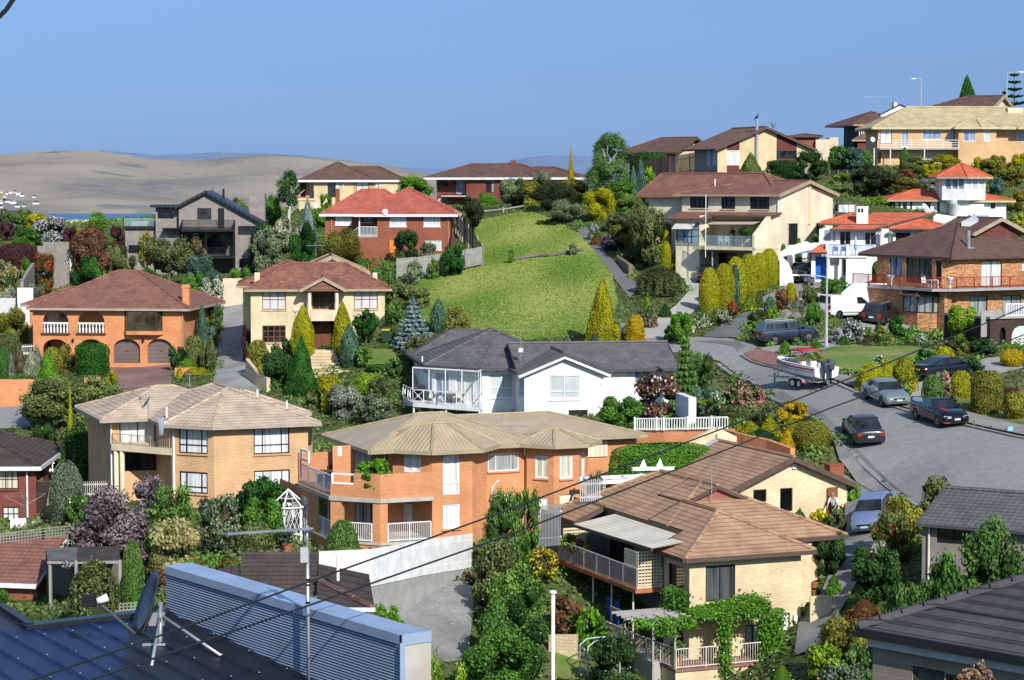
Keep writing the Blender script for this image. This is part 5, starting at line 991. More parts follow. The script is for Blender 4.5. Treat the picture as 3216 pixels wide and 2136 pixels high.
H=House('crest_gable_house','yellow brick house with a long plain brown gable roof beyond the red fence',3,1450,470,322,-42)
we=H.fr(1200,358)[1];gy=H.sd(1680,400,0)[0];L0=H.fr(990,360)[0]
H.wall((L0,0),(0,0),-3,we,Ck,[(1010,385,1035,425,W_DK)]);H.wall((0,0),(0,gy),-3,we,Bo,gable=(gy*.62,H.sd(1720,250,0)[1]))
pk=H.fr(1300,232,gy*.62)[1];ux=H.fr(930,360,-.8)[0];H.roof([(ux,-.8),(.9,-.8),(.9,gy*1.24+.8),(ux,gy*1.24+.8)],we,(pk-we)/(gy*.62+.8),AS,AF,gables=(1,),fh=.25)
H=House('timber_gable_house','cream brick gabled house with dark shingle panels and a tall steel flue',3,1815,545,263,22)
wl=H.fr(1800,326,-.5)[1];apx=H.fr(2238,136,-.5);uR=H.fr(2678,334,-.5)[0];uE=H.fr(2660,400)[0];wr=H.fr(2678,334,-.5)[1];uA=apx[0];lw=H.fr(1815,400)[1];base=-3
x=[H.fr(v,400)[0] for v in (1815,1897,2006,2329,2505,2660)]
zt=lambda u: (wl+(apx[1]-wl)*(u+.5)/(uA+.5) if u<uA else apx[1]-(apx[1]-wr)*(u-uA)/(uR-uA))-.1
def pan(u0,u1,w0,mat,name=CU,w1=None):
 pts=[(u0,0,w0),(u1,0,w0),(u1,0,zt(u1) if w1 is None else w1)]
 if w1 is None and u0<uA<u1: pts.append((uA,0,zt(uA)))
 pts.append((u0,0,zt(u0) if w1 is None else w1));H.prt(MB().poly(pts),name,mat)
pan(x[0],x[1],base,Bo,Am);pan(x[2],x[3],base,Bo,Am);pan(x[4],x[5],base,Bo,Am)
a=H.fr(1900,340);b=H.fr(2004,470);pan(x[1],x[2],a[1],BT);pan(x[1],x[2],base,BT,CU,b[1]);H.window((0,0),(1,0),(0,-1),x[1],x[2],b[1],a[1],W_LACE,rec=.02)
a=H.fr(2333,342);b=H.fr(2500,410);pan(x[3],x[4],a[1],BT);pan(x[3],x[4],base,BT,CU,b[1]);H.window((0,0),(1,0),(0,-1),x[3],x[4],b[1],a[1],(Ae,Au,3,1,.06),rec=.02)
H.wall((0,6),(0,0),base,wl,AA,[(1720,335,1750,470,W_WB),(1772,335,1805,470,W_WB)])
v0=H.sd(1672,318,-.5)[0];ml=(apx[1]-wl)/(uA+.5);mr=(apx[1]-wr)/(uR-uA)
H.roof([(-.5,-.6),(uR,-.6),(uR,8),(-.5,8)],[wl,wl,wr,wl],[1,mr,1,ml],CK,AF,gables=(0,2),fh=.22)
u,w=H.fr(2155,400,-.2);FL=H.fr(2157,72,-.2);H.pipe('flue',[(FL[0],-.25,-2),(FL[0],-.25,FL[1])],.17,Aj);BIRD=H.world(FL[0],-.25,FL[1])
H.walls([(x[5],0),(x[5],7)],base,wr,Bo); u,w=H.fr(2190,130,1.0); ar_(Bt,'pale rod aerial behind the steel flue on the gabled roof',H.world(u,1.0,w),.8,0,n=6,L=1.5); u,w=H.fr(2288,150,1.0); dish(B2,'dark dish on the gabled roof behind the steel flue',H.world(u,1.0,w),.38,60,30,AE,.35)
H=House('yellow_roofed_house','large peach brick house with pale yellow tiled roof and long white balcony',4,1085,1010,283,2)
we=H.fr(1500,697)[1];L=H.fr(2480,800)[0];a=H.fr(1790,800,-1.4)[0];b=H.fr(1975,800,-1.4)[0];d=H.fr(2125,800,-1.4)[0];f=H.fr(1400,876,-1.6)[1]
H.wall((0,0),(a,0),-3,we,AD,[(1110,706,1208,840,W_BLKC),(1293,706,1352,865,W_WB),(1478,706,1636,800,W_WB),(1705,706,1780,830,W_WB),(1505,922,1608,966,W_WB),(1085,915,1112,1010,W_DK)])
H.wall((a,-1.4),(b,-1.4),-3,we,AD,[(1830,703,1940,816,W_WB)]);H.wall((b,-1.4),(d,-1.0),-3,we,AD,[(2013,703,2068,818,W_SHADE)]);H.walls([(a,0),(a,-1.4)],-3,we,AD);H.wall((d,0.8),(L,0.8),-3,we,AD,[(2208,708,2255,748,W_WB),(2300,703,2380,820,W_WB)]);H.walls([(d,-1.0),(d,.8)],-3,we,AD)
H.box(A5,(-.1,-1.6,f-.18),(a,0,f),BZ);H.rail([(-.05,0,f),(-.05,-1.55,f),(a,-1.55,f)],1.0,Ap,0,.03,.01,1.9,rails=(1.0,.7,.4,.1))
for xx in (1053,1195,1492): u=H.fr(xx,950,-1.5)[0];H.pipe(Cs,[(u,-1.5,-3),(u,-1.5,f)],.07,Ap)
x0=H.fr(1038,692,-.6)[0];k=H.k(1900,518,5,we,5.6);H.roof([(x0,-.6),(L+3,-.6),(L+3,10.6),(x0,10.6)],we,k,CJ,CV,fh=.24)
ap=H.fr(1920,585,1);H.roof(off([(a,1.2),(a,-1.4),(b,-1.4),(d,-1.0),(d,1.2)],.6),we,(ap[1]-we)/((d-a)/2+.6),CJ,CV,fh=.24);a2=H.fr(2310,690,-.9)[0];H.roof([(a2,-1.2),(L+3,-1.2),(L+3,5),(a2,5)],we,k*1.1,CJ,CV,fh=.24)
a=H.fr(2225,550,3.2);b=H.fr(2361,550,3.2);w_=H.fr(2290,525,4)[1];H.prt(MB().prism([(a[0],3.4),(b[0],3.4),(b[0],4.4),(a[0],4.4)],w_-1.2,w_),'roof_window',Bf,);H.walls([(0,8),(0,0)],-3,we,AD)
p=H.fr(1040,800,-1.7);t=em_(B2,H.world(p[0],-1.7,p[1]),0,'round white dish at the left end of the long white balcony',CR);MB().lt_([(.02,0),(.3,.05),(.31,.07),(.02,.02)],16).bd(Cr,Ag,t).rotation_euler=(R(75),0,R(20));MB().tube([(0,.1,-.5),(0,.1,0)],.025,5).bd(B1,Aj,t)
H=House('brown_roofed_house','brown gable-roofed house standing just behind the yellow roof at the skyline',4,1530,600,302,-30)
we=H.fr(1600,512)[1]-.3;pk=H.fr(1900,424,4)[1];ux=H.fr(2100,512,-.5)[0];H.roof([(-.6,-.6),(ux,-.6),(ux,8.6),(-.6,8.6)],we,(pk-we)/4.6,AS,AT,gables=(1,),fh=.3,barge=.4);H.walls([(0,0),(ux-.5,0),(ux-.5,8)],-4,we,AY);H.prt(MB().poly([(ux-.5,0,we),(ux-.5,8,we),(ux-.5,4,pk-.3)]),Be,AY);
H=House('white_gable_house','white gable and dark tiled roof of a house rising behind the yellow roof',4,920,800,300,15)
we=H.fr(1000,672)[1];ux=H.fr(1420,672)[0];x0=H.fr(878,668,-.6)[0];pk=H.fr(1100,585,3)[1];H.roof([(x0,-.6),(ux,-.6),(ux,9),(x0,9)],we,(pk-we)/3.6,AS,'fascia_pink',fh=.2);ap=H.fr(1280,498,2.4);wl=H.fr(1110,586,2.4)
H.prt(MB().poly([(wl[0],2.4,wl[1]-1),(2*ap[0]-wl[0],2.4,wl[1]-1),(2*ap[0]-wl[0],2.4,wl[1]),(ap[0],2.4,ap[1]),(wl[0],2.4,wl[1])]),Be,Af);B=MB().bar((wl[0]-.2,2.3,wl[1]),(ap[0],2.3,ap[1]+.05),.12,.12).bar((ap[0],2.3,ap[1]+.05),(2*ap[0]-wl[0]+.2,2.3,wl[1]),.12,.12);H.prt(B,'barge_board',BV)
a=H.fr(1225,515,3.2);b=H.fr(1255,475,3.2);H.box(B0,(a[0],3.2,a[1]-.6),(b[0],3.8,b[1]),Bf);H.walls([(0,5),(0,0),(ux,0)],-4,we,Ae);
for xx in (925,945,962): u,w=H.fr(xx,700,-.3);H.pipe('veranda_post',[(u,-.3,-4),(u,-.3,we)],.07,Ag)
p0=[H.fr(860,805,-2),H.fr(1085,805,-2),H.fr(1085,690,1),H.fr(1040,700,1)];sr([(p0[0][0],-2,p0[0][1]),(p0[1][0],-2,p0[1][1]),(p0[2][0],1,p0[2][1]),(p0[3][0],1,p0[3][1])],CK,AT,'porch_roof');a=H.fr(910,815,-1.6);b=H.fr(1085,815,-1.6);H.wall((a[0],-1.6),(b[0],-1.6),-5,a[1],BG,holes=[(.7,2.6,-4,a[1]-.8,1.0)]);H.wall((a[0],-.6),(b[0],-.6),-5,a[1],Ae)
u,w=H.fr(1073,582,2.6);ar_(Bt,'pale rod aerial left of the white gable on the skyline',H.world(u,2.6,w),2.4,8,n=8,L=4.2)
H=House('distant_tiled_house','distant house with dark knobbly tiled roof and pale parapet on the skyline',4,400,850,318,0)
a=H.fr(315,770,0);b=H.fr(600,785,0);ap=H.fr(425,735,5);H.roof([(a[0],-.5),(b[0],-.5),(b[0],9),(a[0],9)],a[1],(ap[1]-a[1])/4.6,AS,AF);H.walls([(a[0]+.5,0),(b[0]-.4,0)],-8,a[1],A3);a=H.fr(545,800,-.8);b=H.fr(742,782,-.8);H.box(BM,(a[0],-.8,-8),(H.fr(665,800,-.8)[0],3,a[1]),Bs);H.box(BM,(H.fr(665,800,-.8)[0],-.7,-8),(b[0],3,b[1]),Bs)
H=House('tower_house','white rendered house with an orange-roofed lookout tower on a round base',4,1700,1500,238,0)
m=H.fr(1845,1200,0)[0];hw=H.fr(2033,1200,0)[0]-m;z0=H.fr(1845,1322,-.6)[1];z1=H.fr(1845,1128,-.6)[1];pl=[(m-hw,.9),(m-hw,.55),(m,-.6),(m+hw,.5),(m+hw,4.2),(m-hw,4.2)]
for i in (0,1,2,3,4,5):
 p,q_=pl[i],pl[(i+1)%6];
 if i==1: H.wall(p,q_,z0,z1,Af,[(1675,1132,1725,1236,(Ak,Bp,1,1,.05)),(1733,1132,1783,1236,(Ak,Bp,1,1,.05)),(1789,1132,1835,1236,(Ak,Bp,1,1,.05))])
 elif i==2: H.wall(p,q_,z0,z1,Af,[(1858,1132,1905,1238,(Ak,Bx,1,1,.05)),(1914,1132,1962,1238,(Ak,Bx,1,1,.05)),(1970,1132,2016,1238,(Ak,Bx,1,1,.05))])
 else: H.wall(p,q_,z0,z1,Af)
H.prt(MB().prism(pl[1:],z0-.1,z0),'tower_floor',Af);ap=H.fr(1846,1008,1.5);H.roof(off(pl[1:],.65),z1,(ap[1]-z1)/(hw+.65),Bv,BL,fh=.2)
c1=H.fr(1770,1400,.8)[0]; H.prt(MB().lt_([(1.1,-4),(1.05,-.5),(.95,z0-.6),(1.5,z0)],20,(c1+.3,1.2,0)),'tower_base',Af,smooth=True); H.box('tower_wing',(H.fr(1845,1400,.6)[0],.6,-4),(H.fr(2010,1400,.6)[0],4,z0),Af)
u0=H.fr(1240,1400,2)[0];wt=H.fr(1400,1328,2)[1];u1=H.fr(1720,1400,2)[0];H.wall((u0,2),(u1,2),-4,wt,Af,[(1302,1342,1338,1425,(Ae,Au,1,1,.06)),(1265,1342,1285,1425,W_DK),(1368,1346,1384,1425,W_DK),(1490,1345,1545,1425,W_DK),(1605,1345,1625,1435,W_DK)])
x0=H.fr(1168,1318,1.4)[0];k=H.k(1470,1240,4.8,wt,3.4);H.roof([(x0,1.4),(u1+1,1.4),(u1+1,8.2),(x0,8.2)],wt,k,Bv,AT,fh=.18);H.walls([(u0,8),(u0,2)],-4,wt,Af)
u2=H.fr(2015,1400,1)[0];u3=H.fr(2205,1400,1)[0];w2=H.fr(2150,1335,1)[1];H.wall((u2-.3,1),(u3,1),-4,w2,Af,[(2070,1352,2110,1405,W_DK)]);x3=H.fr(2283,1332,.4)[0];H.roof([(u2-3,.4),(x3,.4),(x3,7),(u2-3,7)],w2,H.k(2060,1262,3.6,w2,3.3),Bv,CV,fh=.18);H.walls([(u3,1),(u3,6)],-4,w2,Af)
u,w=H.fr(1500,1425,.5);dish(B2,'large white dish in front of the white wall below the lookout tower',H.world(u,.5,w-.5),.75,55,30,Ag,.6)
H=House('white_blue_house','white rendered house with orange roofs, blue door and blue balcony railings',8,645,640,203,-8)
wf=H.fr(850,425,0)[1];we=H.fr(900,192,1.5)[1];ul=H.fr(605,250,1.5)[0];ur=H.fr(1105,250,1.5)[0]
H.wall((ul,1.5),(ur,1.5),wf,we+.1,Af,[(612,200,680,303,(Ak,Bq,1,1,.06)),(752,210,850,335,(Ak,Au,2,1,.06),A1),(972,220,1072,335,(Ak,Au,2,1,.06),A1),(690,205,720,310,W_WB)])
H.wall((H.fr(1110,250,.8)[0],.8),(H.fr(1180,250,.8)[0],.8),-3,H.fr(1140,190,.8)[1],Af,holes=[]);H.wall((ur+1.2,3),(ur+6,3),-3,we,Af,[(1242,225,1370,292,W_DK)])
a=H.fr(668,180,.2)[0];b=H.fr(1080,200,.2)[0];kk=H.k(1300,48,8.5,we,8.1);H.roof([(H.fr(668,180,.4)[0],.4),(H.fr(1040,195,.4)[0],.4),(H.fr(1600,58,8.5)[0],8.5),(H.fr(1050,30,8.5)[0],8.5)],we,kk,Bv,AF,gables=(1,2,3),fh=.14);a=H.fr(1600,58,8.5)[0];H.prt(MB().poly([(a-.3,8.3,we-1),(a+4,8.3,we-1),(a+4,8.3,we+kk*4),(a-.3,8.3,we+kk*7.6)]),Be,Af)
x=H.fr(572,148,2.5);H.roof([(x[0],2.5),(x[0]+6,2.5),(x[0]+6,9),(x[0],9)],x[1],.3,Bv,AF,fh=.14);x0=H.fr(1180,190,2.2);x1=H.fr(1500,190,2.2);ap=H.fr(1490,105,5);H.roof([(x0[0],2.2),(x1[0]+3,2.2),(x1[0]+3,9),(x0[0],9)],x0[1],(ap[1]-x0[1])/3.4,Bv,AF,fh=.14)
B=MB()
for i in range(14): u=H.fr(668,180,.4)[0]+.3+i*.33;B.bar((u,.35,we-.06),(u,1.5,we-.02),.06,.1)
H.prt(B,'rafter_ends',Ci); a=H.fr(900,150,2.6); b=H.fr(1002,-5,2.6); o=H.box(B0,(a[0],2.6,a[1]-.4),(b[0],3.6,b[1]),Af); H.prt(MB().box((a[0]+.1,2.59,b[1]-.55),(a[0]+.3,2.62,b[1]-.2)).box((a[0]+.4,2.59,b[1]-.55),(a[0]+.6,2.62,b[1]-.2)),'chimney_opening',Aq,o)
H.box(A5,(H.fr(640,420,-.3)[0],-.5,wf-.16),(H.fr(995,430,-.5)[0],1.6,wf),Af);u0=H.fr(660,400,-.4)[0];u1=H.fr(810,400,-.4)[0];u2=H.fr(835,400,-.4)[0];u3=H.fr(1045,400,-.4)[0]
H.rail([(u0,-.4,wf),(u1,-.4,wf)],1.0,'rail_blue',.1,.03,.018,2); H.rail([(u2,-.4,wf),(u3,-.4,wf)],.95,'rail_blue',.1,.03,.018,3); H.box('balcony_pier',(u1,-.55,wf-.1),(u2,-.25,wf+1.0),Af); H.box('balcony_pier',(u0-.3,-.55,wf-.1),(u0-.05,.3,wf+1.05),Af)
H.wall((H.fr(540,500,.5)[0],.5),(H.fr(1030,500,.5)[0],.5),-3,wf-.1,Af,[(541,435,634,635,('door_blue','door_blue',1,3,.09),'blue_door'),(785,460,806,600,W_DK)],name=BF); u,w=H.fr(708,492,.45); H.prt(MB().lt_([(.26,0),(.26,.04),(.2,.05),(.2,0)],16),'round_window',AE).location=(u,.45,w); o=H.root.children[-1]; o.rotation_euler=(R(90),0,0)
a=H.fr(505,480,-.1);H.box(Ds,(H.fr(505,480,-.1)[0],-.1,-3),(H.fr(540,480,-.1)[0],.3,H.fr(520,420,-.1)[1]),Af);H.box(Ds,(H.fr(638,480,-.3)[0],-.35,-3),(H.fr(666,480,-.3)[0],.0,wf),Af);H.box(Ds,(H.fr(750,480,-.3)[0],-.3,-3),(H.fr(770,480,-.3)[0],-.05,wf),Af)
r=[H.fr(488,396,-.9),H.fr(640,400,-.9),H.fr(640,320,.6),H.fr(592,322,.6)];sr([(r[0][0],-.9,r[0][1]),(r[1][0],-.9,r[1][1]),(r[2][0],.6,r[2][1]),(r[3][0],.6,r[3][1])],Bv,Ci,'porch_roof')
H.wall((H.fr(808,500,-.35)[0],-.35),(H.fr(1030,500,-.35)[0],-.35),-3,wf-.1,Af,holes=[H.hole(872,470,962,660,.7,-.35)]);a=H.fr(868,470,-.3);b=H.fr(965,660,-.3);H.box(B4,(a[0],-.22,b[1]),(b[0],-.16,a[1]),Ag)
H.box(BF,(H.fr(575,250,1.4)[0],1.35,wf-.2),(H.fr(608,250,1.4)[0],1.7,we),Af);H.box(BF,(H.fr(510,330,1.2)[0],.9,wf-1.6),(H.fr(600,330,1.2)[0],1.3,H.fr(540,312,1.2)[1]),Af)
ca=H.fr(228,400,-1.2);cb=H.fr(500,300,3);o0=H.fr(232,630,-1.2)[1];pts=[H.fr(228,395,-1.2),H.fr(320,345,-1.2),H.fr(410,312,-1.2),H.fr(460,298,-1.2),H.fr(510,322,-1.2)];inn=[H.fr(350,630,-1.2),H.fr(330,540,-1.2),H.fr(300,480,-1.2),H.fr(255,440,-1.2),H.fr(400,400,-1.2),H.fr(508,372,-1.2)]
B=MB();f=[(H.fr(232,640,-1.2)[0],o0-2)]+[(inn[0][0],o0-2)]+inn+pts[::-1];B.poly([(a,-1.2,b) for a,b in f]);B.poly([(a,-.95,b) for a,b in f][::-1])
for i in range(len(f)): a,b=f[i],f[(i+1)%len(f)];B.poly([(a[0],-1.2,a[1]),(a[0],-.95,a[1]),(b[0],-.95,b[1]),(b[0],-1.2,b[1])])
H.prt(B,'carport_wall',Af);a=H.fr(240,440,2.5)[0];H.wall((a,3.2),(H.fr(520,440,3.2)[0],3.2),-3,H.fr(400,380,3.2)[1],Af);H.walls([(a+.2,3.2),(a+.2,-.9)],-3,H.fr(250,430,0)[1],Af)
c=[H.fr(265,428,-1.25),H.fr(500,385,-1.25),H.fr(508,368,-1.25),H.fr(330,415,-1.25)];H.prt(MB().poly([(c[0][0],-1.3,c[0][1]),(c[1][0],-1.3,c[1][1]-.1),(c[2][0],.6,c[2][1]),(c[3][0],.2,c[3][1]+.1)]),'canopy','canvas_blue')
HBL=H;HBLf=wf
H=House('mottled_brick_house','mottled orange brick house with deep brown roof and a red-railed balcony',8,1785,1000,187,30)
we=H.fr(2000,432,-.5)[1]-.02;f=H.fr(2000,708,-1.0)[1];L=H.fr(2600,600)[0]
H.wall((0,0),(L,0),-4,we,BH,[(1988,470,2166,692,(Ae,A4,2,1,.07),A1),(2342,470,2420,565,W_BLKC),(1888,776,2040,995,(Ae,Bq,2,1,.07),A1),(2175,772,2335,910,(Ae,Bq,2,1,.07))])
ub=H.sd(1725,600,0);vL=9.0;c0=(-1.3,.4)
H.wall((-1.3,vL),(-1.3,.6),-4,we,BH,[(1190,430,1297,606,(Ae,Bp,2,1,.07)),(1330,445,1555,670,(Ae,BW,4,1,.07),A1),(1592,468,1720,652,(Ae,Au,2,1,.07))]);H.wall((-1.3,.6),(0,0),-4,we,BH,[(1638,780,1688,935,(Ae,Bq,1,1,.06))])
db=[(-3.2,vL+1),(-3.2,-.4),(-1.4,-1.4),(L,-1.4),(L,0),(-1.3,.6),(-1.3,vL+1)]
H.prt(MB().prism(db,f-.2,f),A5,BZ);H.rail([(-3.1,vL+1,f),(-3.1,-.35,f),(-1.35,-1.3,f),(L,-1.3,f)],.95,'rail_red',.14,.03,.012,1.9)
uv=H.fr(1730,430,-.6);vv=H.sd(1010,382,uv[0])[0];H.roof([(uv[0],-.6),(L+1,-.6),(L+1,11.5),(uv[0],11.5)],we,H.k(2000,100,6.2,we,6.6),AS,AF);k=H.k(2000,100,6.2,we,6.6)
a=H.fr(1910,232,2.5);b=H.fr(2361,200,2.5);ap=H.fr(2172,98,2.3);hw=ap[0]-a[0];H.roof([(a[0],2.3),(2*ap[0]-a[0],2.3),(2*ap[0]-a[0],8),(a[0],8)],a[1],(ap[1]-a[1])/hw,AS,AT,gables=(0,2),barge=.25);H.prt(MB().poly([(a[0]+.3,2.8,a[1]-.3),(2*ap[0]-a[0]-.3,2.8,a[1]-.3),(ap[0],2.8,ap[1]-.25)]),'gablet',BT)
s=[H.fr(1815,138,4.4),H.fr(1960,142,4.4),H.fr(2075,82,6.0),H.fr(1945,80,6.0)];H.prt(MB().poly([(s[0][0],4.4,s[0][1]+.12),(s[1][0],4.4,s[1][1]+.12),(s[2][0],6.0,s[2][1]+.12),(s[3][0],6.0,s[3][1]+.12)]).poly([(s[0][0],4.4,s[0][1]-.3),(s[1][0],4.4,s[1][1]-.3),(s[1][0],4.4,s[1][1]+.12),(s[0][0],4.4,s[0][1]+.12)]),'roof_window',Bx)
u,w=H.fr(1878,360,1.0); H.pipe('flue',[(u,1.0,w-.3),(u,1.0,H.fr(1878,205,1.0)[1])],.13,Aj); H.prt(MB().box((u-.3,.7,w-.02),(u+.3,1.3,w+.06)),'flashing',BK)
a=H.fr(1335,940,-2.0);u=H.fr(1335,940,.6)[0]
def lowbay():
 p=[(-3.0,3.4),(-3.0,1.6),(-2.2,.6),(-1.3,.6),(-1.3,3.4)];wt=H.fr(1440,775,.6)[1];wb=H.fr(1440,930,.6)[1]
 H.prt(MB().prism(p,-4,wb),'bay_base',BH)
 for i in (0,1,2):
  a,b=p[i],p[i+1];l=mh(b[0]-a[0],b[1]-a[1]);t=((b[0]-a[0])/l,(b[1]-a[1])/l);H.window(a,t,(t[1],-t[0]),0,l,wb,wt,(BY,Bq,2 if i!=2 else 1,1,.07),rec=0)
 H.roof(off(p,.25),wt,.5,AS,AF,fh=.12)
lowbay()
H.box('pier',(-1.75,-.3,-4),(-1.0,.45,f-.2),BH)
H.wall((-2.9,vL),(-2.9,3.6),-4,f-.2,BH,holes=[(1.2,3.3,-4,.9,.7)],name='arcade_wall'); H.walls([(-1.5,vL),(-1.5,3.4)],-4,f-.2,A0,name='carport_back')
def urn(name,label,p,s=1.0,mat=Ag):
 t=em_(name,p,0,label,'urn'); MB().lt_([(.17*s,0),(.17*s,.06*s),(.09*s,.12*s),(.11*s,.45*s),(.2*s,.5*s)],10).bd('pedestal',mat,t,True); MB().lt_([(.08*s,.5*s),(.2*s,.62*s),(.27*s,.78*s),(.3*s,.84*s),(.26*s,.84*s),(.1*s,.7*s)],12).bd('bowl',mat,t,True); return t
urn(Dt,'white urn on the balcony wall at the far end of the red railing',H.world(-2.9,5.2,f),1.15); urn(Dt,'white urn on the balcony corner nearest the street, on the red-railed house',H.world(-1.7,-.9,f),1.15)
HM=H;HMf=f
H=House('dark_brick_house','dark brick house with white balustraded terrace over arched white garage doors',8,2062,1240,171,24)
wt=H.fr(2200,968,0)[1];L=H.fr(2700,1100)[0];h=H.hole(2256,1020,2470,1290,1.0);h2=H.hole(2150,1050,2200,1200,.5)
H.wall((0,0),(L,0),-3,wt,C5,holes=[h,h2]); rollerdoor(H,h[0],h[1],h[2]-.3,h[3],.3,'garage_white'); H.box('doorway_back',(h2[0]-.1,.35,-3),(h2[1]+.1,.4,h2[3]),Aq); u=H.fr(2205,960,0)[0]
H.prt(MB().box((-.1,-.15,wt-.05),(L,6,wt+.12)),'terrace_slab',BZ);H.rail([(u,.05,wt+.1),(L,.05,wt+.1)],.95,Ap,.16,.045,.03,4);H.walls([(0,6),(0,0)],-3,wt,C5)
a=H.fr(2030,910,-.2);tag(MB().box((0,0,-2),(1.9,.06,.0)).bd(Ct,Az,loc=H.world(a[0],.4,a[1])),'short grey paling fence at the corner of the dark brick garage','fence');bpy.data.objects[Ct].rotation_euler=(0,0,H.yaw)
H=House('maroon_brick_house','dark red brick house with dark tiled roof and white gutters at the left edge',13,273,1230,146,2)
we=H.fr(150,745,-.5)[1];H.wall((-9,0),(0,0),-3,we,Bb,[(-60,765,138,912,(Ae,Dg,4,2,.06)),(18,1044,143,1146,(Ae,CL,3,2,.06))],sill=Bb);H.walls([(0,0),(0,5)],-3,we,Bb)
u=H.fr(296,742,-.6)[0];k=H.k(0,430,5,we,5.6);H.roof([(-16,-.6),(u,-.6),(u,11),(-16,11)],we,.36,Bw,Bh,fh=.26);u2=H.fr(338,606,4.5)[0];H.roof([(-10,4.5),(u2,4.5),(u2,11),(-10,11)],we+.05,.36,Bw,Bh,fh=.26);H.walls([(u2-.6,5),(u2-.6,10)],-3,we,Bb);H.walls([(0,5),(u2-.6,5)],-3,we,Bb);u=H.fr(201,900,-.1)[0];H.pipe(Br,[(u,-.1,-3),(u,-.1,we)],.06,Ag)
H=House('brick_cottage','red brick cottage with plain brown tiled gable roof beside the corrugated pergola',14,312,1035,118,-12)
we=H.fr(200,745,-.4)[1];pk=H.fr(200,362,3.4)[1];D=7.4;H.wall((-9,0),(0,0),-3,we,A3);H.prt(MB().poly([(0,0,-3),(0,D-.6,-3),(0,D-.6,we),(0,(D-.6)/2,pk-.15),(0,0,we)]),Be,BG);H.roof([(-10,-.4),(.15,-.4),(.15,D),(-10,D)],we,(pk-we)/(D/2+.2),Bd,Bh,gables=(1,3),fh=.24,barge=.1)
def frontroof():
 t=em_('tiled_house',at(15,650,640,92),0,'dark brown tiled roof of a house below the terrace, behind the metal parapet',CI)
 O=Ve(t.location);A=lambda x,y,d:tuple(at(15,x,y,d)-O)
 r1,r2,e1,e2=A(372,334,94),A(946,334,94),A(952,640,91),A(372,640,91);B=MB().poly([e1,r2,r1,e2]);B.bd(BE,Bw,t)
 MB().poly([A(936,520,91.6),A(946,404,93.4),A(1320,480,90.2),A(1362,738,87.0),A(1340,728,87.0)][::-1]).bd('roof_side',Bw,t); MB().poly([A(936,520,91.6),A(1340,728,87.0),A(1140,740,87.4),A(930,740,88)][::-1]).bd('roof_front',Bw,t)
 MB().tube([A(936,518,91.6),A(1340,724,87.0)],.12,6).bd(C4,CK,t);MB().bar(A(1140,744,87.3),A(1364,744,86.9),.1,.16).bd('gutter',Ag,t);MB().tube([A(372,332,94),A(946,332,94)],.1,6).bd(C4,Bw,t)
 b=A(1240,760,87.3);MB().poly([A(700,760,89),A(1350,752,88),(A(1350,752,88)[0],A(1350,752,88)[1],A(1350,752,88)[2]-4),(A(700,760,89)[0],A(700,760,89)[1],A(700,760,89)[2]-4)][::-1]).bd(Am,BG,t)
 p=A(1090,528,90); MB().tube([p,(p[0],p[1],p[2]+.95)],.06,7).bd('vent_pipe',Ag,t); B=MB(); B.poly([A(200,440,92),A(365,410,94),A(370,500,91),A(300,520,90)][::-1]); B.bd('roof_side',Bw,t)
 MB().poly([A(372,334,94),A(372,640,91),(A(372,640,91)[0],A(372,640,91)[1],A(372,640,91)[2]-4),(A(372,334,94)[0],A(372,334,94)[1],A(372,334,94)[2]-4)]).bd(Am,BG,t)
frontroof()
H=House('stone_block_house','charcoal tiled roof and stone block wall of the nearest house at the lower right',16,780,1300,45,-46)
we=H.fr(760,1225,-.4)[1];H.wall((0,0),(9,0),-4,we-.02,C6,[(1062,1462,1290,1800,(BY,BW,1,1,.07)),(1300,1520,1420,1800,(BY,BW,1,1,.07))]);H.walls([(0,8),(0,0)],-4,we,C6)
H.roof([(-.2,-.2),(14,-.2),(14,13),(-.2,13)],we,.42,C9,BV,fh=.12,capr=.13);B=MB()
for i in range(1,30):
 r_=i*.345;z=we+.42*r_;B.bar((-.17+r_,-.22+r_,z+.012),(14,-.22+r_,z+.012),.05,.045)
 B.bar((-.21+r_*.9-.1,-.21+r_*.9+.1,we+.42*r_*.9+.12),(-.21+r_*.9+.1,-.21+r_*.9-.1,we+.42*r_*.9+.12),.04,.05)
H.prt(B,'tile_courses',C9); H.prt(MB().bar((-.27,-.27,we-.1),(14,-.27,we-.1),.13,.11),'gutter',BV); H.prt(MB().box((0,-.18,we-.34),(14,-.02,we-.12)),'eave_lining',B5)
H=House('grey_roofed_house','grey-green tiled gable roof on taupe walls behind the leafy tree at the right edge',16,1130,900,104,-30)
we=H.fr(1300,458,-.4)[1];pk=H.fr(1500,215,3.2)[1];H.wall((0,0),(14,0),-3,we,AA,[(1240,470,1475,600,(Ae,Au,2,1,.06))]);u=H.fr(1092,440,-.4)[0];H.roof([(u,-.4),(15,-.4),(15,7.2),(u,7.2)],we,(pk-we)/3.6,DH,B6,gables=(1,3),fh=.14);H.prt(MB().poly([(0,6.8,-3),(0,0,-3),(0,0,we),(0,3.4,pk-.2),(0,6.8,we)]),Be,AA);H.pipe(Br,[(.35,-.08,-3),(.35,-.08,we)],.05,A6)
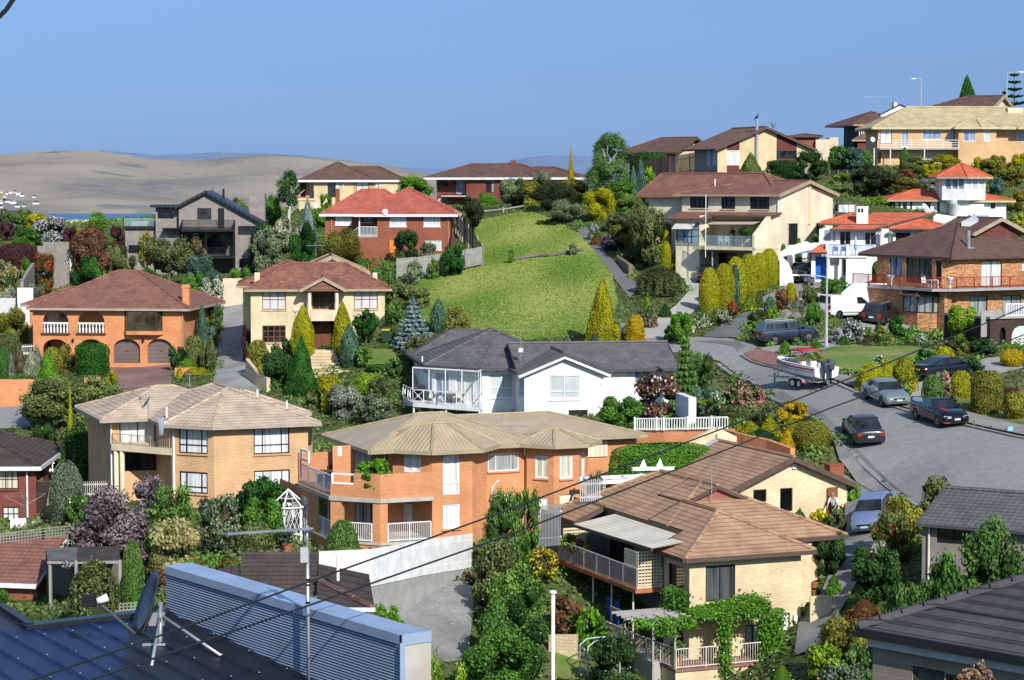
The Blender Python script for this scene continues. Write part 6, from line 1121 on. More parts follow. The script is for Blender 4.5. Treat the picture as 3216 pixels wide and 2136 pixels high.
# ---------------------------------------------------------------- plants
def leafmesh(name,P,Nn,size,val,up=None,core=None,flower=None,aspect=1.0,tri=False):
 """many small leaf blades at points P facing roughly along Nn;val is the per-leaf value the colour ramps run on"""
 n=len(P);t=rng.normal(size=(n,3));nn=Nn+rng.normal(size=(n,3))*.45;nn/=np.linalg.norm(nn,axis=1)[:,None]
 a=np.cross(nn,t if up is None else np.tile(np.array(up,float),(n,1))+t*.35);a/=np.linalg.norm(a,axis=1)[:,None]+1e-9;b=np.cross(nn,a)
 s=size*rng.uniform(.6,1.35,n)[:,None];A=a*s*.5/mq(aspect);B=b*s*.5*mq(aspect)
 V=np.stack([P-B,P+A*.9-B*.05,P+B,P-A*.9+B*.1],1).reshape(-1,3);F=np.arange(4*n).reshape(n,4);lv=np.repeat(val,4);mi=np.zeros(n,int)
 if flower is not None: mi[rng.random(n)<flower]=1
 nv=len(V);polys=[F];
 if core is not None:
  cv,cf=core;V=np.concatenate([V,cv]);lv=np.concatenate([lv,np.zeros(len(cv))]);  # core takes the ramp's dark end, painted shade inside the foliage
 me=bpy.data.meshes.new(name);tot=n+(len(core[1]) if core else 0);me.vertices.add(len(V));me.vertices.foreach_set('co',V.astype(np.float32).ravel())
 loops=F.ravel();
 if core: loops=np.concatenate([loops,(np.array(core[1])+nv).ravel()]);mi=np.concatenate([mi,np.zeros(len(core[1]),int)])
 me.loops.add(len(loops));me.loops.foreach_set('vertex_index',loops.astype(np.int32));me.polygons.add(tot)
 me.polygons.foreach_set('loop_start',(np.arange(tot)*4).astype(np.int32)); me.polygons.foreach_set('material_index',mi.astype(np.int32))
 at_=me.attributes.new('lv','FLOAT','POINT'); at_.data.foreach_set('value',lv.astype(np.float32))
 me.update(calc_edges=True);me.validate();me.materials.append(None);me.materials.append(None);return me
def lathecore(rf,k=.86,nz=9,nt=12,bump=None):
 V=[];F=[]
 for i in range(nz):
  z=i/(nz-1)*.98;r=rf(z)*k
  for j in range(nt): t=2*PI*j/nt;V.append((r*mc(t),r*ms(t),z))
 for i in range(nz-1):
  for j in range(nt): F.append((i*nt+j,i*nt+(j+1)%nt,(i+1)*nt+(j+1)%nt,(i+1)*nt+j))
 return np.array(V),np.array(F)
PROF={
'egg':lambda z:.5*max(0,1-abs((z-.4)/(.605 if z>.4 else .75))**2.2)**.5,
'ball':lambda z:.5*max(0,1-((z-.5)/.52)**2)**.5, AK:lambda z:.5*max(0,1-(max(0,z-.12)/.9)**2.2)**.5,
'column':lambda z:.5*min(1,(1-z)*2.2+.02)**.75*min(1,.62+z*2), AG:lambda z:.5*((1-z)**.82)*min(1,.75+z*3)+.008,
'spire':lambda z:.5*min(1,(1-z)*1.5)**1.1*min(1,.55+z*2.5)+.004, AH:lambda z:.5*max(0,1-max(0,(z-.8)/.22)**2.2)**.5}
PROTO={};US=(.17,.105,.066,.042,.028,.019)
def proto(kind,dens,seed=0,flower=None):
 key=(kind,dens,seed,flower)
 if key in PROTO: return PROTO[key]
 u=US[dens]
 global rng;keep=rng;rng=np.random.default_rng(sum(map(ord,kind))*31+dens*7+seed*101)
 if kind in PROF:
  rf=PROF[kind];n=int(5.2/(u*u));z=rng.random(n*2);rr=np.array([rf(x) for x in z]);keep_=rng.random(n*2)<rr/.5;z=z[keep_][:n];rr=rr[keep_][:n]
  th=rng.random(len(z))*6.2832;ph=rng.random(6)*6.28
  lum=1+.05*(np.sin(th*3+ph[0]+z*7)+np.sin(th*5+ph[1]-z*11)*.7+np.sin(z*17+ph[2]+th)*.6)*(0.55 if kind in('egg',AH) else 1.25)
  r=rr*lum*(1-np.abs(rng.normal(0,.045,len(z))));dz=np.array([(rf(min(1,x+.02))-rf(max(0,x-.02)))/.04 for x in z])
  P=np.stack([r*np.cos(th),r*np.sin(th),z],1);Nn=np.stack([np.cos(th),np.sin(th),np.clip(-dz,-1,2.0)],1);Nn/=np.linalg.norm(Nn,axis=1)[:,None]
  val=np.clip(.5+rng.normal(0,.2,len(z))+(lum-1)*2.2+(z-.5)*.3,0,1)  # leaf colour lighter higher up and on bulges, shading painted in
  me=leafmesh(B8,P,Nn,u*1.25,val,core=lathecore(rf,.84),flower=flower,up=(0,0,1) if kind in(Av,AG,BN,AH) else None)
 elif kind in(Ab,Ac,Ad,A7,AN):
  K={Ab:20,Ac:40,Ad:46,A7:26,AN:34}[kind];C=[];Rr=[]
  for i in range(K):
   while True:
    p=rng.uniform(-1,1,3);d=np.linalg.norm(p)
    if .15<d<1: break
   p=p/d*(d**.45)*.66;rad=rng.uniform(.2,.36) if kind==Ab else rng.uniform(.13,.27)
   if kind==A7: p[2]*=.5
   C.append(p);Rr.append(rad)
  C=np.array(C);Rr=np.array(Rr)
  n=int({Ab:7,Ac:6.0,Ad:8.5,A7:7,AN:7}[kind]/(u*u));w=Rr**2;idx=rng.choice(K,n,p=w/w.sum());d=rng.normal(size=(n,3));d/=np.linalg.norm(d,axis=1)[:,None];d[:,2]=np.where(d[:,2]<-.35,-d[:,2]*.8,d[:,2])
  rad=Rr[idx]*(1+rng.normal(0,.12 if kind==Ab else .24,n));P=C[idx]+d*rad[:,None]
  ins=np.zeros(n,bool)
  for k in range(K): ins|=(np.linalg.norm(P-C[k],axis=1)<Rr[k]*.72)&(idx!=k)
  P=P[~ins];d=d[~ins];val=.45+rng.normal(0,.19,len(P))+d[:,2]*.25+(rng.normal(0,.17,K)[idx])[~ins]  # upward-facing leaves coloured lighter, shading painted in
  lo=P.min(0);hi=P.max(0);P=(P-[(lo[0]+hi[0])/2,(lo[1]+hi[1])/2,lo[2]])/[hi[0]-lo[0],hi[1]-lo[1],hi[2]-lo[2]]
  cv=[];cf=[]
  for k in range(K):
   c=(C[k]-[(lo[0]+hi[0])/2,(lo[1]+hi[1])/2,lo[2]])/(hi-lo);rr=Rr[k]*.80/(hi-lo);b=len(cv)
   for i in range(6):
    f=PI*i/5
    for j in range(8): t=2*PI*j/8;cv.append(c+rr*np.array([ms(f)*mc(t),ms(f)*ms(t),-mc(f)]))
   for i in range(5):
    for j in range(8): cf.append((b+i*8+j,b+i*8+(j+1)%8,b+(i+1)*8+(j+1)%8,b+(i+1)*8+j))
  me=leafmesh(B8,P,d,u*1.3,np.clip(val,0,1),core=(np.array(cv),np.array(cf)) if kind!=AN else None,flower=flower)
 elif kind==BA:
  n=int(7/(u*u));K=60;th=rng.random(K)*6.28;r0=rng.random(K)**.5*.46;top=.98-(r0/.46)**2*.42;idx=rng.integers(0,K,n);f=rng.random(n)**.8;l=(.25+.5*rng.random(K))[idx]
  P=np.stack([r0[idx]*np.cos(th[idx])*(1+f*.12)+rng.normal(0,.02,n),r0[idx]*np.sin(th[idx])*(1+f*.12)+rng.normal(0,.02,n),np.maximum(.02,top[idx]-f*l)],1);Nn=np.stack([np.cos(th[idx]),np.sin(th[idx]),.35+0*f],1)
  m=n//3;a=rng.random(m)*6.28;q=rng.random(m)**.5*.47;P[:m]=np.stack([q*np.cos(a),q*np.sin(a),.98-(q/.47)**2*.4+rng.normal(0,.03,m)],1);Nn[:m]=[0,0,1]
  me=leafmesh(B8,P,Nn,u*1.25,np.clip(.5+rng.normal(0,.25,n)-f*.15,0,1),up=(1,0,0),aspect=1.0,core=lathecore(lambda z:.36*max(0,1-z**2)**.5,1),flower=flower)
 elif kind==CW:
  P=[];Nn=[];val=[]
  for lay in range(11):
   z=.03+lay/11*.93;R_=.5*(1-z)**.9+.02;nb=int(9+6*(1-z))
   for b in range(nb):
    t=6.28*(b+rng.random()*.6)/nb;L=R_*rng.uniform(.75,1.12);k=int(max(4,L/u*5))
    for s in np.linspace(.15,1,k):
     for w in (-1,0,1):
      P.append((L*s*mc(t)-w*.05*s*ms(t)*(1.2-s),L*s*ms(t)+w*.05*s*mc(t)*(1.2-s),z+.05*s*s-.07*s+rng.normal(0,.008)));Nn.append((mc(t)*.4,ms(t)*.4,1));val.append(.35+.5*s+rng.normal(0,.15))
  me=leafmesh(B8,np.array(P),np.array(Nn),u*1.3,np.clip(np.array(val),0,1),core=lathecore(lambda z:.3*(1-z)**.9+.01,1),flower=flower)
 elif kind==Cu:
  n=int(2.2/(u*u));t=rng.random(n)*6.28;e=rng.uniform(.15,1.45,n);l=rng.uniform(.35,1,n);s=rng.random(n);P=np.stack([.5*l*np.cos(e)*np.cos(t)*s,.5*l*np.cos(e)*np.sin(t)*s,l*np.sin(e)*s+.02],1);Nn=np.stack([-np.sin(e)*np.cos(t),-np.sin(e)*np.sin(t),np.cos(e)],1)
  me=leafmesh(B8,P,Nn,u*1.6,np.clip(s*.7+rng.normal(.15,.15,n),0,1),flower=flower,core=lathecore(lambda z:.25*(1-z),.7))
 elif kind=='mat':
  n=int(4.5/(u*u));a=rng.random(n)*6.28;q=rng.random(n)**.5*.5;z=(1-(q/.5)**2)*.8*(.75+.25*np.sin(a*5+q*19))+rng.random(n)*.18
  P=np.stack([q*np.cos(a),q*np.sin(a),z],1);Nn=np.stack([q*np.cos(a),q*np.sin(a),.6+0*q],1);me=leafmesh(B8,P,Nn,u*1.3,np.clip(rng.normal(.5,.25,n),0,1),flower=flower,core=lathecore(lambda z:.44*(1-z)**.5,.9))
 rng=keep;PROTO[key]=me;return me
LEAFSZ={'egg':0.068,AH:0.072,AU:0.08,AK:0.088,Av:0.096,AG:0.104,BN:0.096,CW:0.136,Cu:0.128,'mat':0.096,BA:0.104,Ab:0.112,Ac:0.104,Ad:0.128,A7:0.112,AN:.13}
PN=0
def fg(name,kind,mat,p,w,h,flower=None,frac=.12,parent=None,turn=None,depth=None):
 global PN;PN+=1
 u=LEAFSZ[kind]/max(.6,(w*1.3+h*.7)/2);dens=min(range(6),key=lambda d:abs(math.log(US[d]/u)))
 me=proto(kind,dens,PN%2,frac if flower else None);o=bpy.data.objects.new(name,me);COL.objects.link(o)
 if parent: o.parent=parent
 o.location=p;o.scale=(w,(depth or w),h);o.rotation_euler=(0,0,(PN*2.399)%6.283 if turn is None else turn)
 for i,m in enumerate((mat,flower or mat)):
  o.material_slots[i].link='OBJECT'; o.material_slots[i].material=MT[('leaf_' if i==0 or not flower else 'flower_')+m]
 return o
TRUNK={}
def trunkmesh(seed):
 if seed in TRUNK: return TRUNK[seed]
 r=random.Random(seed);B=MB();pts=[(0,0,-.1),(r.uniform(-.02,.02),r.uniform(-.02,.02),.3),(r.uniform(-.05,.05),r.uniform(-.05,.05),.62),(r.uniform(-.07,.07),r.uniform(-.07,.07),.95)]
 B.tube(pts,[.04,.032,.022,.008],7)
 for i in range(8):
  z=r.uniform(.35,.8);a=r.uniform(0,6.28);l=r.uniform(.18,.36);B.tube([(0,0,z-.06),(l*.5*mc(a),l*.5*ms(a),z+.08),(l*mc(a),l*ms(a),z+.2)],[.016,.01,.004],5)
 o=B.bd(Cv,BO,None,True);me=o.data;bpy.data.objects.remove(o);me.materials.clear();me.materials.append(None);TRUNK[seed]=me;return me
def tree(name,label,kind,mat,p,w,h,clear=.25,group=None,bark=BO,crown=B9,flower=None,frac=.1):
 t=em_(name,p,0,label,Ad,group);o=bpy.data.objects.new(Cv,trunkmesh(PN%3));COL.objects.link(o);o.parent=t;k=h*.9;o.scale=(k*.9,k*.9,k);o.material_slots[0].link='OBJECT';o.material_slots[0].material=MT[bark];o.rotation_euler=(0,0,PN)
 fg(crown,kind,mat,(0,0,h*clear),w,h*(1-clear),flower,frac,t);return t
def place(v,cx,yt,wd,yb=None,d=None):
 """pixel column, top, width (and foot or depth) -> foot on the land, width and height in metres"""
 if d is None: f=hit(v,cx,yb);d=f.y
 q=at(v,cx,yt,d);g=hz(q.x,d);k=VW[v][2];return Ve((q.x,d,g-.05)),wd*k/FPX*d,max(.25,q.z-g+.05)
def P_(name,label,kind,mat,v,cx,yt,wd,yb=None,d=None,cat=Aa,group=None,flower=None,frac=.12,clear=None,bark=BO,turn=None):
 p,w,h=place(v,cx,yt,wd,yb,d)
 if d and kind in(Ab,Ac,'mat',AK,BA,Ad,Cu):
  d0=d
  while h>1.45*w and d<d0*(1.2 if d0<115 else 1.035): d+=.6;p,w,h=place(v,cx,yt,wd,None,d)
 if clear is not None: return tree(name,label,kind,mat,p,w,h,clear,group,bark,flower=flower,frac=frac)
 o=fg(name,kind,mat,p,w,h,flower,frac,turn=turn);tag(o,label,cat,group);return o
def FL(f,r,**k): return dict(flower=f,frac=r,**k)
T=[
(Aa,'dark purple-leaved shrub at the far left, below the dry hills',Ab,Cw,1,40,680,150,None,262),
(Aa,'olive flowering shrub at the far left edge under the sea',Ac,Ah,1,50,560,170,None,276),
(Aa,'mid green rounded shrub between the olive shrub and the yellow wattle',Ab,'mid',1,190,560,210,None,271),
(Aa,'bright yellow flowering wattle near the water line',Ac,Al,1,330,600,220,None,268,FL(Al,.35)),
(Aa,'broad cream flowering shrub in front of the sea and pale roof',Ab,Ah,1,430,625,330,None,256,FL(AL,.5)),
(Aa,'loose green shrub under the cream flowering shrub',Ac,At,1,230,720,310,None,252),
(Aa,'purple-leaved shrub beside the cream flowering shrub',Ab,Cw,1,625,712,170,None,250),
(Aa,'purple-leaved shrub against the low wall of the grey modern house',Ab,Cw,1,1035,715,150,None,247),
(Aa,'small yellow-green ball shrub between two purple shrubs',AU,Al,1,690,733,62,None,249),
(Ad,'thin bright green tree poking up against the sea',AN,An,1,850,595,210,None,262,dict(clear=.3)),
(Ad,'large reddish-brown leaved tree left of the grey modern house',Ad,Bi,1,800,690,420,None,234,dict(clear=.12)),
(Aa,'olive bushy tree at the foot of the grey house, beside the reddish tree',Ab,Ah,1,1080,878,250,None,229),
(Ad,'flat-topped yellow-green tree with grey limbs before the grey house',A7,Ar,1,1268,735,190,None,230,dict(clear=.45)),
(Ad,'spreading olive paperbark with twisted grey limbs before the black balconies',A7,Ah,1,1480,775,430,None,229,dict(clear=.4)),
(Ad,'thin brownish tree in front of the black lower balcony',AN,CZ,1,1700,788,220,None,230,dict(clear=.35)),
(Aa,'dense dark green shrub above the roof of the arched house',Ab,A2,1,730,962,300,None,215),
(Aa,'low green shrub next to the peak of the arched house roof',Ab,At,1,880,1070,170,None,214),
(Aa,'drooping mid green shrub behind the ridge of the arched house',BA,'mid',1,1290,1095,300,None,214),
(Aa,'small green shrub between the two bushes behind the arched house ridge',Ab,'mid',1,1110,1075,130,None,216),
(Aa,'loose grey-green shrub under the black balconies',Ac,AV,1,1760,955,340,None,223),
(Aa,'green shrub above the brick chimney of the arched house',Ab,At,1,1700,1105,250,None,214),
(Ad,'dark green tree hiding the right corner of the grey modern house',Ad,Ao,1,2280,680,320,None,228,dict(clear=.08)),
(Aa,'bright green low shrub beside the grey house base',Ab,An,1,2100,1065,210,None,222),
(Ad,'red-flowering dark columnar tree beside the white concrete ramp',Ab,Ao,1,398,938,200,None,222,FL('red',.3,clear=.05)),
(Aa,'cream and olive flowering bush at the far left edge',Ab,Ar,1,50,1005,230,None,226,FL(AL,.2)),
(Aa,'small bright green bush before the purple hedge',Ab,An,1,210,980,120,None,230),
(AB,'purple-leaved hedge below the left-hand shrubs',AH,Cw,1,150,875,340,None,240),
(Aa,'low bed of orange flowers at the far left','mat','mid',1,80,1150,220,None,220,FL(BB,.25)),
(Aa,'silvery grey rounded shrub above the white block wall',Ab,Bj,1,70,1230,190,None,212),
(Aa,'grey-green loose shrub beside the roof of the arched house',Ac,Ay,1,310,1225,260,None,211),
(Aa,'yellow-green bushy shrub by the corner of the arched house',Ab,Ar,5,105,440,300,None,205),
(AO,'tiny golden cypress above the grey modern house',BN,BP,1,1635,402,48,None,266),
(As,'tiny dark pointed conifer behind the grey gable',AG,Ao,1,1857,375,52,None,263),
(Aa,'olive shrubs rising behind the grey house roof',Ab,Ah,1,2070,465,220,None,262),
(Aa,'dark shrub beside the grey house chimney',Ab,Ao,1,2340,440,120,None,262),
(Ad,'tall gum tree with a bare pale trunk beside the yellow brick house',AN,Ao,2,300,222,225,None,264,dict(clear=.42,bark='bark_pale')),
(Aa,'green shrub at the foot of the tall gum tree',Ab,At,2,150,435,170,None,260),
(As,'blue-green conical shrub below the yellow house balcony',AG,'blue',2,460,470,170,None,256),
(Aa,'light green sapling before the yellow brick house windows',Ac,An,2,620,430,120,None,274),
(Aa,'bright green shrub below the white-curtained lower window',Ab,An,2,580,555,130,None,264),
(Ad,'rounded bright green tree between the red roof and the long brick house',Ad,An,2,1370,262,400,None,272,dict(clear=.1)),
(Aa,'very dark round bush on the edge of the grass field near its top',Ab,Aq,2,1860,452,275,None,250),
(Aa,'bright green bush against the long dark brick house',Ab,An,2,2020,425,150,None,302),
(AB,'small clipped green hedge before the long dark brick house',AH,An,2,2035,485,170,None,298),
(Aa,'grey-green dome bush in front of the long brown roof',Ab,Ay,2,2250,298,260,None,288),
(Aa,'cream-flowered olive bush left of the red roof',Ab,Ah,2,275,640,230,None,241,FL(AL,.3)),
(Aa,'mid green bush below the cream-flowered bush, above the pedimented roof',Ac,Ay,2,110,715,280,None,226),
(Aa,'dense deep green bush left of the red brick house',Ab,A2,2,420,665,260,None,225),
(Aa,'olive feathery bush covering the corner of the red brick house',Ab,Ar,2,735,722,430,None,222),
(Aa,'green bush above the cream gable of the pedimented house',Ab,'mid',2,960,985,180,None,215),
(AO,'small golden spire behind the pedimented house roof',BN,BP,2,993,1022,40,None,200),
(Aa,'dark climber-like bush before the red brick wall and orange door',Ab,Ao,2,1335,745,215,None,233),
(Aa,'grey-green loose bush under the white lower window of the red brick house',Ac,Ay,2,1510,850,170,None,232),
(Aa,'small green bush left of the orange door',Ab,At,2,1185,925,80,None,234),
(Aa,'dark green bush growing over the grey paling fence',Ab,A2,2,1735,878,230,None,217),
(Aa,'thin green sapling in front of the grey paling fence, next to the dark bush',AN,'mid',2,1565,995,110,None,217),
(Aa,'pale loose sapling in front of the middle of the grey fence',AN,Ay,2,1400,1008,160,None,216),
(Aa,'green sapling at the lower end of the grey fence',Ac,'mid',2,1235,1005,130,None,215),
(Aa,'thin sapling standing alone in the grass field above the log',AN,'mid',2,2235,922,65,1055,None),
(Aa,'thin sapling by the log rail in the middle of the field',AN,Ay,3,555,1128,85,1262,None),
(Aa,'tall olive shrub right behind the pedimented house',Ac,'mid',6,1545,185,230,None,198),
(Aa,'olive shrub between the pedimented house and the field',Ac,Ah,6,1670,340,270,None,196),
(Aa,'tawny olive shrub on the field edge above the blue spruce',Ac,Ah,6,1850,415,210,None,195),
(Aa,'dark green shrub between the cream wall and the blue spruce',Ab,'mid',6,1640,530,190,None,191),
(Aa,'small lime green shrub beside the cream brick corner',Ab,Aw,6,1585,525,85,None,190),
(As,'blue-grey spruce beside the cream pedimented house',CW,'blue',6,1800,492,400,None,184,{},),
(As,'dark green columnar conifer behind the blue spruce',Av,AV,6,2020,518,150,None,186),
(Ad,'glossy yellow-green magnolia at the lower edge of the field',AN,Ar,6,2180,575,270,None,182,dict(clear=.1)),
(Aa,'olive loose shrub next to the grey tiled roof corner',Ac,Ah,6,1830,825,220,None,178),
(AO,'bushy yellow cypress left of the front door with lamp post',Av,Al,6,835,575,200,None,186.3),
(AO,'bushy yellow cypress right of the front door',Av,Al,6,1180,545,165,None,186.3),
(As,'grey-green pointed juniper beside the garden stair',Av,AV,6,1240,735,165,None,182.5),
(Ad,'small dense green tree before the lower window of the pedimented house',Ad,A2,6,1390,605,235,None,184,dict(clear=.22)),
(Aa,'green loose shrub under the small dense tree',Ac,'mid',6,1370,920,150,None,181.5),
(Aa,'golden-green ball shrub at the head of the concrete driveway',AU,Ar,6,445,882,195,None,184),
(Aa,'dark green bush in front of the pedimented house, behind the bright cone',Ab,Ao,6,690,855,190,None,181),
(Aa,'broad dark bush beside the driveway retaining wall',Ab,Ao,6,600,975,270,None,178),
(As,'bright green conical cypress before the cream pedimented house',AG,A2,6,820,845,320,None,176),
(AC,'red rose bush beside the concrete driveway',Ac,At,6,535,1010,140,None,181.5,FL('red',.3)),
(AC,'pink rose bush under the lower timber window',Ac,'mid',6,600,905,100,None,183.5,FL(AX,.15)),
(Aa,'low yellow shrub on the driveway retaining wall','mat',Al,6,465,1085,95,None,180.5),
(Aa,'lime green domed shrub in front of the cream steps wall',AK,Aw,6,1390,1172,270,None,174),
(Aa,'olive shrub by the shaded wall of the white rendered house',Ac,Ah,6,1500,1185,220,None,171),
(Aa,'golden conifer shrub above the peach house roof edge',Ab,Al,6,1095,1175,260,None,170),
(Aa,'silvery variegated bush in front of the golden conifer',Ab,Bj,6,1190,1255,310,None,168),
(Aa,'grey-green wispy bush below the glass deck',Ac,Ay,6,1450,1345,340,None,165),
(Aa,'brownish green shrub at the ridge end of the pale tile roof',Ab,Ah,6,920,1300,140,None,171),
(Aa,'burgundy shrub at the cream wall beside the driveway',Ac,Cw,6,340,725,95,None,187),
(Aa,'loose green shrub at the end of the grey roof, by the lawn',Ac,'mid',6,1640,1035,170,None,177),
(AB,'low clipped hedge edging the small front lawn',AH,At,6,1500,1098,220,None,180),
(Ad,'cream-flowered tree at the top of the concrete driveway',Ab,Ah,5,1850,182,215,None,213,FL(AL,.55,clear=.2)),
(Aa,'small cream-flowered shrub beside the white outdoor chairs',Ab,Ah,5,1905,340,115,None,211,FL(AL,.4)),
(Aa,'green shrub behind the brick chimney of the arched house',Ab,At,5,1725,295,180,None,208),
(As,'grey-green conifer at the edge of the concrete driveway',Av,AV,5,1760,425,95,None,204),
(Aa,'mid green bushy shrub spilling on the concrete driveway',Ac,'mid',5,1855,405,180,None,203),
(Aa,'blue-green shrub half way down the concrete driveway',Ab,AV,5,1835,605,130,None,199),
(Aa,'deep green rounded shrub beside the second garage door',Ab,A2,5,1565,712,160,None,198),
(AB,'clipped olive hedge block beside the garages',AH,Ah,5,1690,705,145,None,196.5),
(AO,'narrow olive conifer beside the clipped hedge block',Av,Ah,5,1790,745,85,None,194),
(AO,'tall narrow olive conifer at the driveway edge',Av,Ah,5,1840,698,75,None,193),
(Aa,'dark glossy shrub at the edge of the red driveway',Ab,Ao,5,1555,790,160,None,195),
(Aa,'lime spreading juniper above the small brick wall','mat',Aw,5,1635,900,230,None,193),
(Aa,'bright yellow low juniper at the foot of the red driveway',AK,Al,5,1720,985,235,None,190),
(As,'small yellow cone conifer at the end of the brick wall',AG,Al,5,1565,972,75,None,190),
(AB,'large clipped green hedge cube in front of the brick arches',AH,A2,5,800,765,300,None,198.5),
(Aa,'yellow-topped bushy shrub beside the clipped green cube',Ab,Ar,5,580,765,180,None,198),
(Aa,'yellow-green clipped dome under the first brick arch',AK,Ar,5,455,805,190,None,199),
(As,'vivid green cone conifer in the courtyard of the arched house',AG,An,5,415,835,200,None,195),
(As,'silver grey conifer next to the blue gate',AG,Bj,5,320,775,130,None,200),
(As,'tawny silver conifer in the courtyard',AG,Bj,5,270,825,170,None,196),
(As,'half-brown dying columnar conifer in the courtyard',Av,CZ,5,165,785,95,None,196),
(As,'small grey cone conifer by the front brick wall',AG,Ay,5,95,865,95,None,195),
(AB,'green clipped hedge block at the far left edge',AH,At,5,25,812,90,None,194),
(AB,'olive clipped hedge higher at the far left edge',AH,Ah,5,70,685,195,None,200),
(Aa,'yellow-green shrub at the foot of the red driveway, beside the big tree',Ab,Al,5,980,1010,105,None,189),
(Ad,'broad olive tree with drooping leaves before the brick courtyard wall',Ac,Ah,13,360,75,480,None,167,dict(clear=.12)),
(Ad,'broad olive tree reaching over the foot of the red driveway',Ac,Ah,13,705,62,420,None,166,dict(clear=.12)),
(AO,'thin golden pencil cypress before the olive trees',BN,Al,13,517,92,66,None,151),
(Aa,'olive bushy shrub below the pencil cypress',Ac,Ah,13,600,325,370,None,147),
(Aa,'dark green shrub beside the dark tiled roof',Ab,Ao,13,335,415,190,None,151),
(Ad,'drooping green tree in the shadow beside the peach house',BA,'mid',13,600,420,330,None,143,dict(clear=.1)),
(Aa,'grey-green egg-shaped bush above the stone retaining wall','egg',Ay,13,488,698,255,None,135),
(Aa,'dark rose bush with white blooms below the egg-shaped bush',Ab,At,13,590,935,180,None,132,FL(AL,.05)),
(Ad,'large smoky purple-leaved tree before the peach house',Ad,'purple',13,790,880,640,None,120,dict(clear=.1)),
(Aa,'smaller purple-leaved shrub under the peach balcony',Ac,'purple',13,1120,798,290,None,127),
(Ad,'grey-green willowy tree under the left bay window',Ac,'mid',13,1255,860,460,None,121,dict(clear=.08)),
(Ad,'grey wispy willow shrub under the bare peach wall',Ac,Ay,13,1620,925,340,None,122,dict(clear=.05)),
(Aa,'dense deep green bush against the peach wall next to the gazebo',Ab,A2,13,1955,815,380,None,127),
(Aa,'deep green lower bush between the peach wall and the gazebo',Ab,At,13,1950,955,330,None,125),
(Aa,'clipped olive dome shrub beside the slate patio',AK,Ah,13,1895,1145,290,None,124),
(Aa,'lime loose shrub beside the dense green bush',Ac,Aw,13,1790,1035,130,None,126),
(Ad,'pale cream-leaved small tree above the metal parapet',Ab,'cream',13,1265,1105,390,None,108,dict(clear=.1)),
(Aa,'clipped green column bush beside the corrugated pergola','egg','mid',14,1090,375,190,None,106),
(Aa,'variegated silver clipped dome under the clipped column',AK,Bj,14,1080,638,245,None,101),
(Ad,'olive weeping tree in front of the pergola',BA,Ah,14,775,555,440,None,101,dict(clear=.06)),
(Aa,'yellow-green shrub between the weeping tree and the silver dome',Ac,Ar,14,935,635,110,None,103),
(Aa,'bright green ground shrub below the silver dome','mat',An,14,1110,785,220,None,101),
(Aa,'green shrub at the left edge in front of the brick cottage',Ac,At,14,25,790,150,None,88),
(Aa,'orange and red flower clump before the brick cottage','mat','mid',14,240,1000,250,None,92,FL('red',.25)),
(Aa,'orange flower clump beside the concrete path','mat','mid',14,450,1000,110,None,92,FL(BB,.25)),
(Aa,'red fuchsia bush beside the slate patio and dark tiled roof',Ab,At,14,1740,480,520,None,107,FL('red',.18)),
(Aa,'reddish leaved shrub between satellite dish and metal parapet',Ac,Bi,14,1300,610,150,None,100),
(Aa,'clipped round olive bush before the terrace columns','egg','mid',11,415,900,270,None,113.5),
(Ad,'tall feathery green tree beside the white fence, nearest the salmon house',Ac,'mid',11,1600,655,330,1374,None,dict(clear=.05)),
(Ad,'tall feathery tree in front of the white garden door',Ac,At,11,1780,640,230,1300,None,dict(clear=.05)),
(Aa,'olive shrub half way down the row beside the grey driveway',Ac,Ah,0,1155,1235,150,1430,None),
(Aa,'green shrub in the row beside the grey driveway, under the olive one',Ac,'mid',0,1195,1290,165,1490,None),
(Aa,'dense green shrub at the lower edge beside the grey driveway',Ab,At,0,1185,1370,170,1570,None),
(Aa,'deep green shrub at the bottom edge beside the lamp pole',Ab,At,0,1150,1450,190,1630,None),
(Ad,'yellow variegated small tree beside the lattice balcony',Ac,Ar,12,110,685,210,None,98,dict(clear=.3,flower=Al,frac=.35)),
(AC,'pink climbing rose on the grey driveway fence',Ac,'mid',15,2070,455,90,None,102,FL(AX,.3)),
(Aa,'red-leaved shrub behind the driveway fence',Ac,Bi,15,2180,515,120,None,100,FL('red',.2)),
(Aa,'bright green shrub at the corner of the dark tiled roof',Ab,An,15,1420,672,310,None,85),
(Aa,'lime green shrub at the bottom edge by the metal parapet',Ac,Aw,15,1800,1000,260,None,62),
(Aa,'lime green shrub along the bottom edge',Ac,Aw,15,1990,1120,330,None,64),
(Aa,'reddish brown flax-like shrub below the lattice balcony',Ac,Bi,12,270,985,230,None,99),
(Aa,'bright green leafy shrub beside the lower terrace rail',Ac,An,12,430,1090,230,None,94),
(Aa,'dark green bush beside the lower terrace rail',Ab,Ao,12,560,1245,290,None,91),
(Aa,'bronze red shrub below the pergola post',Ac,Bi,12,725,1280,120,None,92),
(Aa,'lime yellow shrub at the foot of the pergola',Ac,Aw,12,890,1325,180,None,99),
(Aa,'low lime shrub under the lower terrace wall','mat',Aw,12,1650,1445,330,None,94),
(Aa,'mixed pink and green shrub below the terrace wall',Ac,'mid',12,1330,1500,220,None,94,FL(AX,.1)),
(Aa,'dark bush against the cream wall of the corner house, by the steep drive',Ab,Ao,12,1955,560,240,None,111),
(Aa,'golden yellow shrub under the doorway with the man',Ab,Al,12,1890,450,130,None,118.5,FL(Al,.4)),
(Aa,'olive green shrub beside the doorway with the man',Ac,Ah,12,2010,450,140,None,117),
(Aa,'small green shrub under the dark square window',Ac,'mid',12,1770,445,80,None,119),
(Aa,'small bright shrub at the lower edge of the steep drive','mat',An,12,1990,870,120,None,107),
(Aa,'bright flowering shrub at the roof corner beside the footpath',Ab,An,12,2115,275,100,None,124,FL(BB,.05)),
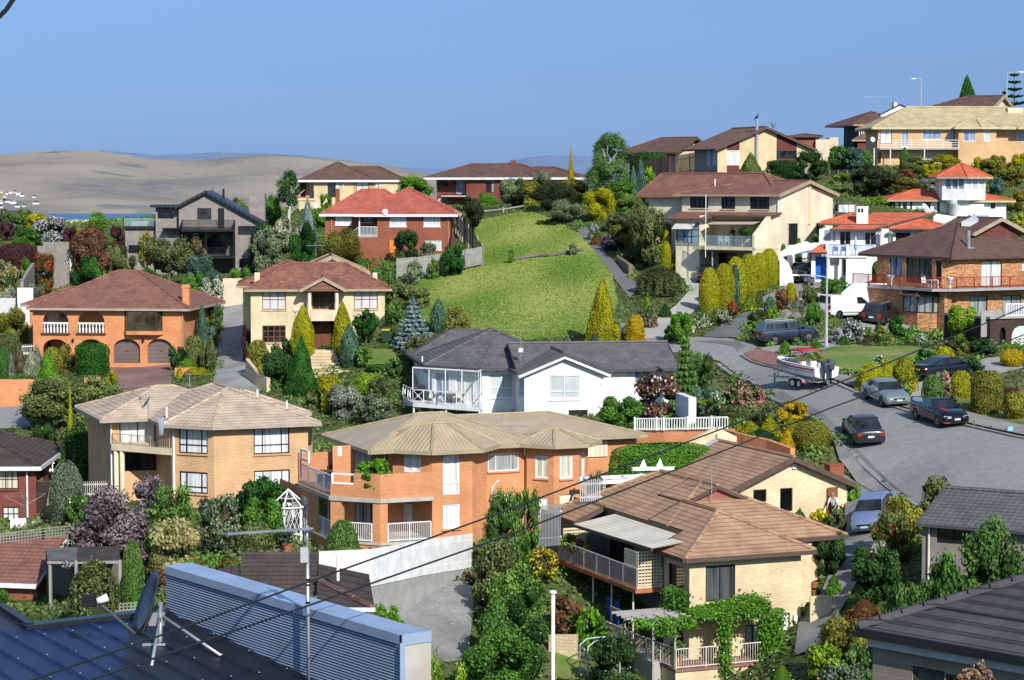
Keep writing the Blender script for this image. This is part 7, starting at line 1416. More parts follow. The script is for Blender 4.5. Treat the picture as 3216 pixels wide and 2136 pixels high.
(AB,'olive hedge top beside the pale blue car',Ab,Ar,16,990,225,330,None,113),
(AB,'rust-flecked hedge next to the front of the pale blue car',Ab,Ah,16,930,330,320,None,110,FL('red',.06)),
(Aa,'large dark green clipped bush beside the steep drive',Ab,Ao,16,800,590,380,None,105),
(Aa,'silvery white-flowered bush on top of the large dark bush',Ab,Bj,16,820,545,230,None,107),
(Aa,'olive thin tree beside the grey-green roof',Ac,Ah,16,1240,80,260,None,113),
(Aa,'low rust-coloured heath on the bank of the steep drive','mat','rust',16,720,985,360,None,102),
(Aa,'small silver tuft at the edge of the rust heath','mat',Bj,16,520,1050,100,None,101),
(Aa,'yellow-green bushy shrub at the turn of the steep drive',Ab,Ar,16,590,1100,400,None,98),
(Aa,'vivid green rounded shrub near the bottom edge of the drive',Ab,Aw,16,470,1295,280,None,95),
(Aa,'green shrub against the stone block wall',Ab,'mid',16,650,1290,280,None,90),
(Aa,'grey-green low shrub at the bottom edge beside the stone block wall',Ac,Ay,16,560,1420,330,None,88),
(Aa,'green low shrub at the bottom edge under the wagon wheel','mat',An,16,120,1450,330,None,92),
(Aa,'pink-leaved small shrub at the bottom edge',Ac,'mid',16,430,1500,170,None,87,FL(AX,.35)),
(Ad,'large leafy willow before the grey-green roofed house',Ad,'mid',16,1640,380,640,None,80,dict(clear=.03)),
(Ad,'smaller leafy willow in front of the taupe wall',Ad,At,16,1290,640,420,None,80,dict(clear=.05)),
(Aa,'leafy shrub at the charcoal roof edge below the dark bush',Ab,'mid',16,1010,845,300,None,80),
(AO,'tall golden pencil cypress standing against the sky',BN,BP,3,537,288,60,None,273),
(Ad,'tall weeping silver birch with white trunk against the sky',AN,'mid',3,850,152,430,None,262,dict(clear=.12,bark='bark_pale')),
(As,'dark blue-green cone conifer beside the birch',AG,AV,3,1145,395,140,None,263),
(As,'smaller blue-green conifer touching the birch',AG,AV,3,1080,465,95,None,262),
(AB,'tall dark hedge in front of the crest house with plain gable roof',AH,Ao,3,1215,352,335,None,306),
(Aa,'lime shrub at the end of the red timber fence',Ab,Aw,3,1225,470,110,None,268),
(As,'dark ivy-clad column at the corner of the gabled house',Av,Ao,3,1680,265,100,None,272),
(Aa,'grey-green bush left of the big dark bush on the field',Ab,Ay,3,60,575,260,None,287),
(Aa,'grey bush under the long brown roof, left of the golden pencil cypress',Ab,Ay,3,280,515,190,None,292),
(Aa,'yellow-olive bush behind the big dark bush, nearer the long roof',Ab,Ar,3,200,595,210,None,268),
(Aa,'yellow-olive bush under the golden pencil cypress',Ab,Ar,3,560,575,260,None,268),
(Aa,'big very dark green bush at the top of the field',Ab,Aq,3,395,585,430,None,262),
(Aa,'small black-green bush at the left foot of the big dark bush',Ab,Aq,3,70,685,145,None,272),
(Ad,'grey-leaved small tree with visible trunk on the field',A7,Ay,3,480,742,335,None,251,dict(clear=.22)),
(Aa,'yellow-green shrub under the grey-leaved tree',Ab,Ar,3,300,945,140,None,253),
(Aa,'dark low shrub in the shade of the grey-leaved tree',Ab,Aq,3,430,960,240,None,254),
(Aa,'large pale yellow leaved shrub beside the footpath',Ab,Al,3,788,655,300,None,250),
(Aa,'bright green dome shrub below the birch',Ab,An,3,1000,602,240,None,259),
(Aa,'green shrub with a few red flowers beside the pale yellow shrub',Ab,'mid',3,1000,690,220,None,252,FL('red',.04)),
(Aa,'small vivid yellow broom between the green shrubs',Ab,Al,3,1080,750,80,None,251),
(Aa,'mid green shrubs beside the wing of the balcony house',Ab,'mid',3,1210,635,230,None,216),
(Aa,'olive thicket left of the balcony house',Ac,Ah,3,1180,735,310,None,209),
(Aa,'brown-olive thicket beside the window awning',Ac,Ah,3,1300,845,330,None,205),
(Aa,'olive shrub above the red flowers by the footpath',Ac,Ah,3,955,870,230,None,241),
(Aa,'yellow-olive rounded shrub beside the footpath',Ab,Ar,3,1020,955,330,None,227),
(Ad,'orange-leaved maple beside the footpath',A7,'rust',3,1100,1120,230,None,222,dict(clear=.3)),
(Aa,'yellow-green shrub under the orange maple',Ac,Ar,3,1085,1245,290,None,218),
(Aa,'brown-green shrub between the maple and the blue-green conifer',Ac,CZ,3,1210,1255,140,None,216),
(Aa,'grey purple shrub on the footpath edge',Ac,'purple',3,880,1075,180,None,226),
(Aa,'red flowering clump on the footpath edge','mat','mid',3,765,1035,120,None,231,FL('red',.5)),
(Aa,'lilac flowering clump beside the footpath',Ac,Bj,3,740,985,110,None,236,FL(Ca,.3)),
(As,'blue-green columnar conifer next to the golden column',Av,AV,3,1275,1120,115,None,213),
(AO,'golden columnar cypress at the corner of the balcony house',Av,Al,3,1368,985,92,None,211),
(Ad,'weeping olive dome tree beside the pale driveway',BA,Ah,9,220,1052,470,None,199,dict(clear=.02)),
(As,'slim dark green column between the golden topiaries',Av,AV,9,978,1015,85,None,194.5),
(Aa,'dark green shrub left of the carport steps',Ab,Ao,9,380,960,120,None,205),
(AI,'small lime egg topiary at the foot of the weeping tree','egg',Aw,9,103,1355,76,None,188.5),
(AC,'pink rose clump below the small lime topiary','mat','mid',9,130,1445,160,None,186,FL(AX,.35)),
(Aa,'dark green low shrub on the stone edge of the pale driveway','mat',Ao,9,280,1420,150,None,187),
(Aa,'bright green shrub at the mouth of the pale driveway',Ac,An,9,440,1485,170,None,181),
(Aa,'white and pink flower bed between the two driveways','mat','mid',9,640,1485,200,None,182,FL(AL,.4)),
(Aa,'olive ball shrub in the bed between the two driveways',AU,Ah,9,795,1460,115,None,182.5),
(Aa,'silver shrub in the bed between the two driveways',Ab,Bj,9,875,1490,140,None,182),
(AC,'red-leaved rose below the golden topiaries',Ac,Bi,9,940,1395,120,None,187,FL('red',.2)),
(Aa,'yellow-green low shrub beside the stone bench','mat',Aw,9,1110,1325,170,None,190.5,FL(Al,.2)),
(Aa,'olive low shrub at the edge of the cobbled drive','mat',Ah,9,1205,1305,120,None,191.5),
(AI,'small golden egg topiary in the rock garden','egg',AI,9,1520,1212,105,None,195),
(Aa,'red-tipped round shrub in the rock garden',Ab,Bi,9,1430,1262,175,None,188.5),
(Aa,'blue-green ball shrub at the edge of the rock garden',AU,AV,9,1315,1352,125,None,184.5),
(Aa,'lime flat-topped shrub below the blue-green ball',Ab,Aw,9,1350,1430,160,None,181,),
(Aa,'olive flat-topped shrub above the rocks',A7,Ah,9,1700,1215,140,None,193.5,),
(Aa,'bright agapanthus mass above the white retaining wall',Ab,An,9,1960,1160,300,None,193,FL(Ca,.04)),
(Aa,'lime low shrub on the white retaining wall','mat',Aw,9,1985,1265,210,None,190),
(Aa,'agapanthus clump behind the white van',Ab,An,9,1740,1385,165,None,184,FL(Ca,.05)),
(AC,'dark red rose bush beside the asphalt driveway',Ab,Ao,8,30,895,170,None,181,FL('red',.08)),
(Aa,'orange flowered green shrub behind the dark blue wagon',Ab,An,8,50,985,150,None,177,FL(BB,.12)),
('agave','spiky bright green plant above the dark blue wagon',Cu,An,8,420,955,140,None,176),
(Aa,'bright agapanthus shrub at the rear of the white van',Ab,An,8,530,825,150,None,181,FL(Ca,.06)),
(Aa,'green leafy shrub against the porch of the white house',Ab,'mid',8,1090,385,200,None,197),
(Ad,'small dark leafy tree before the white arched door',Ac,Ao,8,960,500,120,None,197.5,dict(clear=.3)),
(AI,'small clipped ball on the wall of the balcony house, farthest from the street',AU,'mid',8,540,235,84,None,206),
(AI,'small clipped ball under the tall side window of the balcony house',AU,'mid',8,395,270,66,None,205),
(AI,'small clipped ball at the end of the golden topiary row',AU,'mid',8,262,320,66,None,204),
(AO,'bright green cypress tip above the brown roof, nearer the white chimney',Av,'mid',8,1465,160,170,None,212),
(AO,'bright green cypress tip above the brown roof by the roof window',Av,'mid',8,1625,120,150,None,213),
(Aa,'white and pink flowering bush in front of the white van',Ac,Ay,8,870,955,210,None,171,FL(AL,.4)),
(Aa,'purple flowering loose bush beside the lamp post',Ac,Ay,8,700,1065,120,None,170,FL(Ca,.15)),
(Aa,'deep green round bush in front of the brick bay',Ab,A2,8,1265,930,195,None,175),
(Aa,'green shrub in the bed below the van driveway',Ab,'mid',8,1005,1045,140,None,172),
(Aa,'red flowered small shrub beside the van driveway','mat','mid',8,1095,1000,110,None,174,FL('red',.25)),
(Aa,'green and orange flower clump in the middle of the street bed',Ab,'mid',8,1135,1055,150,None,171,FL(BB,.12)),
(Aa,'orange day lily clump in front of the mottled brick pier',Cu,An,8,1345,1085,160,None,170,FL(BB,.15)),
(Aa,'white hydrangea in front of the mottled brick pier',AK,At,8,1470,1105,100,None,170,FL(AL,.6)),
(Aa,'pink flowered clump at the foot of the mottled brick pier',Ab,'mid',8,1550,1095,95,None,171,FL(AX,.3)),
(Aa,'red-leaved low shrub at the back of the lawn','mat',Bi,8,990,1135,120,None,169),
(Aa,'green low shrub behind the lawn, beside the lamp post','mat','mid',8,790,1120,150,None,168.5),
(Aa,'bright low shrub at the foot of the lamp post','mat',An,8,560,1175,140,None,167.5),
(Aa,'bright low shrub between the wagon and the boat','mat',An,8,275,1160,120,None,167),
(Aa,'leafy yellow-green tall shrub before the mottled brick house',Ab,Aw,8,1830,835,330,None,174),
(Aa,'lime shrub beside the dark brick garage wall',Ab,Aw,8,1975,1010,170,None,173),
(AC,'dark red rose bush beside the golden dome',Ab,Ao,8,1780,1150,220,None,165,FL('red',.12)),
(AC,'pink rose bush below the mottled brick house steps',Ab,'mid',8,1670,1160,100,None,166,FL(AX,.4)),
(Aa,'orange flower clump before the dark brick garage',Ab,'mid',8,1830,1190,100,None,163,FL(BB,.3)),
(Aa,'dark round shrub in front of the dark brick garage',Ab,Ao,8,2005,1135,260,None,163),
(Aa,'golden dome shrub above the parked black coupe',AK,AI,8,1660,1212,195,None,160),
(Aa,'deep green round shrub between the golden domes',Ab,A2,8,1490,1235,195,None,157),
(Aa,'golden dome shrub at the corner of the lawn, beside the black coupe',AK,AI,8,1320,1312,205,None,152.5),
(Aa,'golden dome shrub overlapping the long golden mound',AK,AI,8,1165,1332,130,None,151.5),
(Aa,'long golden mound shrub at the kerb end of the lawn',AK,AI,8,1035,1365,290,None,150),
(AC,'white rose bush at the edge of the lawn',Ac,At,8,1100,1285,90,None,154,FL(AL,.4)),
(Aa,'golden orange ball shrub by the curved concrete drive',AU,BP,8,2255,1235,215,None,157),
(Aa,'large pale green clipped bush on the dry verge',AH,Ar,10,2050,395,245,None,140),
(Aa,'smaller pale green clipped ball on the dry verge at the frame edge',AU,Ar,10,2265,555,190,None,137),
(Aa,'golden dome shrub between the black coupe and the clipped bush',AK,AI,10,1855,395,195,None,146),
(Aa,'green ball shrub behind the black utility',AU,'mid',10,1640,425,165,None,143),
(AC,'pink rose bush in front of the black coupe',Ab,'mid',10,1735,395,115,None,145,FL(AX,.5)),
(Aa,'brown low shrub beside the green ball shrub',Ab,CZ,10,1765,495,110,None,142),
(Aa,'yellow weeping small shrub behind the silver sedan',BA,Al,10,1470,415,115,None,147),
(Aa,'lime low shrub at the bonnet of the silver sedan',Ab,Aw,10,1435,500,95,None,143.5),
(Aa,'dark shrub at the nose of the black coupe',Ac,Ao,10,1955,285,160,None,153),
(AC,'large pink rose bush beside the road',Ab,At,10,265,500,245,None,141,FL(AX,.45)),
(AC,'purple-pink flowering bush above the large pink rose bush',Ac,Ao,10,170,455,190,None,144,FL(AX,.2)),
(AC,'pale pink rose bush at the brick wall end',Ab,'mid',10,40,535,130,None,142,FL(AL,.3)),
(Aa,'golden orange round shrub beside the road',Ab,BP,10,580,612,275,None,139),
(Aa,'variegated pale green tall bush at the corner of the tan roof','egg',Ar,10,725,770,300,None,134.5),
(Aa,'yellow juniper below the golden orange shrub','mat',Al,10,405,738,190,None,136),
(Aa,'yellow juniper touching the golden orange shrub','mat',Al,10,560,735,160,None,137),
(Aa,'yellow juniper at the top of the brick retaining wall','mat',Al,10,255,775,170,None,137.5),
(Aa,'small yellow juniper beside the white balustrade','mat',Al,10,170,800,110,None,138),
(Aa,'deep green spreading juniper over the brick retaining wall','mat',A2,10,340,840,380,None,135.5),
(Aa,'gold spreading juniper at the end of the brick retaining wall','mat',BP,10,540,840,150,None,134.5),
(AB,'low clipped olive hedge under the large pink rose bush',AH,Ah,10,200,655,340,None,141),
(Aa,'olive shrub between pink rose bush and golden orange shrub',Ab,Ah,10,395,635,140,None,136),
(Aa,'dark green shrub behind the variegated tall bush',Ab,Ao,10,690,735,200,None,136),
(Aa,'yellow-green creeper shrub under the window of the projecting room',Ac,Ar,9,420,875,190,None,203.5),
(As,'soft green open conifer at the end of the long grey roof',CW,'mid',7,2145,170,260,None,159),
(Aa,'green loose shrub beside the open conifer',Ac,'mid',7,2240,330,210,None,156),
(AC,'tall dark camellia bush with pale pink blooms before the white wall',Ab,Bi,7,1930,485,320,None,153.5,FL(AL,.12)),
(Aa,'dense green bush at the corner of the white rendered house',Ab,At,7,1690,645,340,None,152.5),
(Aa,'small bright shrub beside the white garden wall',Ab,An,7,2050,785,120,None,150),
(Aa,'blue-green ball shrub above the tree fern',Ab,AV,7,2270,585,180,None,151.5),
(Aa,'golden columnar shrub at the foot of the grass field',AG,Al,0,1389,640,96,None,176),
(Aa,'dark leafy shrub beside the golden columnar shrub',Ac,Ao,7,1625,125,130,None,173.5),
(Aa,'golden low mound beside the pale driveway',AK,BP,7,1790,85,140,None,172.5),
(AC,'pink flowering low shrub at the foot of the weeping tree','mat','mid',7,1890,20,120,None,176,FL(AX,.3)),
(Aa,'grey low shrub at the kerb below the golden columnar shrub','mat',Ay,7,1500,215,150,None,171),
(Aa,'green shrub at the stone bench beside the street',Ab,An,7,2110,60,170,None,174.5),
(Aa,'small green ball at the corner of the asphalt driveway',Ab,'mid',7,2030,170,80,None,172),
(Aa,'mixed flowering bush under the white lattice arch',Ac,Ah,11,2290,505,140,None,118,FL(AX,.12)),
(Aa,'large almost black round bush below the long white balcony',Ab,Aq,4,1050,1010,430,None,246),
(Ad,'lime flat tree beside the grey paling fence on the upper slope',A7,Aw,4,770,1085,190,None,254,dict(clear=.3)),
(Ad,'dark loose tree beside the gabled house',Ac,Ao,4,500,890,340,None,256,dict(clear=.1)),
(Ad,'green tree behind the dark loose tree',Ad,At,4,740,845,240,None,263,dict(clear=.1)),
(Ad,'blue-green rounded tree on the upper slope',Ad,AV,4,880,865,210,None,261,dict(clear=.1)),
(Aa,'mid green shrub between the blue-green tree and the white balcony',Ab,'mid',4,1000,885,100,None,263),
(AB,'dark creeper-covered pergola hedge below the gabled house',AH,Ao,4,250,980,270,None,262),
(As,'russet green conical shrub in front of the gabled house wall',AG,Ah,3,2105,355,250,None,259),
(Aa,'yellow-green bush below the peach wall of the yellow-roofed house',Ab,Al,4,1650,925,340,None,264),
(Aa,'yellow-green bush at the right edge above the tower',Ab,Ar,4,2240,1005,270,None,257),
(Aa,'yellow bush behind the tower roof apex',Ab,Al,4,1955,945,150,None,266),
(Aa,'olive yellow bush between tower roof and the right edge',Ab,Ar,4,2110,925,230,None,265),
(Aa,'vivid yellow bush in the upper right corner',Ab,Al,4,2300,915,210,None,263),
(Aa,'lime yellow bush left of the tower roof',Ab,Al,4,1560,1000,190,None,258),
(Aa,'olive loose bush under the white balcony',Ac,Ah,4,1420,940,280,None,263),
(Aa,'rusty dry bush beside the black round bush',Ac,'rust',4,1330,1055,170,None,258),
(As,'slim green conifer before the white balcony',Av,'mid',4,1320,865,90,None,268),
(Aa,'yellow-green leafy bush left of the tower',Ab,Ar,4,1350,1125,340,None,247),
(Aa,'pale green leafy bush touching the tower',Ab,Bj,4,1560,1125,230,None,246),
(Aa,'blue-green bush behind the tower windows',Ab,AV,4,2115,1125,130,None,250),
(Aa,'yellow-olive bush at the right edge beside the tower house',Ab,Ar,4,2310,1240,170,None,243),
(Aa,'yellow flowered bush at the right edge above the roof window',Ab,'mid',4,2320,1430,180,None,232,FL(Al,.3)),
(Aa,'lime shrub between the black bush and the white chimney',Ab,Aw,4,1100,1290,190,None,240),
(Aa,'mid green shrub by the washing line',Ab,'mid',4,760,1225,190,None,249),
(As,'dense dark pyramidal conifer on the skyline',AG,A2,4,1865,238,420,None,330),
]
for t in T:
 nm,lb,kd,mt,v,cx,yt,wd,yb,d=t[:10];kw=dict(t[10]) if len(t)>10 else {}
 cat={Aa:Aa,As:As,AO:AO,AB:AB,AC:'rose bush',AI:AI,'agave':Cx}.get(nm,Ad)
 if nm in(Aa,AC,AB,As,AO) : kw.pop('clear',None)
 P_(nm,lb,kd,mt,v,cx,yt,wd,yb,d,cat,**kw)
for i,(x,y,w) in enumerate(((715,1066,208),(860,1026,216),(976,958,216),(1102,928,206),(1206,916,164),(1304,876,206))):
 P_(AI,'golden egg topiary, %s in the row beside the cobbled drive'%('nearest the street','second from the street','third from the street','fourth from the street','fifth from the street','farthest from the street')[i],'egg',AI,9,x,y,w,None,190.5+2.5*i,AI,'golden egg topiaries beside the drive')
p,w,h=place(12,870,22,690,None,131); o=fg(AB,AH,'ivy',p,w*1.02,h,turn=R(20),depth=2.0); tag(o,'long clipped dark green hedge in front of the orange brick retaining wall',AB)
def norfolk(label,v,cx,yt,wd,d):
 p,w,h=place(v,cx,yt,wd,None,d);t=em_('norfolk_pine',p,0,label,Ad);MB().tube([(0,0,0),(0,0,h*.97)],.18,7,r1=.03).bd(Cv,BO,t)
 n=9;P=[];Nn=[];V=[]
 for i in range(n):
  z=h*(.30+.68*i/n);L=w*.5*(1-.86*i/n)
  for b in range(8):
   a=6.28*(b+.4*(i%2))/8
   for s in np.linspace(.08,1,26):
    for q_ in (-.12,0,.12): P.append((L*s*mc(a)+rng.normal(0,.05),L*s*ms(a)+q_*L*s+rng.normal(0,.05),z+.16*L*s*s+rng.normal(0,.04)));Nn.append((0,0,1));V.append(.3+.4*s+rng.normal(0,.1))
 me=leafmesh(B9,np.array(P),np.array(Nn,float),.34,np.clip(np.array(V),0,1)); o=bpy.data.objects.new(B9,me); COL.objects.link(o); o.parent=t; me.materials[0]=MT['leaf_dark']; me.materials[1]=MT['leaf_dark']
norfolk('tall Norfolk pine with flat tiers on the skyline at the upper right',4,2280,160,300,325); norfolk('small Norfolk pine tip next to the taller one',4,2190,330,90,326)
p,w,h=place(7,2285,650,170,None,149);t=em_('tree_fern',p,0,'tree fern with arching bright fronds above the white balustrade',Ad);MB().tube([(0,0,-.2),(.05,0,h*.72)],.16,8,r1=.11).bd(Cv,BO,t)
P=[];Nn=[];V=[]
for b in range(18):
 a=b*2.4;L=w*.55*random.uniform(.8,1.1);e=random.uniform(.3,.9)
 for s in np.linspace(.05,1,22):
  for q_ in np.linspace(-1,1,5): P.append((L*s*mc(a)-q_*.16*(1-s*.7)*ms(a),L*s*ms(a)+q_*.16*(1-s*.7)*mc(a),h*.72+e*L*s*1.1-1.35*L*s*s*e));Nn.append((mc(a)*.2,ms(a)*.2,1));V.append(.25+.6*s)
me=leafmesh('fronds',np.array(P),np.array(Nn,float),.11,np.array(V)); o=bpy.data.objects.new('fronds',me); COL.objects.link(o); o.parent=t; me.materials[0]=MT['leaf_lime']; me.materials[1]=MT['leaf_lime']
def creeper():
 l,r,w=PERG;H=HC;P=[];Nn=[];V=[];n=11000
 x0=H.fr(1090,1120,-1.2)[0]
 for i in range(n):
  f=rng.random();x=x0+(r-x0+.1)*f;th=.10+.42*f;P.append((x,rng.uniform(-1.9,-.05),w+.15+rng.normal(0,th*.5)+th*.5));Nn.append((0,-.4,1));V.append(rng.normal(.55,.22))
 for (xx,wd_,lo,nn) in ((H.fr(1290,1300,-1.8)[0],.33,H.fr(1290,1530,-1.8)[1],1500),(H.fr(1590,1300,-1.7)[0],.52,H.fr(1590,1400,-1.7)[1],3000),(l+1.3,.45,w-.55,500),(l+.2,.4,w-.1,250),(l+2.4,.5,w-.25,400)):
  for i in range(nn): P.append((xx+rng.normal(0,wd_*.55),-1.7+rng.normal(0,.25),rng.uniform(lo,w+.3)));Nn.append((rng.normal(0,.5),-1,.4));V.append(rng.normal(.5,.25))
 me=leafmesh(Cb,np.array(P),np.array(Nn,float),.13,np.clip(np.array(V),0,1)); o=bpy.data.objects.new(Cb,me); COL.objects.link(o); o.location=H.O; o.rotation_euler=(0,0,H.yaw); me.materials[0]=MT['leaf_ivy']; me.materials[1]=MT['leaf_ivy']; tag(o,'green creeper draped over the weathered pergola and hanging down its posts',Cb)
 P=[];Nn=[];V=[]
 for i in range(1300): P.append((rng.normal(-.3,.28),rng.uniform(-.1,1.6),rng.uniform(HC.fr(860,1100,0)[1]-.4,HC.fr(880,985,0)[1])));Nn.append((-1,-.5,.4));V.append(rng.normal(.45,.25))
 me=leafmesh(Cb,np.array(P),np.array(Nn,float),.13,np.clip(np.array(V),0,1)); o=bpy.data.objects.new(Cb,me); COL.objects.link(o); o.location=H.O; o.rotation_euler=(0,0,H.yaw); me.materials[0]=MT['leaf_green']; me.materials[1]=MT['leaf_green']; tag(o,'creeper climbing the shaded corner wall under the tall dark window',Cb)
creeper()
u,w_=HT.fr(660,560,.9); a=HT.world(u,1.0,w_-.15); o=fg('bamboo_plant',Ac,An,a-Ve((0,0,.7)),2.0,HT.fr(660,440,.9)[1]-w_+.9); tag(o,'feathery bright green bamboo in the corner of the brick terrace',Cx)
def cover():
 n=230000;X=rng.uniform(-62,70,n);Y=72+rng.random(n)**1.25*235;keep=np.abs(X)<Y*.25+4;X=X[keep];Y=Y[keep];bad=np.zeros(len(X),bool)
 for pl in COVER:
  pl=np.array(pl);c=np.zeros(len(X),bool);j=len(pl)-1
  for i in range(len(pl)):
   m=((pl[i,1]>Y)!=(pl[j,1]>Y));xi=(pl[j,0]-pl[i,0])*(Y-pl[i,1])/(pl[j,1]-pl[i,1]+1e-12)+pl[i,0];c^=m&(X<xi);j=i
  bad|=c
 X=X[~bad];Y=Y[~bad];Z=np.array([hz(a,b) for a,b in zip(X,Y)]);k=np.sin(X*.35)+np.sin(Y*.27+X*.11);P=np.stack([X,Y,Z+rng.uniform(.02,.28,len(X))],1)
 me=leafmesh('ground_cover',P,np.tile([0,-.5,1.0],(len(X),1)),.24,np.clip(.4+k*.16+rng.normal(0,.22,len(X)),0,1)); o=bpy.data.objects.new('ground_cover',me); COL.objects.link(o); me.materials[0]=MT['leaf_olive']; me.materials[1]=MT['leaf_olive']; tag(o,kind='stuff')
cover()
def undergrowth():
 P=[];Nn=[];V=[]
 for i in range(1500):
  y=108+rng.random()**.8*185;x=rng.uniform(-.235,.235)*y
  if any(inside(x,y,q) for q in COVER) or (111<y<129 and .085<x/y<.16): continue
  z=hz(x,y);r=rng.uniform(.35,.95);m=int(75*r+25);d=rng.normal(size=(m,3));d/=np.linalg.norm(d,axis=1)[:,None];d[:,2]=abs(d[:,2]);P.append([x,y,z]+d*r*[1,1,.8]*(1+rng.normal(0,.15,(m,1))));Nn.append(d);V.append(rng.normal(.5,.22)+rng.normal(0,.17,m)+d[:,2]*.2)
 me=leafmesh('undergrowth',np.concatenate(P),np.concatenate(Nn),.2,np.clip(np.concatenate(V),0,1)); o=bpy.data.objects.new('undergrowth',me); COL.objects.link(o); me.materials[0]=MT['leaf_mid']; me.materials[1]=MT['leaf_mid']; tag(o,kind='stuff')
undergrowth()
def fieldgrass():
 pl=COVER[0];xs=[q[0] for q in pl];ys=[q[1] for q in pl];n=60000;X=rng.uniform(min(xs),max(xs),n);Y=rng.uniform(min(ys),max(ys),n);k=np.array([inside(a,b,pl) for a,b in zip(X,Y)]);X=X[k];Y=Y[k];Z=np.array([hz(a,b) for a,b in zip(X,Y)]);m=np.sin(X*.31+Y*.13)+np.sin(Y*.21-X*.4)+np.sin(X*.9)*.6
 P=np.stack([X,Y,Z+.1],1); me=leafmesh('field_grass',P,np.tile([0,-.8,.6],(len(X),1)),.2,np.clip(.45+m*.2+rng.normal(0,.2,len(X)),0,1),up=(1,0,0)); o=bpy.data.objects.new('field_grass',me); COL.objects.link(o); me.materials[0]=me.materials[1]=MT['leaf_field']; tag(o,kind='stuff')
leaf('leaf_field',(.11,.20,.03),(.31,.34,.11));fieldgrass()
# ---------------------------------------------------------------- vehicles
CARS={A8:dict(L=4.85,W=1.84,H=1.45,belt=.95,hood=.90,boot=1.0,xf0=1.05,xf1=.30,xr1=-.95,xr0=-1.70),'small':dict(L=4.5,W=1.76,H=1.47,belt=.96,hood=.92,boot=1.0,xf0=1.1,xf1=.3,xr1=-.95,xr0=-1.65),
'coupe':dict(L=4.7,W=1.8,H=1.39,belt=.94,hood=.88,boot=.96,xf0=.95,xf1=.2,xr1=-.75,xr0=-1.85),BC:dict(L=4.64,W=1.85,H=1.72,belt=1.12,hood=1.06,boot=1.12,xf0=1.25,xf1=.55,xr1=-1.95,xr0=-2.25),
'ute':dict(L=5.1,W=1.87,H=1.46,belt=.98,hood=.92,boot=1.02,xf0=1.05,xf1=.3,xr1=-.5,xr0=-.72),'van':dict(L=4.66,W=1.88,H=1.9,belt=1.2,hood=1.12,boot=1.2,xf0=1.95,xf1=1.05,xr1=-2.22,xr0=-2.30)}
def wheel(t,x,y,r,side,rim='rim'):
 W=MB(); W.lt_([(r*.62,-.1),(r*.97,-.1),(r,-.07),(r,.07),(r*.97,.1),(r*.62,.1)],18); W.move(0,Matrix.Translation((x,y,r))@Matrix.Rotation(R(90),4,'X')); w=W.bd('wheel','tyre',t,True)
 B=MB();B.lt_([(r*.18,-.02),(r*.2,.0)],10);B.lt_([(r*.6,-.03),(r*.64,.01),(r*.58,.01)],18)
 for i in range(6): a=i*PI/3;B.bar((r*.12*mc(a),r*.12*ms(a),-.01),(r*.6*mc(a),r*.6*ms(a),-.01),.075,.03)
 B.move(0,Matrix.Translation((x,y+side*.095,r))@Matrix.Rotation(R(-90*side),4,'X')); B.bd('rim',rim,w)
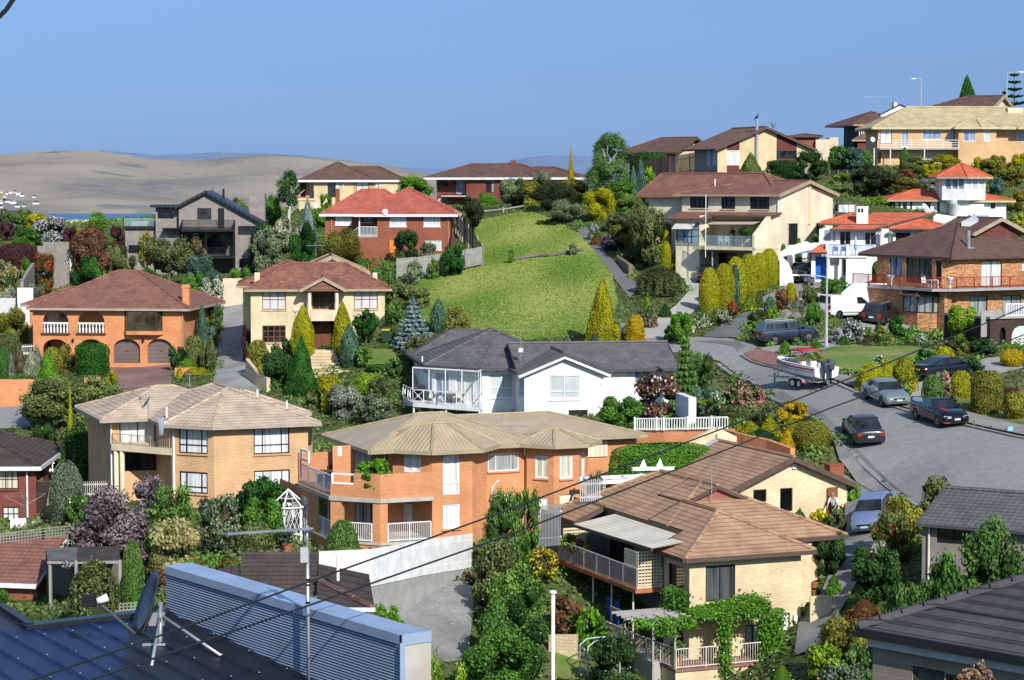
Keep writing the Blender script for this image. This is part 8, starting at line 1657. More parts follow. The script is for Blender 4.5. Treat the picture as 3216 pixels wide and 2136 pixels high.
def car(name,label,v,x,y,d,head,paint,kind,cat='car',stripe=None,lift=.10):
 c=CARS[kind];L,W,H=c['L'],c['W'],c['H'];q=hit(v,x,y) if d>0 else at(v,x,y,-d);d=q.y;hd=R(head);f=Ve((mc(hd),ms(hd)));s_=Ve((-f.y,f.x))
 za=hz(q.x+f.x*1.4,d+f.y*1.4);zb=hz(q.x-f.x*1.4,d-f.y*1.4);zl=hz(q.x+s_.x*.8,d+s_.y*.8);zr=hz(q.x-s_.x*.8,d-s_.y*.8)
 t=em_(name,(q.x,d,(za+zb)/2+lift),0,label,cat);t.rotation_euler=(math.atan2(zl-zr,1.6)*.4,-math.atan2(za-zb,2.8),hd)
 w=W/2;zb_=.24;xs=[-L/2,-L/2+.06,-L/2+.3,c['xr0'],-.2,c['xf0'],L/2-.55,L/2-.12,L/2]
 tops=[c[Cy]-.18,c[Cy]-.04,c[Cy],c[Cy],c['belt'],c['belt'],c[Cz]-.03,c[Cz]-.17,c[Cz]-.3];ws=[.86,.94,.98,1,1,1,.97,.88,.78];bots=[.42,.32,.26,.24,.24,.24,.25,.26,.34]
 secs=[]
 for X,T,k,b in zip(xs,tops,ws,bots):
  a=w*k;secs.append([(X,-a*.93,b),(X,-a,b+.14),(X,-a*1.0,(b+T)/2+.02),(X,-a*.965,T-.1),(X,-a*.86,T-.015),(X,-a*.4,T+.03),(X,a*.4,T+.03),(X,a*.86,T-.015),(X,a*.965,T-.1),(X,a*1.0,(b+T)/2+.02),(X,a,b+.14),(X,a*.93,b)])
 B=MB().loft(secs);bt=c['belt']-.02;wr=w*.72;wt=w*.9
 gx0=[(c['xr0'],bt),(c['xr1'],H-.03),(c['xr1']+.35,H),(c['xf1']-.35,H),(c['xf1'],H-.045),(c['xf0'],bt)]
 ww=[wt,wr+.02,wr,wr,wr,wt*.98];gs=[[(X,-k,Z),(X,-k*.5,Z+(.02 if 0<i<5 else 0)),(X,k*.5,Z+(.02 if 0<i<5 else 0)),(X,k,Z)] for i,((X,Z),k) in enumerate(zip(gx0,ww))]
 G=MB().loft(gs,closed=False,caps=False)
 for sgn,j in ((-1,0),(1,3)): G.poly([g[j] for g in gs][::sgn])
 n=len(B.v);B.v+=G.v;B.f+=[[i+n for i in f_] for f_ in G.f];B.m+=[0]*len(G.f)
 b=B.bd(CA,paint,t,True); md=b.modifiers.new('bevel','BEVEL'); md.width=.035; md.segments=2; md.limit_method='ANGLE'; md.angle_limit=R(38)
 def lerp(a,b_,k): return tuple(a[i]+(b_[i]-a[i])*k for i in range(3))
 def pane(nm,P,o=.012,mat='car_glass'):
  P=[Ve(p) for p in P];n_=(P[1]-P[0]).cross(P[2]-P[0]).normalized();cc=sum(P,Ve())/len(P)
  if n_.dot(cc-Ve((-.2,0,.8)))<0: n_=-n_
  MB().poly([p+n_*o for p in P]).bd(nm,mat,t)
 f0,f1=gs[5],gs[4];pane('windscreen',[lerp(f0[0],f1[0],.1),lerp(f0[3],f1[3],.1),lerp(f0[3],f1[3],.93),lerp(f0[0],f1[0],.93)],.022)
 r0,r1=gs[0],gs[1]; k0=.12 if kind!='van' else .1; pane('rear_window',[Ve(lerp(r0[0],r1[0],k0))*1,lerp(r0[3],r1[3],k0),lerp(r0[3],r1[3],.9),lerp(r0[0],r1[0],.9)],.022)
 def side(xa,xb,sgn):
  zt=H-.13;z0=bt+.05
  def yy(z): k=(z-bt)/(H-.03-bt);return sgn*(wt+(wr-wt)*k)
  def lim(z): k=(z-bt)/(H-.05-bt);return c['xr0']+(c['xr1']-c['xr0'])*k+.1, c['xf0']+(c['xf1']-c['xf0'])*k-.1
  P=[]
  for z in (z0,zt):
   lo,hi=lim(z);P.append((max(xa,lo),yy(z),z));P.append((min(xb,hi),yy(z),z))
  pane('side_window',[P[0],P[1],P[3],P[2]],.012)
 sp={A8:[(-1.7,-.95),(-.9,-.02),(.04,1.1)],'small':[(-1.7,-.9),(-.85,.0),(.06,1.1)],C0:[(-1.6,-.45),(-.38,1.0)],BC:[(-2.2,-1.3),(-1.22,-.12),(-.04,1.2)],'ute':[(-.7,1.1)],'van':[(.55,1.9)]}[kind]
 for a_,b_ in sp:
  for sg in (-1,1): side(a_,b_,sg)
 r=.325 if kind not in(BC,) else .37;wx=L/2-.92;wx2=-L/2+(1.02 if kind!='van' else .95)
 for X in (wx,wx2):
  for sg in (-1,1):
   A=MB(); A.lt_([(r*1.16,0),(r*1.16,.03)],18); A.move(0,Matrix.Translation((X,sg*(w-.025),r))@Matrix.Rotation(R(-90*sg),4,'X')); A.bd('wheel_arch',Aq,t); wheel(t,X,sg*(w-.10),r,sg)
 h=c[Cz]
 for sg in (-1,1):
  MB().loft([[(L/2-.05,sg*w*.42,h-.33),(L/2-.05,sg*w*.42,h-.22),(L/2-.22,sg*w*.80,h-.19),(L/2-.22,sg*w*.80,h-.30)],[(L/2+.015,sg*w*.42,h-.34),(L/2-.0,sg*w*.42,h-.23),(L/2-.13,sg*w*.86,h-.18),(L/2-.12,sg*w*.86,h-.31)]]).bd('headlight',Aj,t)
  zt_=c[Cy]-.12; hh=.15 if kind not in('van',BC) else .34; MB().box((-L/2-.012,sg*w*.6,zt_-hh),(-L/2+.1,sg*w*.90,zt_)).bd('tail_light','lamp_red',t); MB().box((c['xf0']-.32,sg*(w+.0),bt+.02),(c['xf0']-.14,sg*(w+.17),bt+.15)).bd('mirror',paint if kind!='van' else Aq,t)
 MB().box((L/2-.12,-.38,h-.36),(L/2+.012,.38,h-.26)).bd('grille',Aq,t); MB().box((L/2-.2,-.6,.36),(L/2+.0,.6,.46)).bd('air_intake',Aq,t)
 MB().box((L/2+.01,-.19,.46),(L/2+.035,.19,.57)).bd('number_plate','plate',t); MB().box((-L/2-.035,-.19,.62),(-L/2-.01,.19,.74)).bd('number_plate','plate',t)
 for sg in (-1,1): MB().box((-1.2,sg*(w+.005),.5),(1.3,sg*(w+.02),.55)).bd('side_strip',BJ,t)
 if kind=='ute':
  MB().box((-L/2+.12,-w*.8,1.0),(-.85,w*.8,1.075)).bd('tray_cover',Df,t); MB().box((-L/2+.02,-w*.86,1.24),(-L/2+.22,w*.86,1.28)).box((-L/2+.06,-w*.84,1.02),(-L/2+.16,-w*.78,1.25)).box((-L/2+.06,w*.78,1.02),(-L/2+.16,w*.84,1.25)).bd('spoiler',paint,t)
  for sg in (-1,1): MB().box((-L/2+.3,sg*(w+.006),.36),(L/2-.5,sg*(w+.02),.40)).bd(Du,Dv,t)
  MB().loft([[(1.1,-.55,h+.095),(1.1,-.3,h+.095),(1.1,-.3,h+.10),(1.1,-.55,h+.10)],[(2.0,-.5,h+.03),(2.0,-.35,h+.03),(2.0,-.35,h+.035),(2.0,-.5,h+.035)]]).bd(Du,Dv,t);MB().box((L/2-.1,-.85,.30),(L/2+.01,-.5,.36)).bd(Du,Dv,t)
 if kind==BC:
  for sg in (-1,1): MB().bar((-1.5,sg*.58,H+.07),(.3,sg*.58,H+.07),.05,.05).bar((-1.5,sg*.58,H-.02),(-1.5,sg*.58,H+.07),.05).bar((.3,sg*.58,H-.02),(.3,sg*.58,H+.07),.05).bd('roof_rail',Aj,t)
 if kind=='van': MB().box((-L/2-.03,-w*.92,.3),(-L/2+.12,w*.92,.52)).bd('bumper',AE,t)
 return t
car(A8,'pale green-silver sedan parked at the kerb behind the black utility',10,1285,650,141,-79,DI,A8)
car('utility','black utility with red stripes and tray cover parked at the kerb',10,1690,792,132.5,-76,CQ,'ute','utility')
car(A8,'dark charcoal sedan with red tail lights driving up the road',10,1110,925,126,93,Dn,A8)
car(A8,'pale blue sedan on the steep drive beside the rusty hedge',16,800,455,116,247,'car_lightblue','small')
car(Dw,'dark blue off-road wagon with roof rails parked in front of the van driveway',8,295,1195,176,14,'car_navy',BC)
car('van','white delivery van parked on the sloping drive beside the white wall',8,800,975,176,31,'car_white','van','van')
car(Dw,'silver and black four-wheel drive in the shade ahead of the white van',8,1105,895,-188,62,Dn,BC)
car(C0,'shiny black coupe half hidden behind golden domes',8,1690,1455,-153,24,CQ,C0)
car(A8,'dark blue car half hidden behind the long grey roof',7,1290,300,-170,4,Do,A8)
car(A8,'navy sedan under the balcony, seen from behind with its plate',9,700,1145,-207,83,Do,A8)
car(Dw,'black four-wheel drive in the white carport facing the drive',8,440,625,-204.5,-125,CQ,BC)
def boat():
 q=at(10,650,400,153);hd=R(121);z=hz(q.x,153);t=em_('motor_boat',(q.x,153,z+.62),hd,'white motor boat with red stripes and red canopy on a tandem trailer','boat')
 S_=[(-2.6,1.05,.98,.95,.38,.12),(-1.4,1.12,1.0,1.0,.36,.06),(0,1.12,1.04,.95,.38,.04),(1.2,.95,1.12,.7,.48,.10),(2.1,.58,1.2,.34,.66,.26),(2.7,.1,1.27,.06,.95,.62)]
 B=MB().loft([[(x,-g,gh),(x,-g*.98,gh*.72),(x,-c,ch),(x,0,k),(x,c,ch),(x,g*.98,gh*.72),(x,g,gh)] for x,g,gh,c,ch,k in S_],closed=False,caps=False);x,g,gh,c,ch,k=S_[0];B.poly([(x,-g,gh),(x,-g*.98,gh*.72),(x,-c,ch),(x,0,k),(x,c,ch),(x,g*.98,gh*.72),(x,g,gh)][::-1]);B.bd('hull','boat_white',t)
 for z0,z1,m in ((.80,.90,C1),(.66,.70,C1)):
  for sg in (-1,1):
   D=MB()
   for i in range(len(S_)-1):
    a,b=S_[i],S_[i+1]
    def pt(s,f): y=s[1]*(.98+.02*max(0,(f-.72)/.28)) if f>.72 else s[3]+(s[1]*.98-s[3])*(f*s[2]-s[4])/(s[2]*.72-s[4]);return (s[0],sg*(y+.014),s[2]*f)
    D.poly([pt(a,z0),pt(b,z0),pt(b,z1),pt(a,z1)])
   D.bd('stripe',m,t)
 D=MB();D.poly([(1.0,-.92,1.11),(2.1,-.56,1.2),(2.68,0,1.28),(2.1,.56,1.2),(1.0,.92,1.11),(1.0,0,1.22)]);D.box((-2.5,-.85,.45),(1.0,.85,.5));
 for sg in (-1,1): D.poly([(-2.58,sg*1.04,.985),(1.0,sg*.96,1.115),(1.0,sg*.78,1.12),(-2.58,sg*.84,.985)]).poly([(-2.58,sg*.84,.985),(1.0,sg*.78,1.12),(1.0,sg*.78,.5),(-2.58,sg*.84,.5)])
 D.bd('deck','boat_white',t)
 for sg in (-1,1): MB().box((-.6,sg*.2,.5),(-.15,sg*.7,.85)).box((-.65,sg*.2,.5),(-.52,sg*.7,1.2)).bd('seat','seat_cream',t)
 MB().poly([(1.15,-.8,1.13),(1.5,0,1.22),(.75,0,1.68),(.55,-.7,1.62)]).poly([(1.5,0,1.22),(1.15,.8,1.13),(.55,.7,1.62),(.75,0,1.68)]).bd('windscreen',Dh,t)
 B=MB()
 for p,q_ in (((1.15,-.8,1.13),(.55,-.7,1.62)),((1.15,.8,1.13),(.55,.7,1.62)),((.55,-.7,1.62),(.75,0,1.68)),((.75,0,1.68),(.55,.7,1.62)),((1.5,0,1.22),(.75,0,1.68)),((-.9,-.85,1.03),(-1.0,-.8,1.95)),((-.9,.85,1.03),(-1.0,.8,1.95)),((.5,-.7,1.6),(.35,-.75,2.0)),((.5,.7,1.6),(.35,.75,2.0))): B.bar(p,q_,.035,.035)
 B.bd('frame',C1,t); MB().loft([[(x,-.86,z-.1),(x,-.8,z),(x,-.3,z+.07),(x,.3,z+.07),(x,.8,z),(x,.86,z-.1),(x,.8,z-.03),(x,0,z+.03),(x,-.8,z-.03)] for x,z in ((.55,1.9),(.2,2.0),(-.5,2.02),(-1.1,1.96))]).bd('canopy',C1,t,True)
 def motor(y,s):
  C=MB().loft([[(-2.75-dx,y-.17*s*k,z),(-2.95-dx,y-.2*s*k,z),(-3.25-dx+.0,y-.13*s*k,z),(-3.25-dx,y+.13*s*k,z),(-2.95-dx,y+.2*s*k,z),(-2.75-dx,y+.17*s*k,z)] for z,k,dx in ((.85,.8,0),(1.0,1,0),(1.35,1,0),(1.5,.75,-.05),(1.54,.4,-.08))]); o=C.bd('outboard_motor',Dd,t,True); MB().box((-3.08,y-.08*s,.15),(-2.85,y+.08*s,.9)).box((-3.3,y-.15*s,.28),(-2.9,y+.15*s,.32)).bd('motor_leg',Dd,o); MB().lt_([(.05,-.1),(.09,.1),(.03,.3)],8,(-3.05,y,-.02)).bd('propeller',Aq,o); return o
 o=motor(0,1.0); tx=bpy.data.curves.new('lettering','FONT'); tx.body='YAMAHA'; tx.size=.13; tx.align_x='CENTER'; tx.extrude=.002; tx.materials.append(MT[AL]); tf=bpy.data.objects.new('lettering_curve',tx); COL.objects.link(tf); bpy.context.view_layer.update(); to=bpy.data.objects.new('lettering',bpy.data.meshes.new_from_object(tf.evaluated_get(bpy.context.evaluated_depsgraph_get()))); bpy.data.objects.remove(tf); COL.objects.link(to); to.parent=o; to.location=(-3.0,.21,1.2); to.rotation_euler=(R(90),0,R(180))
 m2=motor(.55,.55);m2.scale=(1,1,.9);t.rotation_euler=(0,R(-1.5),hd)
 T=em_('boat_trailer',(q.x,153,z+.06),hd,'galvanised tandem-axle boat trailer under the motor boat','trailer');B=MB()
 for sg in (-1,1): B.bar((-2.7,sg*.7,.5),(1.2,sg*.7,.5),.08,.1).bar((1.2,sg*.7,.5),(3.3,0,.45),.08,.1)
 for x in (-2.4,-1.2,0,1.0): B.bar((x,-.72,.5),(x,.72,.5),.07,.08)
 B.bar((2.4,0,.5),(3.7,0,.45),.08,.1).bar((2.7,0,.5),(2.7,0,1.35),.08,.08).bd('frame',Aj,T); MB().box((3.0,-.04,0),(3.08,.04,.7)).bd('jockey_wheel',AE,T)
 for x in (-1.0,-.3):
  for sg in (-1,1): wheel(T,x,sg*.98,.3,sg)
 for sg in (-1,1):
  G=MB();P=[(-1.5,.38),(-1.35,.62),(-1.0,.72),(-.3,.72),(.05,.62),(.2,.38)]
  for i in range(5): a,b=P[i],P[i+1];G.poly([(a[0],sg*.84,a[1]),(b[0],sg*.84,b[1]),(b[0],sg*1.12,b[1]),(a[0],sg*1.12,a[1])]).bar((a[0],sg*1.12,a[1]-.02),(b[0],sg*1.12,b[1]-.02),.02,.07)
  G.bd('mudguard',Aj,T); MB().box((-1.62,sg*.9,.34),(-1.54,sg*1.1,.44)).bd('tail_light','lamp_red',T)
boat()
def scooter(label,v,x,y,d,head,col):
 q=at(v,x,y,d);t=em_('motor_scooter',(q.x,d,hz(q.x,d)+.14),R(head),label,'scooter')
 for xx in (-.6,.6): wheel(t,xx,0,.24,1)
 B=MB().loft([[(-.75,-.14,.45),(-.75,.14,.45),(-.75,.1,.72),(-.75,-.1,.72)],[(-.3,-.19,.35),(-.3,.19,.35),(-.3,.16,.74),(-.3,-.16,.74)],[(.0,-.15,.3),(.0,.15,.3),(.0,.12,.62),(.0,-.12,.62)]]).bar((.0,0,.3),(.42,0,.3),.3,.06).loft([[(.42,-.2,.3),(.42,.2,.3),(.48,.2,.3),(.48,-.2,.3)],[(.28,-.16,.9),(.28,.16,.9),(.36,.16,.9),(.36,-.16,.9)]]); B.bd(CA,col,t); MB().box((-.7,-.13,.74),(-.02,.13,.82)).bd('seat',Aq,t); MB().tube([(.3,-.3,1.02),(.32,0,.98),(.3,.3,1.02)],.02,6).box((.3,-.07,.86),(.42,.07,1.0)).bd('handlebar',AE,t)
scooter('pink-red motor scooter beside the round window of the white house',8,690,612,200,200,AX); scooter('grey motor scooter parked by the blue front door',8,497,628,201.5,240,AE)
# ---------------------------------------------------------------- people
def person(label,loc,rz,J,cols,hair):
 """one skinned figure over the joints of J;clothes are their own shells over the same joints"""
 t=em_('person',loc,rz,label,'person')
 def skin(name,pts,edges,rad,mat,root=0):
  me=bpy.data.meshes.new(name);me.from_pydata(pts,edges,[]);o=bpy.data.objects.new(name,me);COL.objects.link(o);o.parent=t;m=o.modifiers.new('skin','SKIN');me.skin_vertices.new() if not me.skin_vertices else None
  for i,r in enumerate(rad): me.skin_vertices[0].data[i].radius=(r,r)
  me.skin_vertices[0].data[root].use_root=True;s=o.modifiers.new('sub','SUBSURF');s.levels=s.render_levels=1;me.materials.append(MT[mat]);return o
 n=list(J);I={k:i for i,k in enumerate(n)};E=[(BQ,BR),(BR,'neck'),('neck','head'),('head',B9)]
 for s in 'LR': E+=[(BR,'sh'+s),('sh'+s,'el'+s),('el'+s,'wr'+s),('wr'+s,'pa'+s),(BQ,'hip'+s),('hip'+s,'kn'+s),('kn'+s,'an'+s),('an'+s,'toe'+s)]
 P=[J[k][:3] for k in n];Rr=[J[k][3] for k in n]
 for s in 'LR':
  w=Ve(J['pa'+s][:3]); d=(w-Ve(J['wr'+s][:3])).normalized(); a=d.cross(Ve((0,1,0)));a=a.normalized() if a.length>.1 else Ve((1,0,0))
  for k,(o_,l) in enumerate(((-.03,.07),(-.01,.08),(.01,.078),(.03,.065),(-.045,.04))):
   P.append(tuple(w+a*o_+d*l+Ve((0,-.01,-.012))));Rr.append(.008);E.append(('pa'+s,len(P)-1))
 E=[(I[a] if isinstance(a,str) else a,I[b] if isinstance(b,str) else b) for a,b in E];skin(CA,P,E,Rr,'skin')
 def shell(name,ks,es,mat,g): q_={k:i for i,k in enumerate(ks)};skin(name,[J[k][:3] for k in ks],[(q_[a],q_[b]) for a,b in es],[J[k][3]*g+.012 for k in ks],mat)
 shell('shirt',[BQ,BR,'shL','shR','elL','elR'],[(BQ,BR),(BR,'shL'),(BR,'shR'),('shL','elL'),('shR','elR')],cols[0],1.12)
 shell('trousers',[BQ,'hipL','hipR','knL','knR','anL','anR'],[(BQ,'hipL'),(BQ,'hipR'),('hipL','knL'),('hipR','knR'),('knL','anL'),('knR','anR')],cols[1],1.1)
 h=Ve(J[B9][:3]);MB().lt_([(.02,.06),(.075,.045),(.098,-.01),(.1,-.06),(.085,-.1)],10,tuple(h+Ve((0,.012,.0)))).bd('hair',hair,t,True)
 for s in 'LR': a=Ve(J['an'+s][:3]); b=Ve(J['toe'+s][:3]); MB().loft([[(a.x-.045,a.y+.06,0),(a.x+.045,a.y+.06,0),(a.x+.04,a.y+.05,.09),(a.x-.04,a.y+.05,.09)],[(b.x-.05,b.y,0),(b.x+.05,b.y,0),(b.x+.04,b.y,.06),(b.x-.04,b.y,.06)]]).bd('shoe',Aq,t)
 f=Ve(J['head'][:3]); MB().lt_([(.012,0),(.02,-.03),(.004,-.05)],6,tuple(f+Ve((0,-.1,.03)))).bd('nose','skin',t)
 return t
def joints(lean=0,reach=0,step=.1):
 y=-lean
 J=dict(pelvis=(0,0,.95,.13),chest=(0,y*.6,1.32,.15),neck=(0,y*.9,1.5,.055),head=(0,y*1.05-.015,1.6,.085),crown=(0,y*1.1,1.70,.085))
 for s,q in (('L',1),('R',-1)):
  r=reach if s=='R' else reach*.3
  J.update({'sh'+s:(q*.19,y*.7,1.42,.07),'el'+s:(q*.25,y*.7-.08-r*.3,1.16,.05),'wr'+s:(q*.22,y*.7-.2-r*.7,.98+r*.25,.034),'pa'+s:(q*.21,y*.7-.26-r*.75,.92+r*.27,.034),'hip'+s:(q*.1,0,.9,.1),'kn'+s:(q*.11,-.04-q*step,.5,.066),'an'+s:(q*.11,.03-q*step*1.2,.09,.045),'toe'+s:(q*.12,-.14-q*step*1.2,.03,.04)})
 return J
u,w=HC.fr(1990,548,13.6);zf=HC.fr(1990,352,13.6)[1]-1.64
person('grey-haired man in pale shirt and dark trousers stooping at the orange-brown door',HC.world(u,13.6,zf),HC.yaw+R(-50),joints(.22,.15),('shirt_pale','trouser'),'hair_grey')
u,w=HB.fr(963,690,-1.0);person('dark-clothed person standing at the table on the glass-fronted balcony',HB.world(u,-1.2,HBf[0]),HB.yaw+R(-20),joints(.1,.2,.02),('shirt_dark','trouser'),'hair')
def bird():
 t=em_('bird',BIRD+Ve((0,0,.0)),0,'black bird perched on top of the tall steel flue','bird'); B=MB(); B.tube([(-.25,0,.12),(-.1,0,.22),(.08,0,.4),(.12,0,.62),(.16,0,.72),(.2,0,.74)],[.05,.12,.13,.06,.05,.02],8); B.bd(CA,Aq,t,True); MB().tube([(-.2,0,.16),(-.42,0,-.06)],.05,6,r1=.02).bd('tail',Aq,t); MB().tube([(.2,0,.74),(.32,0,.70)],.018,5,r1=.004).bd('beak',AE,t)
bird()
# ---------------------------------------------------------------- fences, walls, street furniture, garden things
def wq(name,label,cat,v,pts,mat,th=.22,cap=None,zt=None,low=2.0):
 """garden wall: pts are (x, y of its top, depth);it reaches down into the land"""
 P=[at(v,*p) for p in pts];O=P[0].copy();B=MB()
 for a,b in zip(P,P[1:]):
  d=(b-a);n=Ve((-d.y,d.x,0)).normalized()*th;a_=a-O;b_=b-O;ga=min(hz(a.x,a.y)-low,a.z-.5)-O.z;gb=min(hz(b.x,b.y)-low,b.z-.5)-O.z
  q=[(a_.x,a_.y,ga),(b_.x,b_.y,gb),(b_.x,b_.y,b_.z),(a_.x,a_.y,a_.z)];r=[(x+n.x,y+n.y,z) for x,y,z in q]
  B.poly(q);B.poly(r[::-1]);B.poly([q[3],q[2],r[2],r[3]]);B.poly([q[0],q[3],r[3],r[0]]);B.poly([q[1],r[1],r[2],q[2]])
 o=B.bd(name,mat,loc=O);return tag(o,label,cat)
def fc_(name,label,v,pts,mat,h=None,bottoms=None,bw=.1,gap=.02,post=None,postm=None,rails=(.2,.8),sp=2.4,cat='fence',pickets=True):
 """fence of upright boards: pts (x, y of foot, depth) in pixels, h its height in metres"""
 P=[at(v,*p) for p in pts];t=em_(name,P[0],0,label,cat);O=P[0];B=MB();Rr=MB();Z=Ve((0,0,1))
 for a,b in zip(P,P[1:]):
  a=a-O;b=b-O;L=(b-a).length;k=max(1,int(L/(bw+gap)))
  if pickets:
   for i in range(k): p=a.lerp(b,i/k);q=a.lerp(b,(i+bw/(bw+gap))/k);j=random.uniform(-.02,.02) if post else 0;B.poly([p,q,q+Z*(h+j),p+Z*(h+j)])
  for r in rails: Rr.bar(a+Z*h*r+Ve((0,.04,0)),b+Z*h*r+Ve((0,.04,0)),.05,.09)
  m=max(1,round(L/sp))
  if post:
   for i in range(m+1): p=a.lerp(b,i/m)+Ve((0,.06,0));MB().bar(p-Z*.6,p+Z*(h+post-1),.1,.1).bd(Bg,postm or mat,t)
 if B.f: B.bd('boards',mat,t)
 if rails: Rr.bd('rails',mat,t)
 return t
fc_(Ct,'weathered grey paling fence round the red brick house at the field',2,[(1240,1162,218),(1420,1150,218),(1620,1122,218.5),(1830,1088,219.5),(1985,1054,221)],Az,1.75,post=1.0)
fc_(Ct,'dark inner side of the paling fence running uphill beside the red roof',2,[(1990,1054,221),(1900,915,226),(1830,835,231),(1755,740,240)],C2,1.7,post=1.25,postm=Az)
fc_('timber_fence','red-stained timber fence between the birch and the gabled house',3,[(1228,612,283),(1320,595,279),(1660,540,270)],Dr,2.6,post=1.0)
fc_(Ct,'grey paling fence on the upper slope beside the black round bush',4,[(590,1240,262),(900,1245,254)],Az,2.3,post=1.0)
fc_(CB,'long white picket fence on a concrete wall above the grey driveway',11,[(242,1420,104.5),(640,1396,107),(1000,1318,111.5),(1380,1256,117)],Ag,1.8,bw=.1,gap=.012)
fc_(CB,'white picket fence below the garden door of the salmon house',11,[(1840,1110,119),(2036,1090,117)],Ag,2.2,bw=.085,gap=.045)
fc_(CB,'short white picket fence beside the white lattice arch',12,[(352,405,121),(490,398,120)],Ag,1.2,bw=.07,gap=.07)
fc_(CB,'white picket fence seen through the white pergola',12,[(560,372,123),(760,330,125)],Ag,1.0,bw=.07,gap=.07)
fc_('garden_gate','cream picket gate fence under the peach house corner',13,[(600,975,139),(815,970,138)],A6,1.0,bw=.05,gap=.1,cat='fence')
fc_(CB,'small white picket fence behind the maroon brick house',13,[(270,790,150),(405,785,150)],Ag,.75,bw=.07,gap=.1)
fc_('iron_gate','pale blue iron gate beside the brick arches',5,[(192,880,203),(292,875,203)],Ap,1.0,bw=.03,gap=.14,cat='gate')
wq('concrete_wall','stained concrete retaining wall under the long white picket fence',Am,11,[(242,1420,104.6),(640,1396,107.1),(1000,1318,111.6),(1380,1256,117.1)],BZ,.25)
wq(BD,'orange brick retaining wall behind the clipped hedge',Am,7,[(1800,905,138),(1990,905,137),(2361,898,136),(2480,893,135.5)],Ai,.3)
wq(BD,'curved orange brick retaining wall below the junipers',Am,10,[(-60,842,136),(50,842,135.5),(200,880,133),(380,920,131),(560,985,128.5)],Ai,.3)
t=em_(Dq,at(7,1785,900,137.8),0,'white balustrade on top of the orange brick retaining wall',Dq);pr=[at(7,1785,903,137.9),at(7,1990,903,136.9),at(7,2440,893,135.6)];B=MB()
for a,b in zip(pr,pr[1:]):
 a=a-t.location;b=b-t.location;n=int((b-a).length/.16)
 for i in range(n+1): p=a.lerp(b,i/n);B.bar(p,p+Ve((0,0,.72)),.05,.05)
 for z in (.08,.72): B.bar(a+Ve((0,0,z)),b+Ve((0,0,z)),.07,.07)
 for i in range(0,n+1,9): p=a.lerp(b,i/n);B.bar(p,p+Ve((0,0,.82)),.12,.12)
B.bd('railing',Ap,t)
wq(BS,'white rendered garden wall with square end beside the tree fern',Am,7,[(2068,637,153),(2165,672,147),(2206,676,147)],Af,.5)
wq(BD,'long orange brick wall beside the road at the far left',Am,5,[(-60,1088,176),(300,1090,176)],AJ,.3)
wq(BD,'low orange brick wall under the yellow juniper',Am,5,[(1523,988,190.5),(1700,985,190)],AJ,.3)
wq(BD,'low orange brick wall at the edge of the red driveway, behind the olive tree',Am,5,[(735,1072,189),(875,1068,189)],AJ,.3)
wq(BS,'cream rendered wall at the top of the concrete driveway',Am,5,[(1945,206,219),(2116,208,219)],Bs,.3)
wq(BS,'pale block wall at the far left below the silver shrub',Am,1,[(-30,1352,214),(130,1352,214)],'block_white',.3)
wq(BS,'small white wall beside the silver shrub',Am,1,[(150,1262,216),(285,1262,216)],Af,.3)
wq(BS,'taupe rendered wall behind the red-flowering tree',Am,1,[(326,897,233),(400,897,233),(402,860,234),(600,860,234)],AA,.3)
wq(BS,'stepped grey wall left of the red-flowering tree',Am,1,[(205,1205,217),(245,1130,221),(300,1045,226)],AA,.3)
dz_('path',[(480,1250),(600,1250),(628,1090),(596,1008),(566,1008),(566,1080),(520,1160)],Ag,.5,v=1)
wq(BS,'white retaining wall beside the white van',Am,8,[(760,790,189),(820,728,190),(895,667,192),(1170,667,193)],Af,.3)
wq(BI,'low stone wall along the footpath below the orange maple',Am,3,[(930,1262,218),(1040,1340,210)],BI,.4)
wq(BD,'low cream brick wall by the lamp pole',Am,12,[(150,1262,108.5),(330,1262,108)],Bc,.25,low=1.2)
wq(BD,'low cream brick wall at the foot of the corner house drive',Am,12,[(1838,1015,108),(1975,1012,108)],Ax,.25)
wq(BI,'rough stone retaining wall beside the maroon brick house',Am,13,[(272,800,150),(272,855,146),(375,858,143),(330,1100,139)],BI,.4)
wq(BD,'low dark brick wall on the dry verge',Am,10,[(2175,525,141),(2290,530,140)],BG,.25,low=.3)
wq(BI,'cream stone retaining wall along the driveway bed',Am,6,[(335,1045,183),(430,1165,179),(520,1215,177)],Bc,.3)
wq(BI,'cream stone wall in front of the small lawn',Am,6,[(1145,1150,181),(1330,1152,181),(1560,1148,181)],Bc,.3)
def lamp(name,label,p,h,arm,head,r=.09,mat=B5,r1=.05,az=0):
 t=em_(name,p,R(az),label,'street lamp');MB().tube([(0,0,-.5),(0,0,h*.12),(0,0,h)],[r*1.5,r,r1],10).bd(B1,mat,t)
 if arm: MB().tube([(0,0,head),(arm*.4,0,head+.12),(arm,0,head+.16)],.045,7).bd('arm',mat,t); MB().loft([[(arm*.95,-.1,head+.1),(arm*.95,.1,head+.1),(arm*.95,.1,head+.22),(arm*.95,-.1,head+.22)],[(arm+.55*(1 if arm>0 else -1),-.12,head+.08),(arm+.55*(1 if arm>0 else -1),.12,head+.08),(arm+.55*(1 if arm>0 else -1),.08,head+.2),(arm+.55*(1 if arm>0 else -1),-.08,head+.2)]]).bd('lamp_head',Ap,t)
 return t
q=hit(8,636,1228);lamp(Dx,'tall pale grey street lamp post beside the boat',q,at(8,640,395,q.y).z-q.z,-2.3,at(8,640,612,q.y).z-q.z,.11)
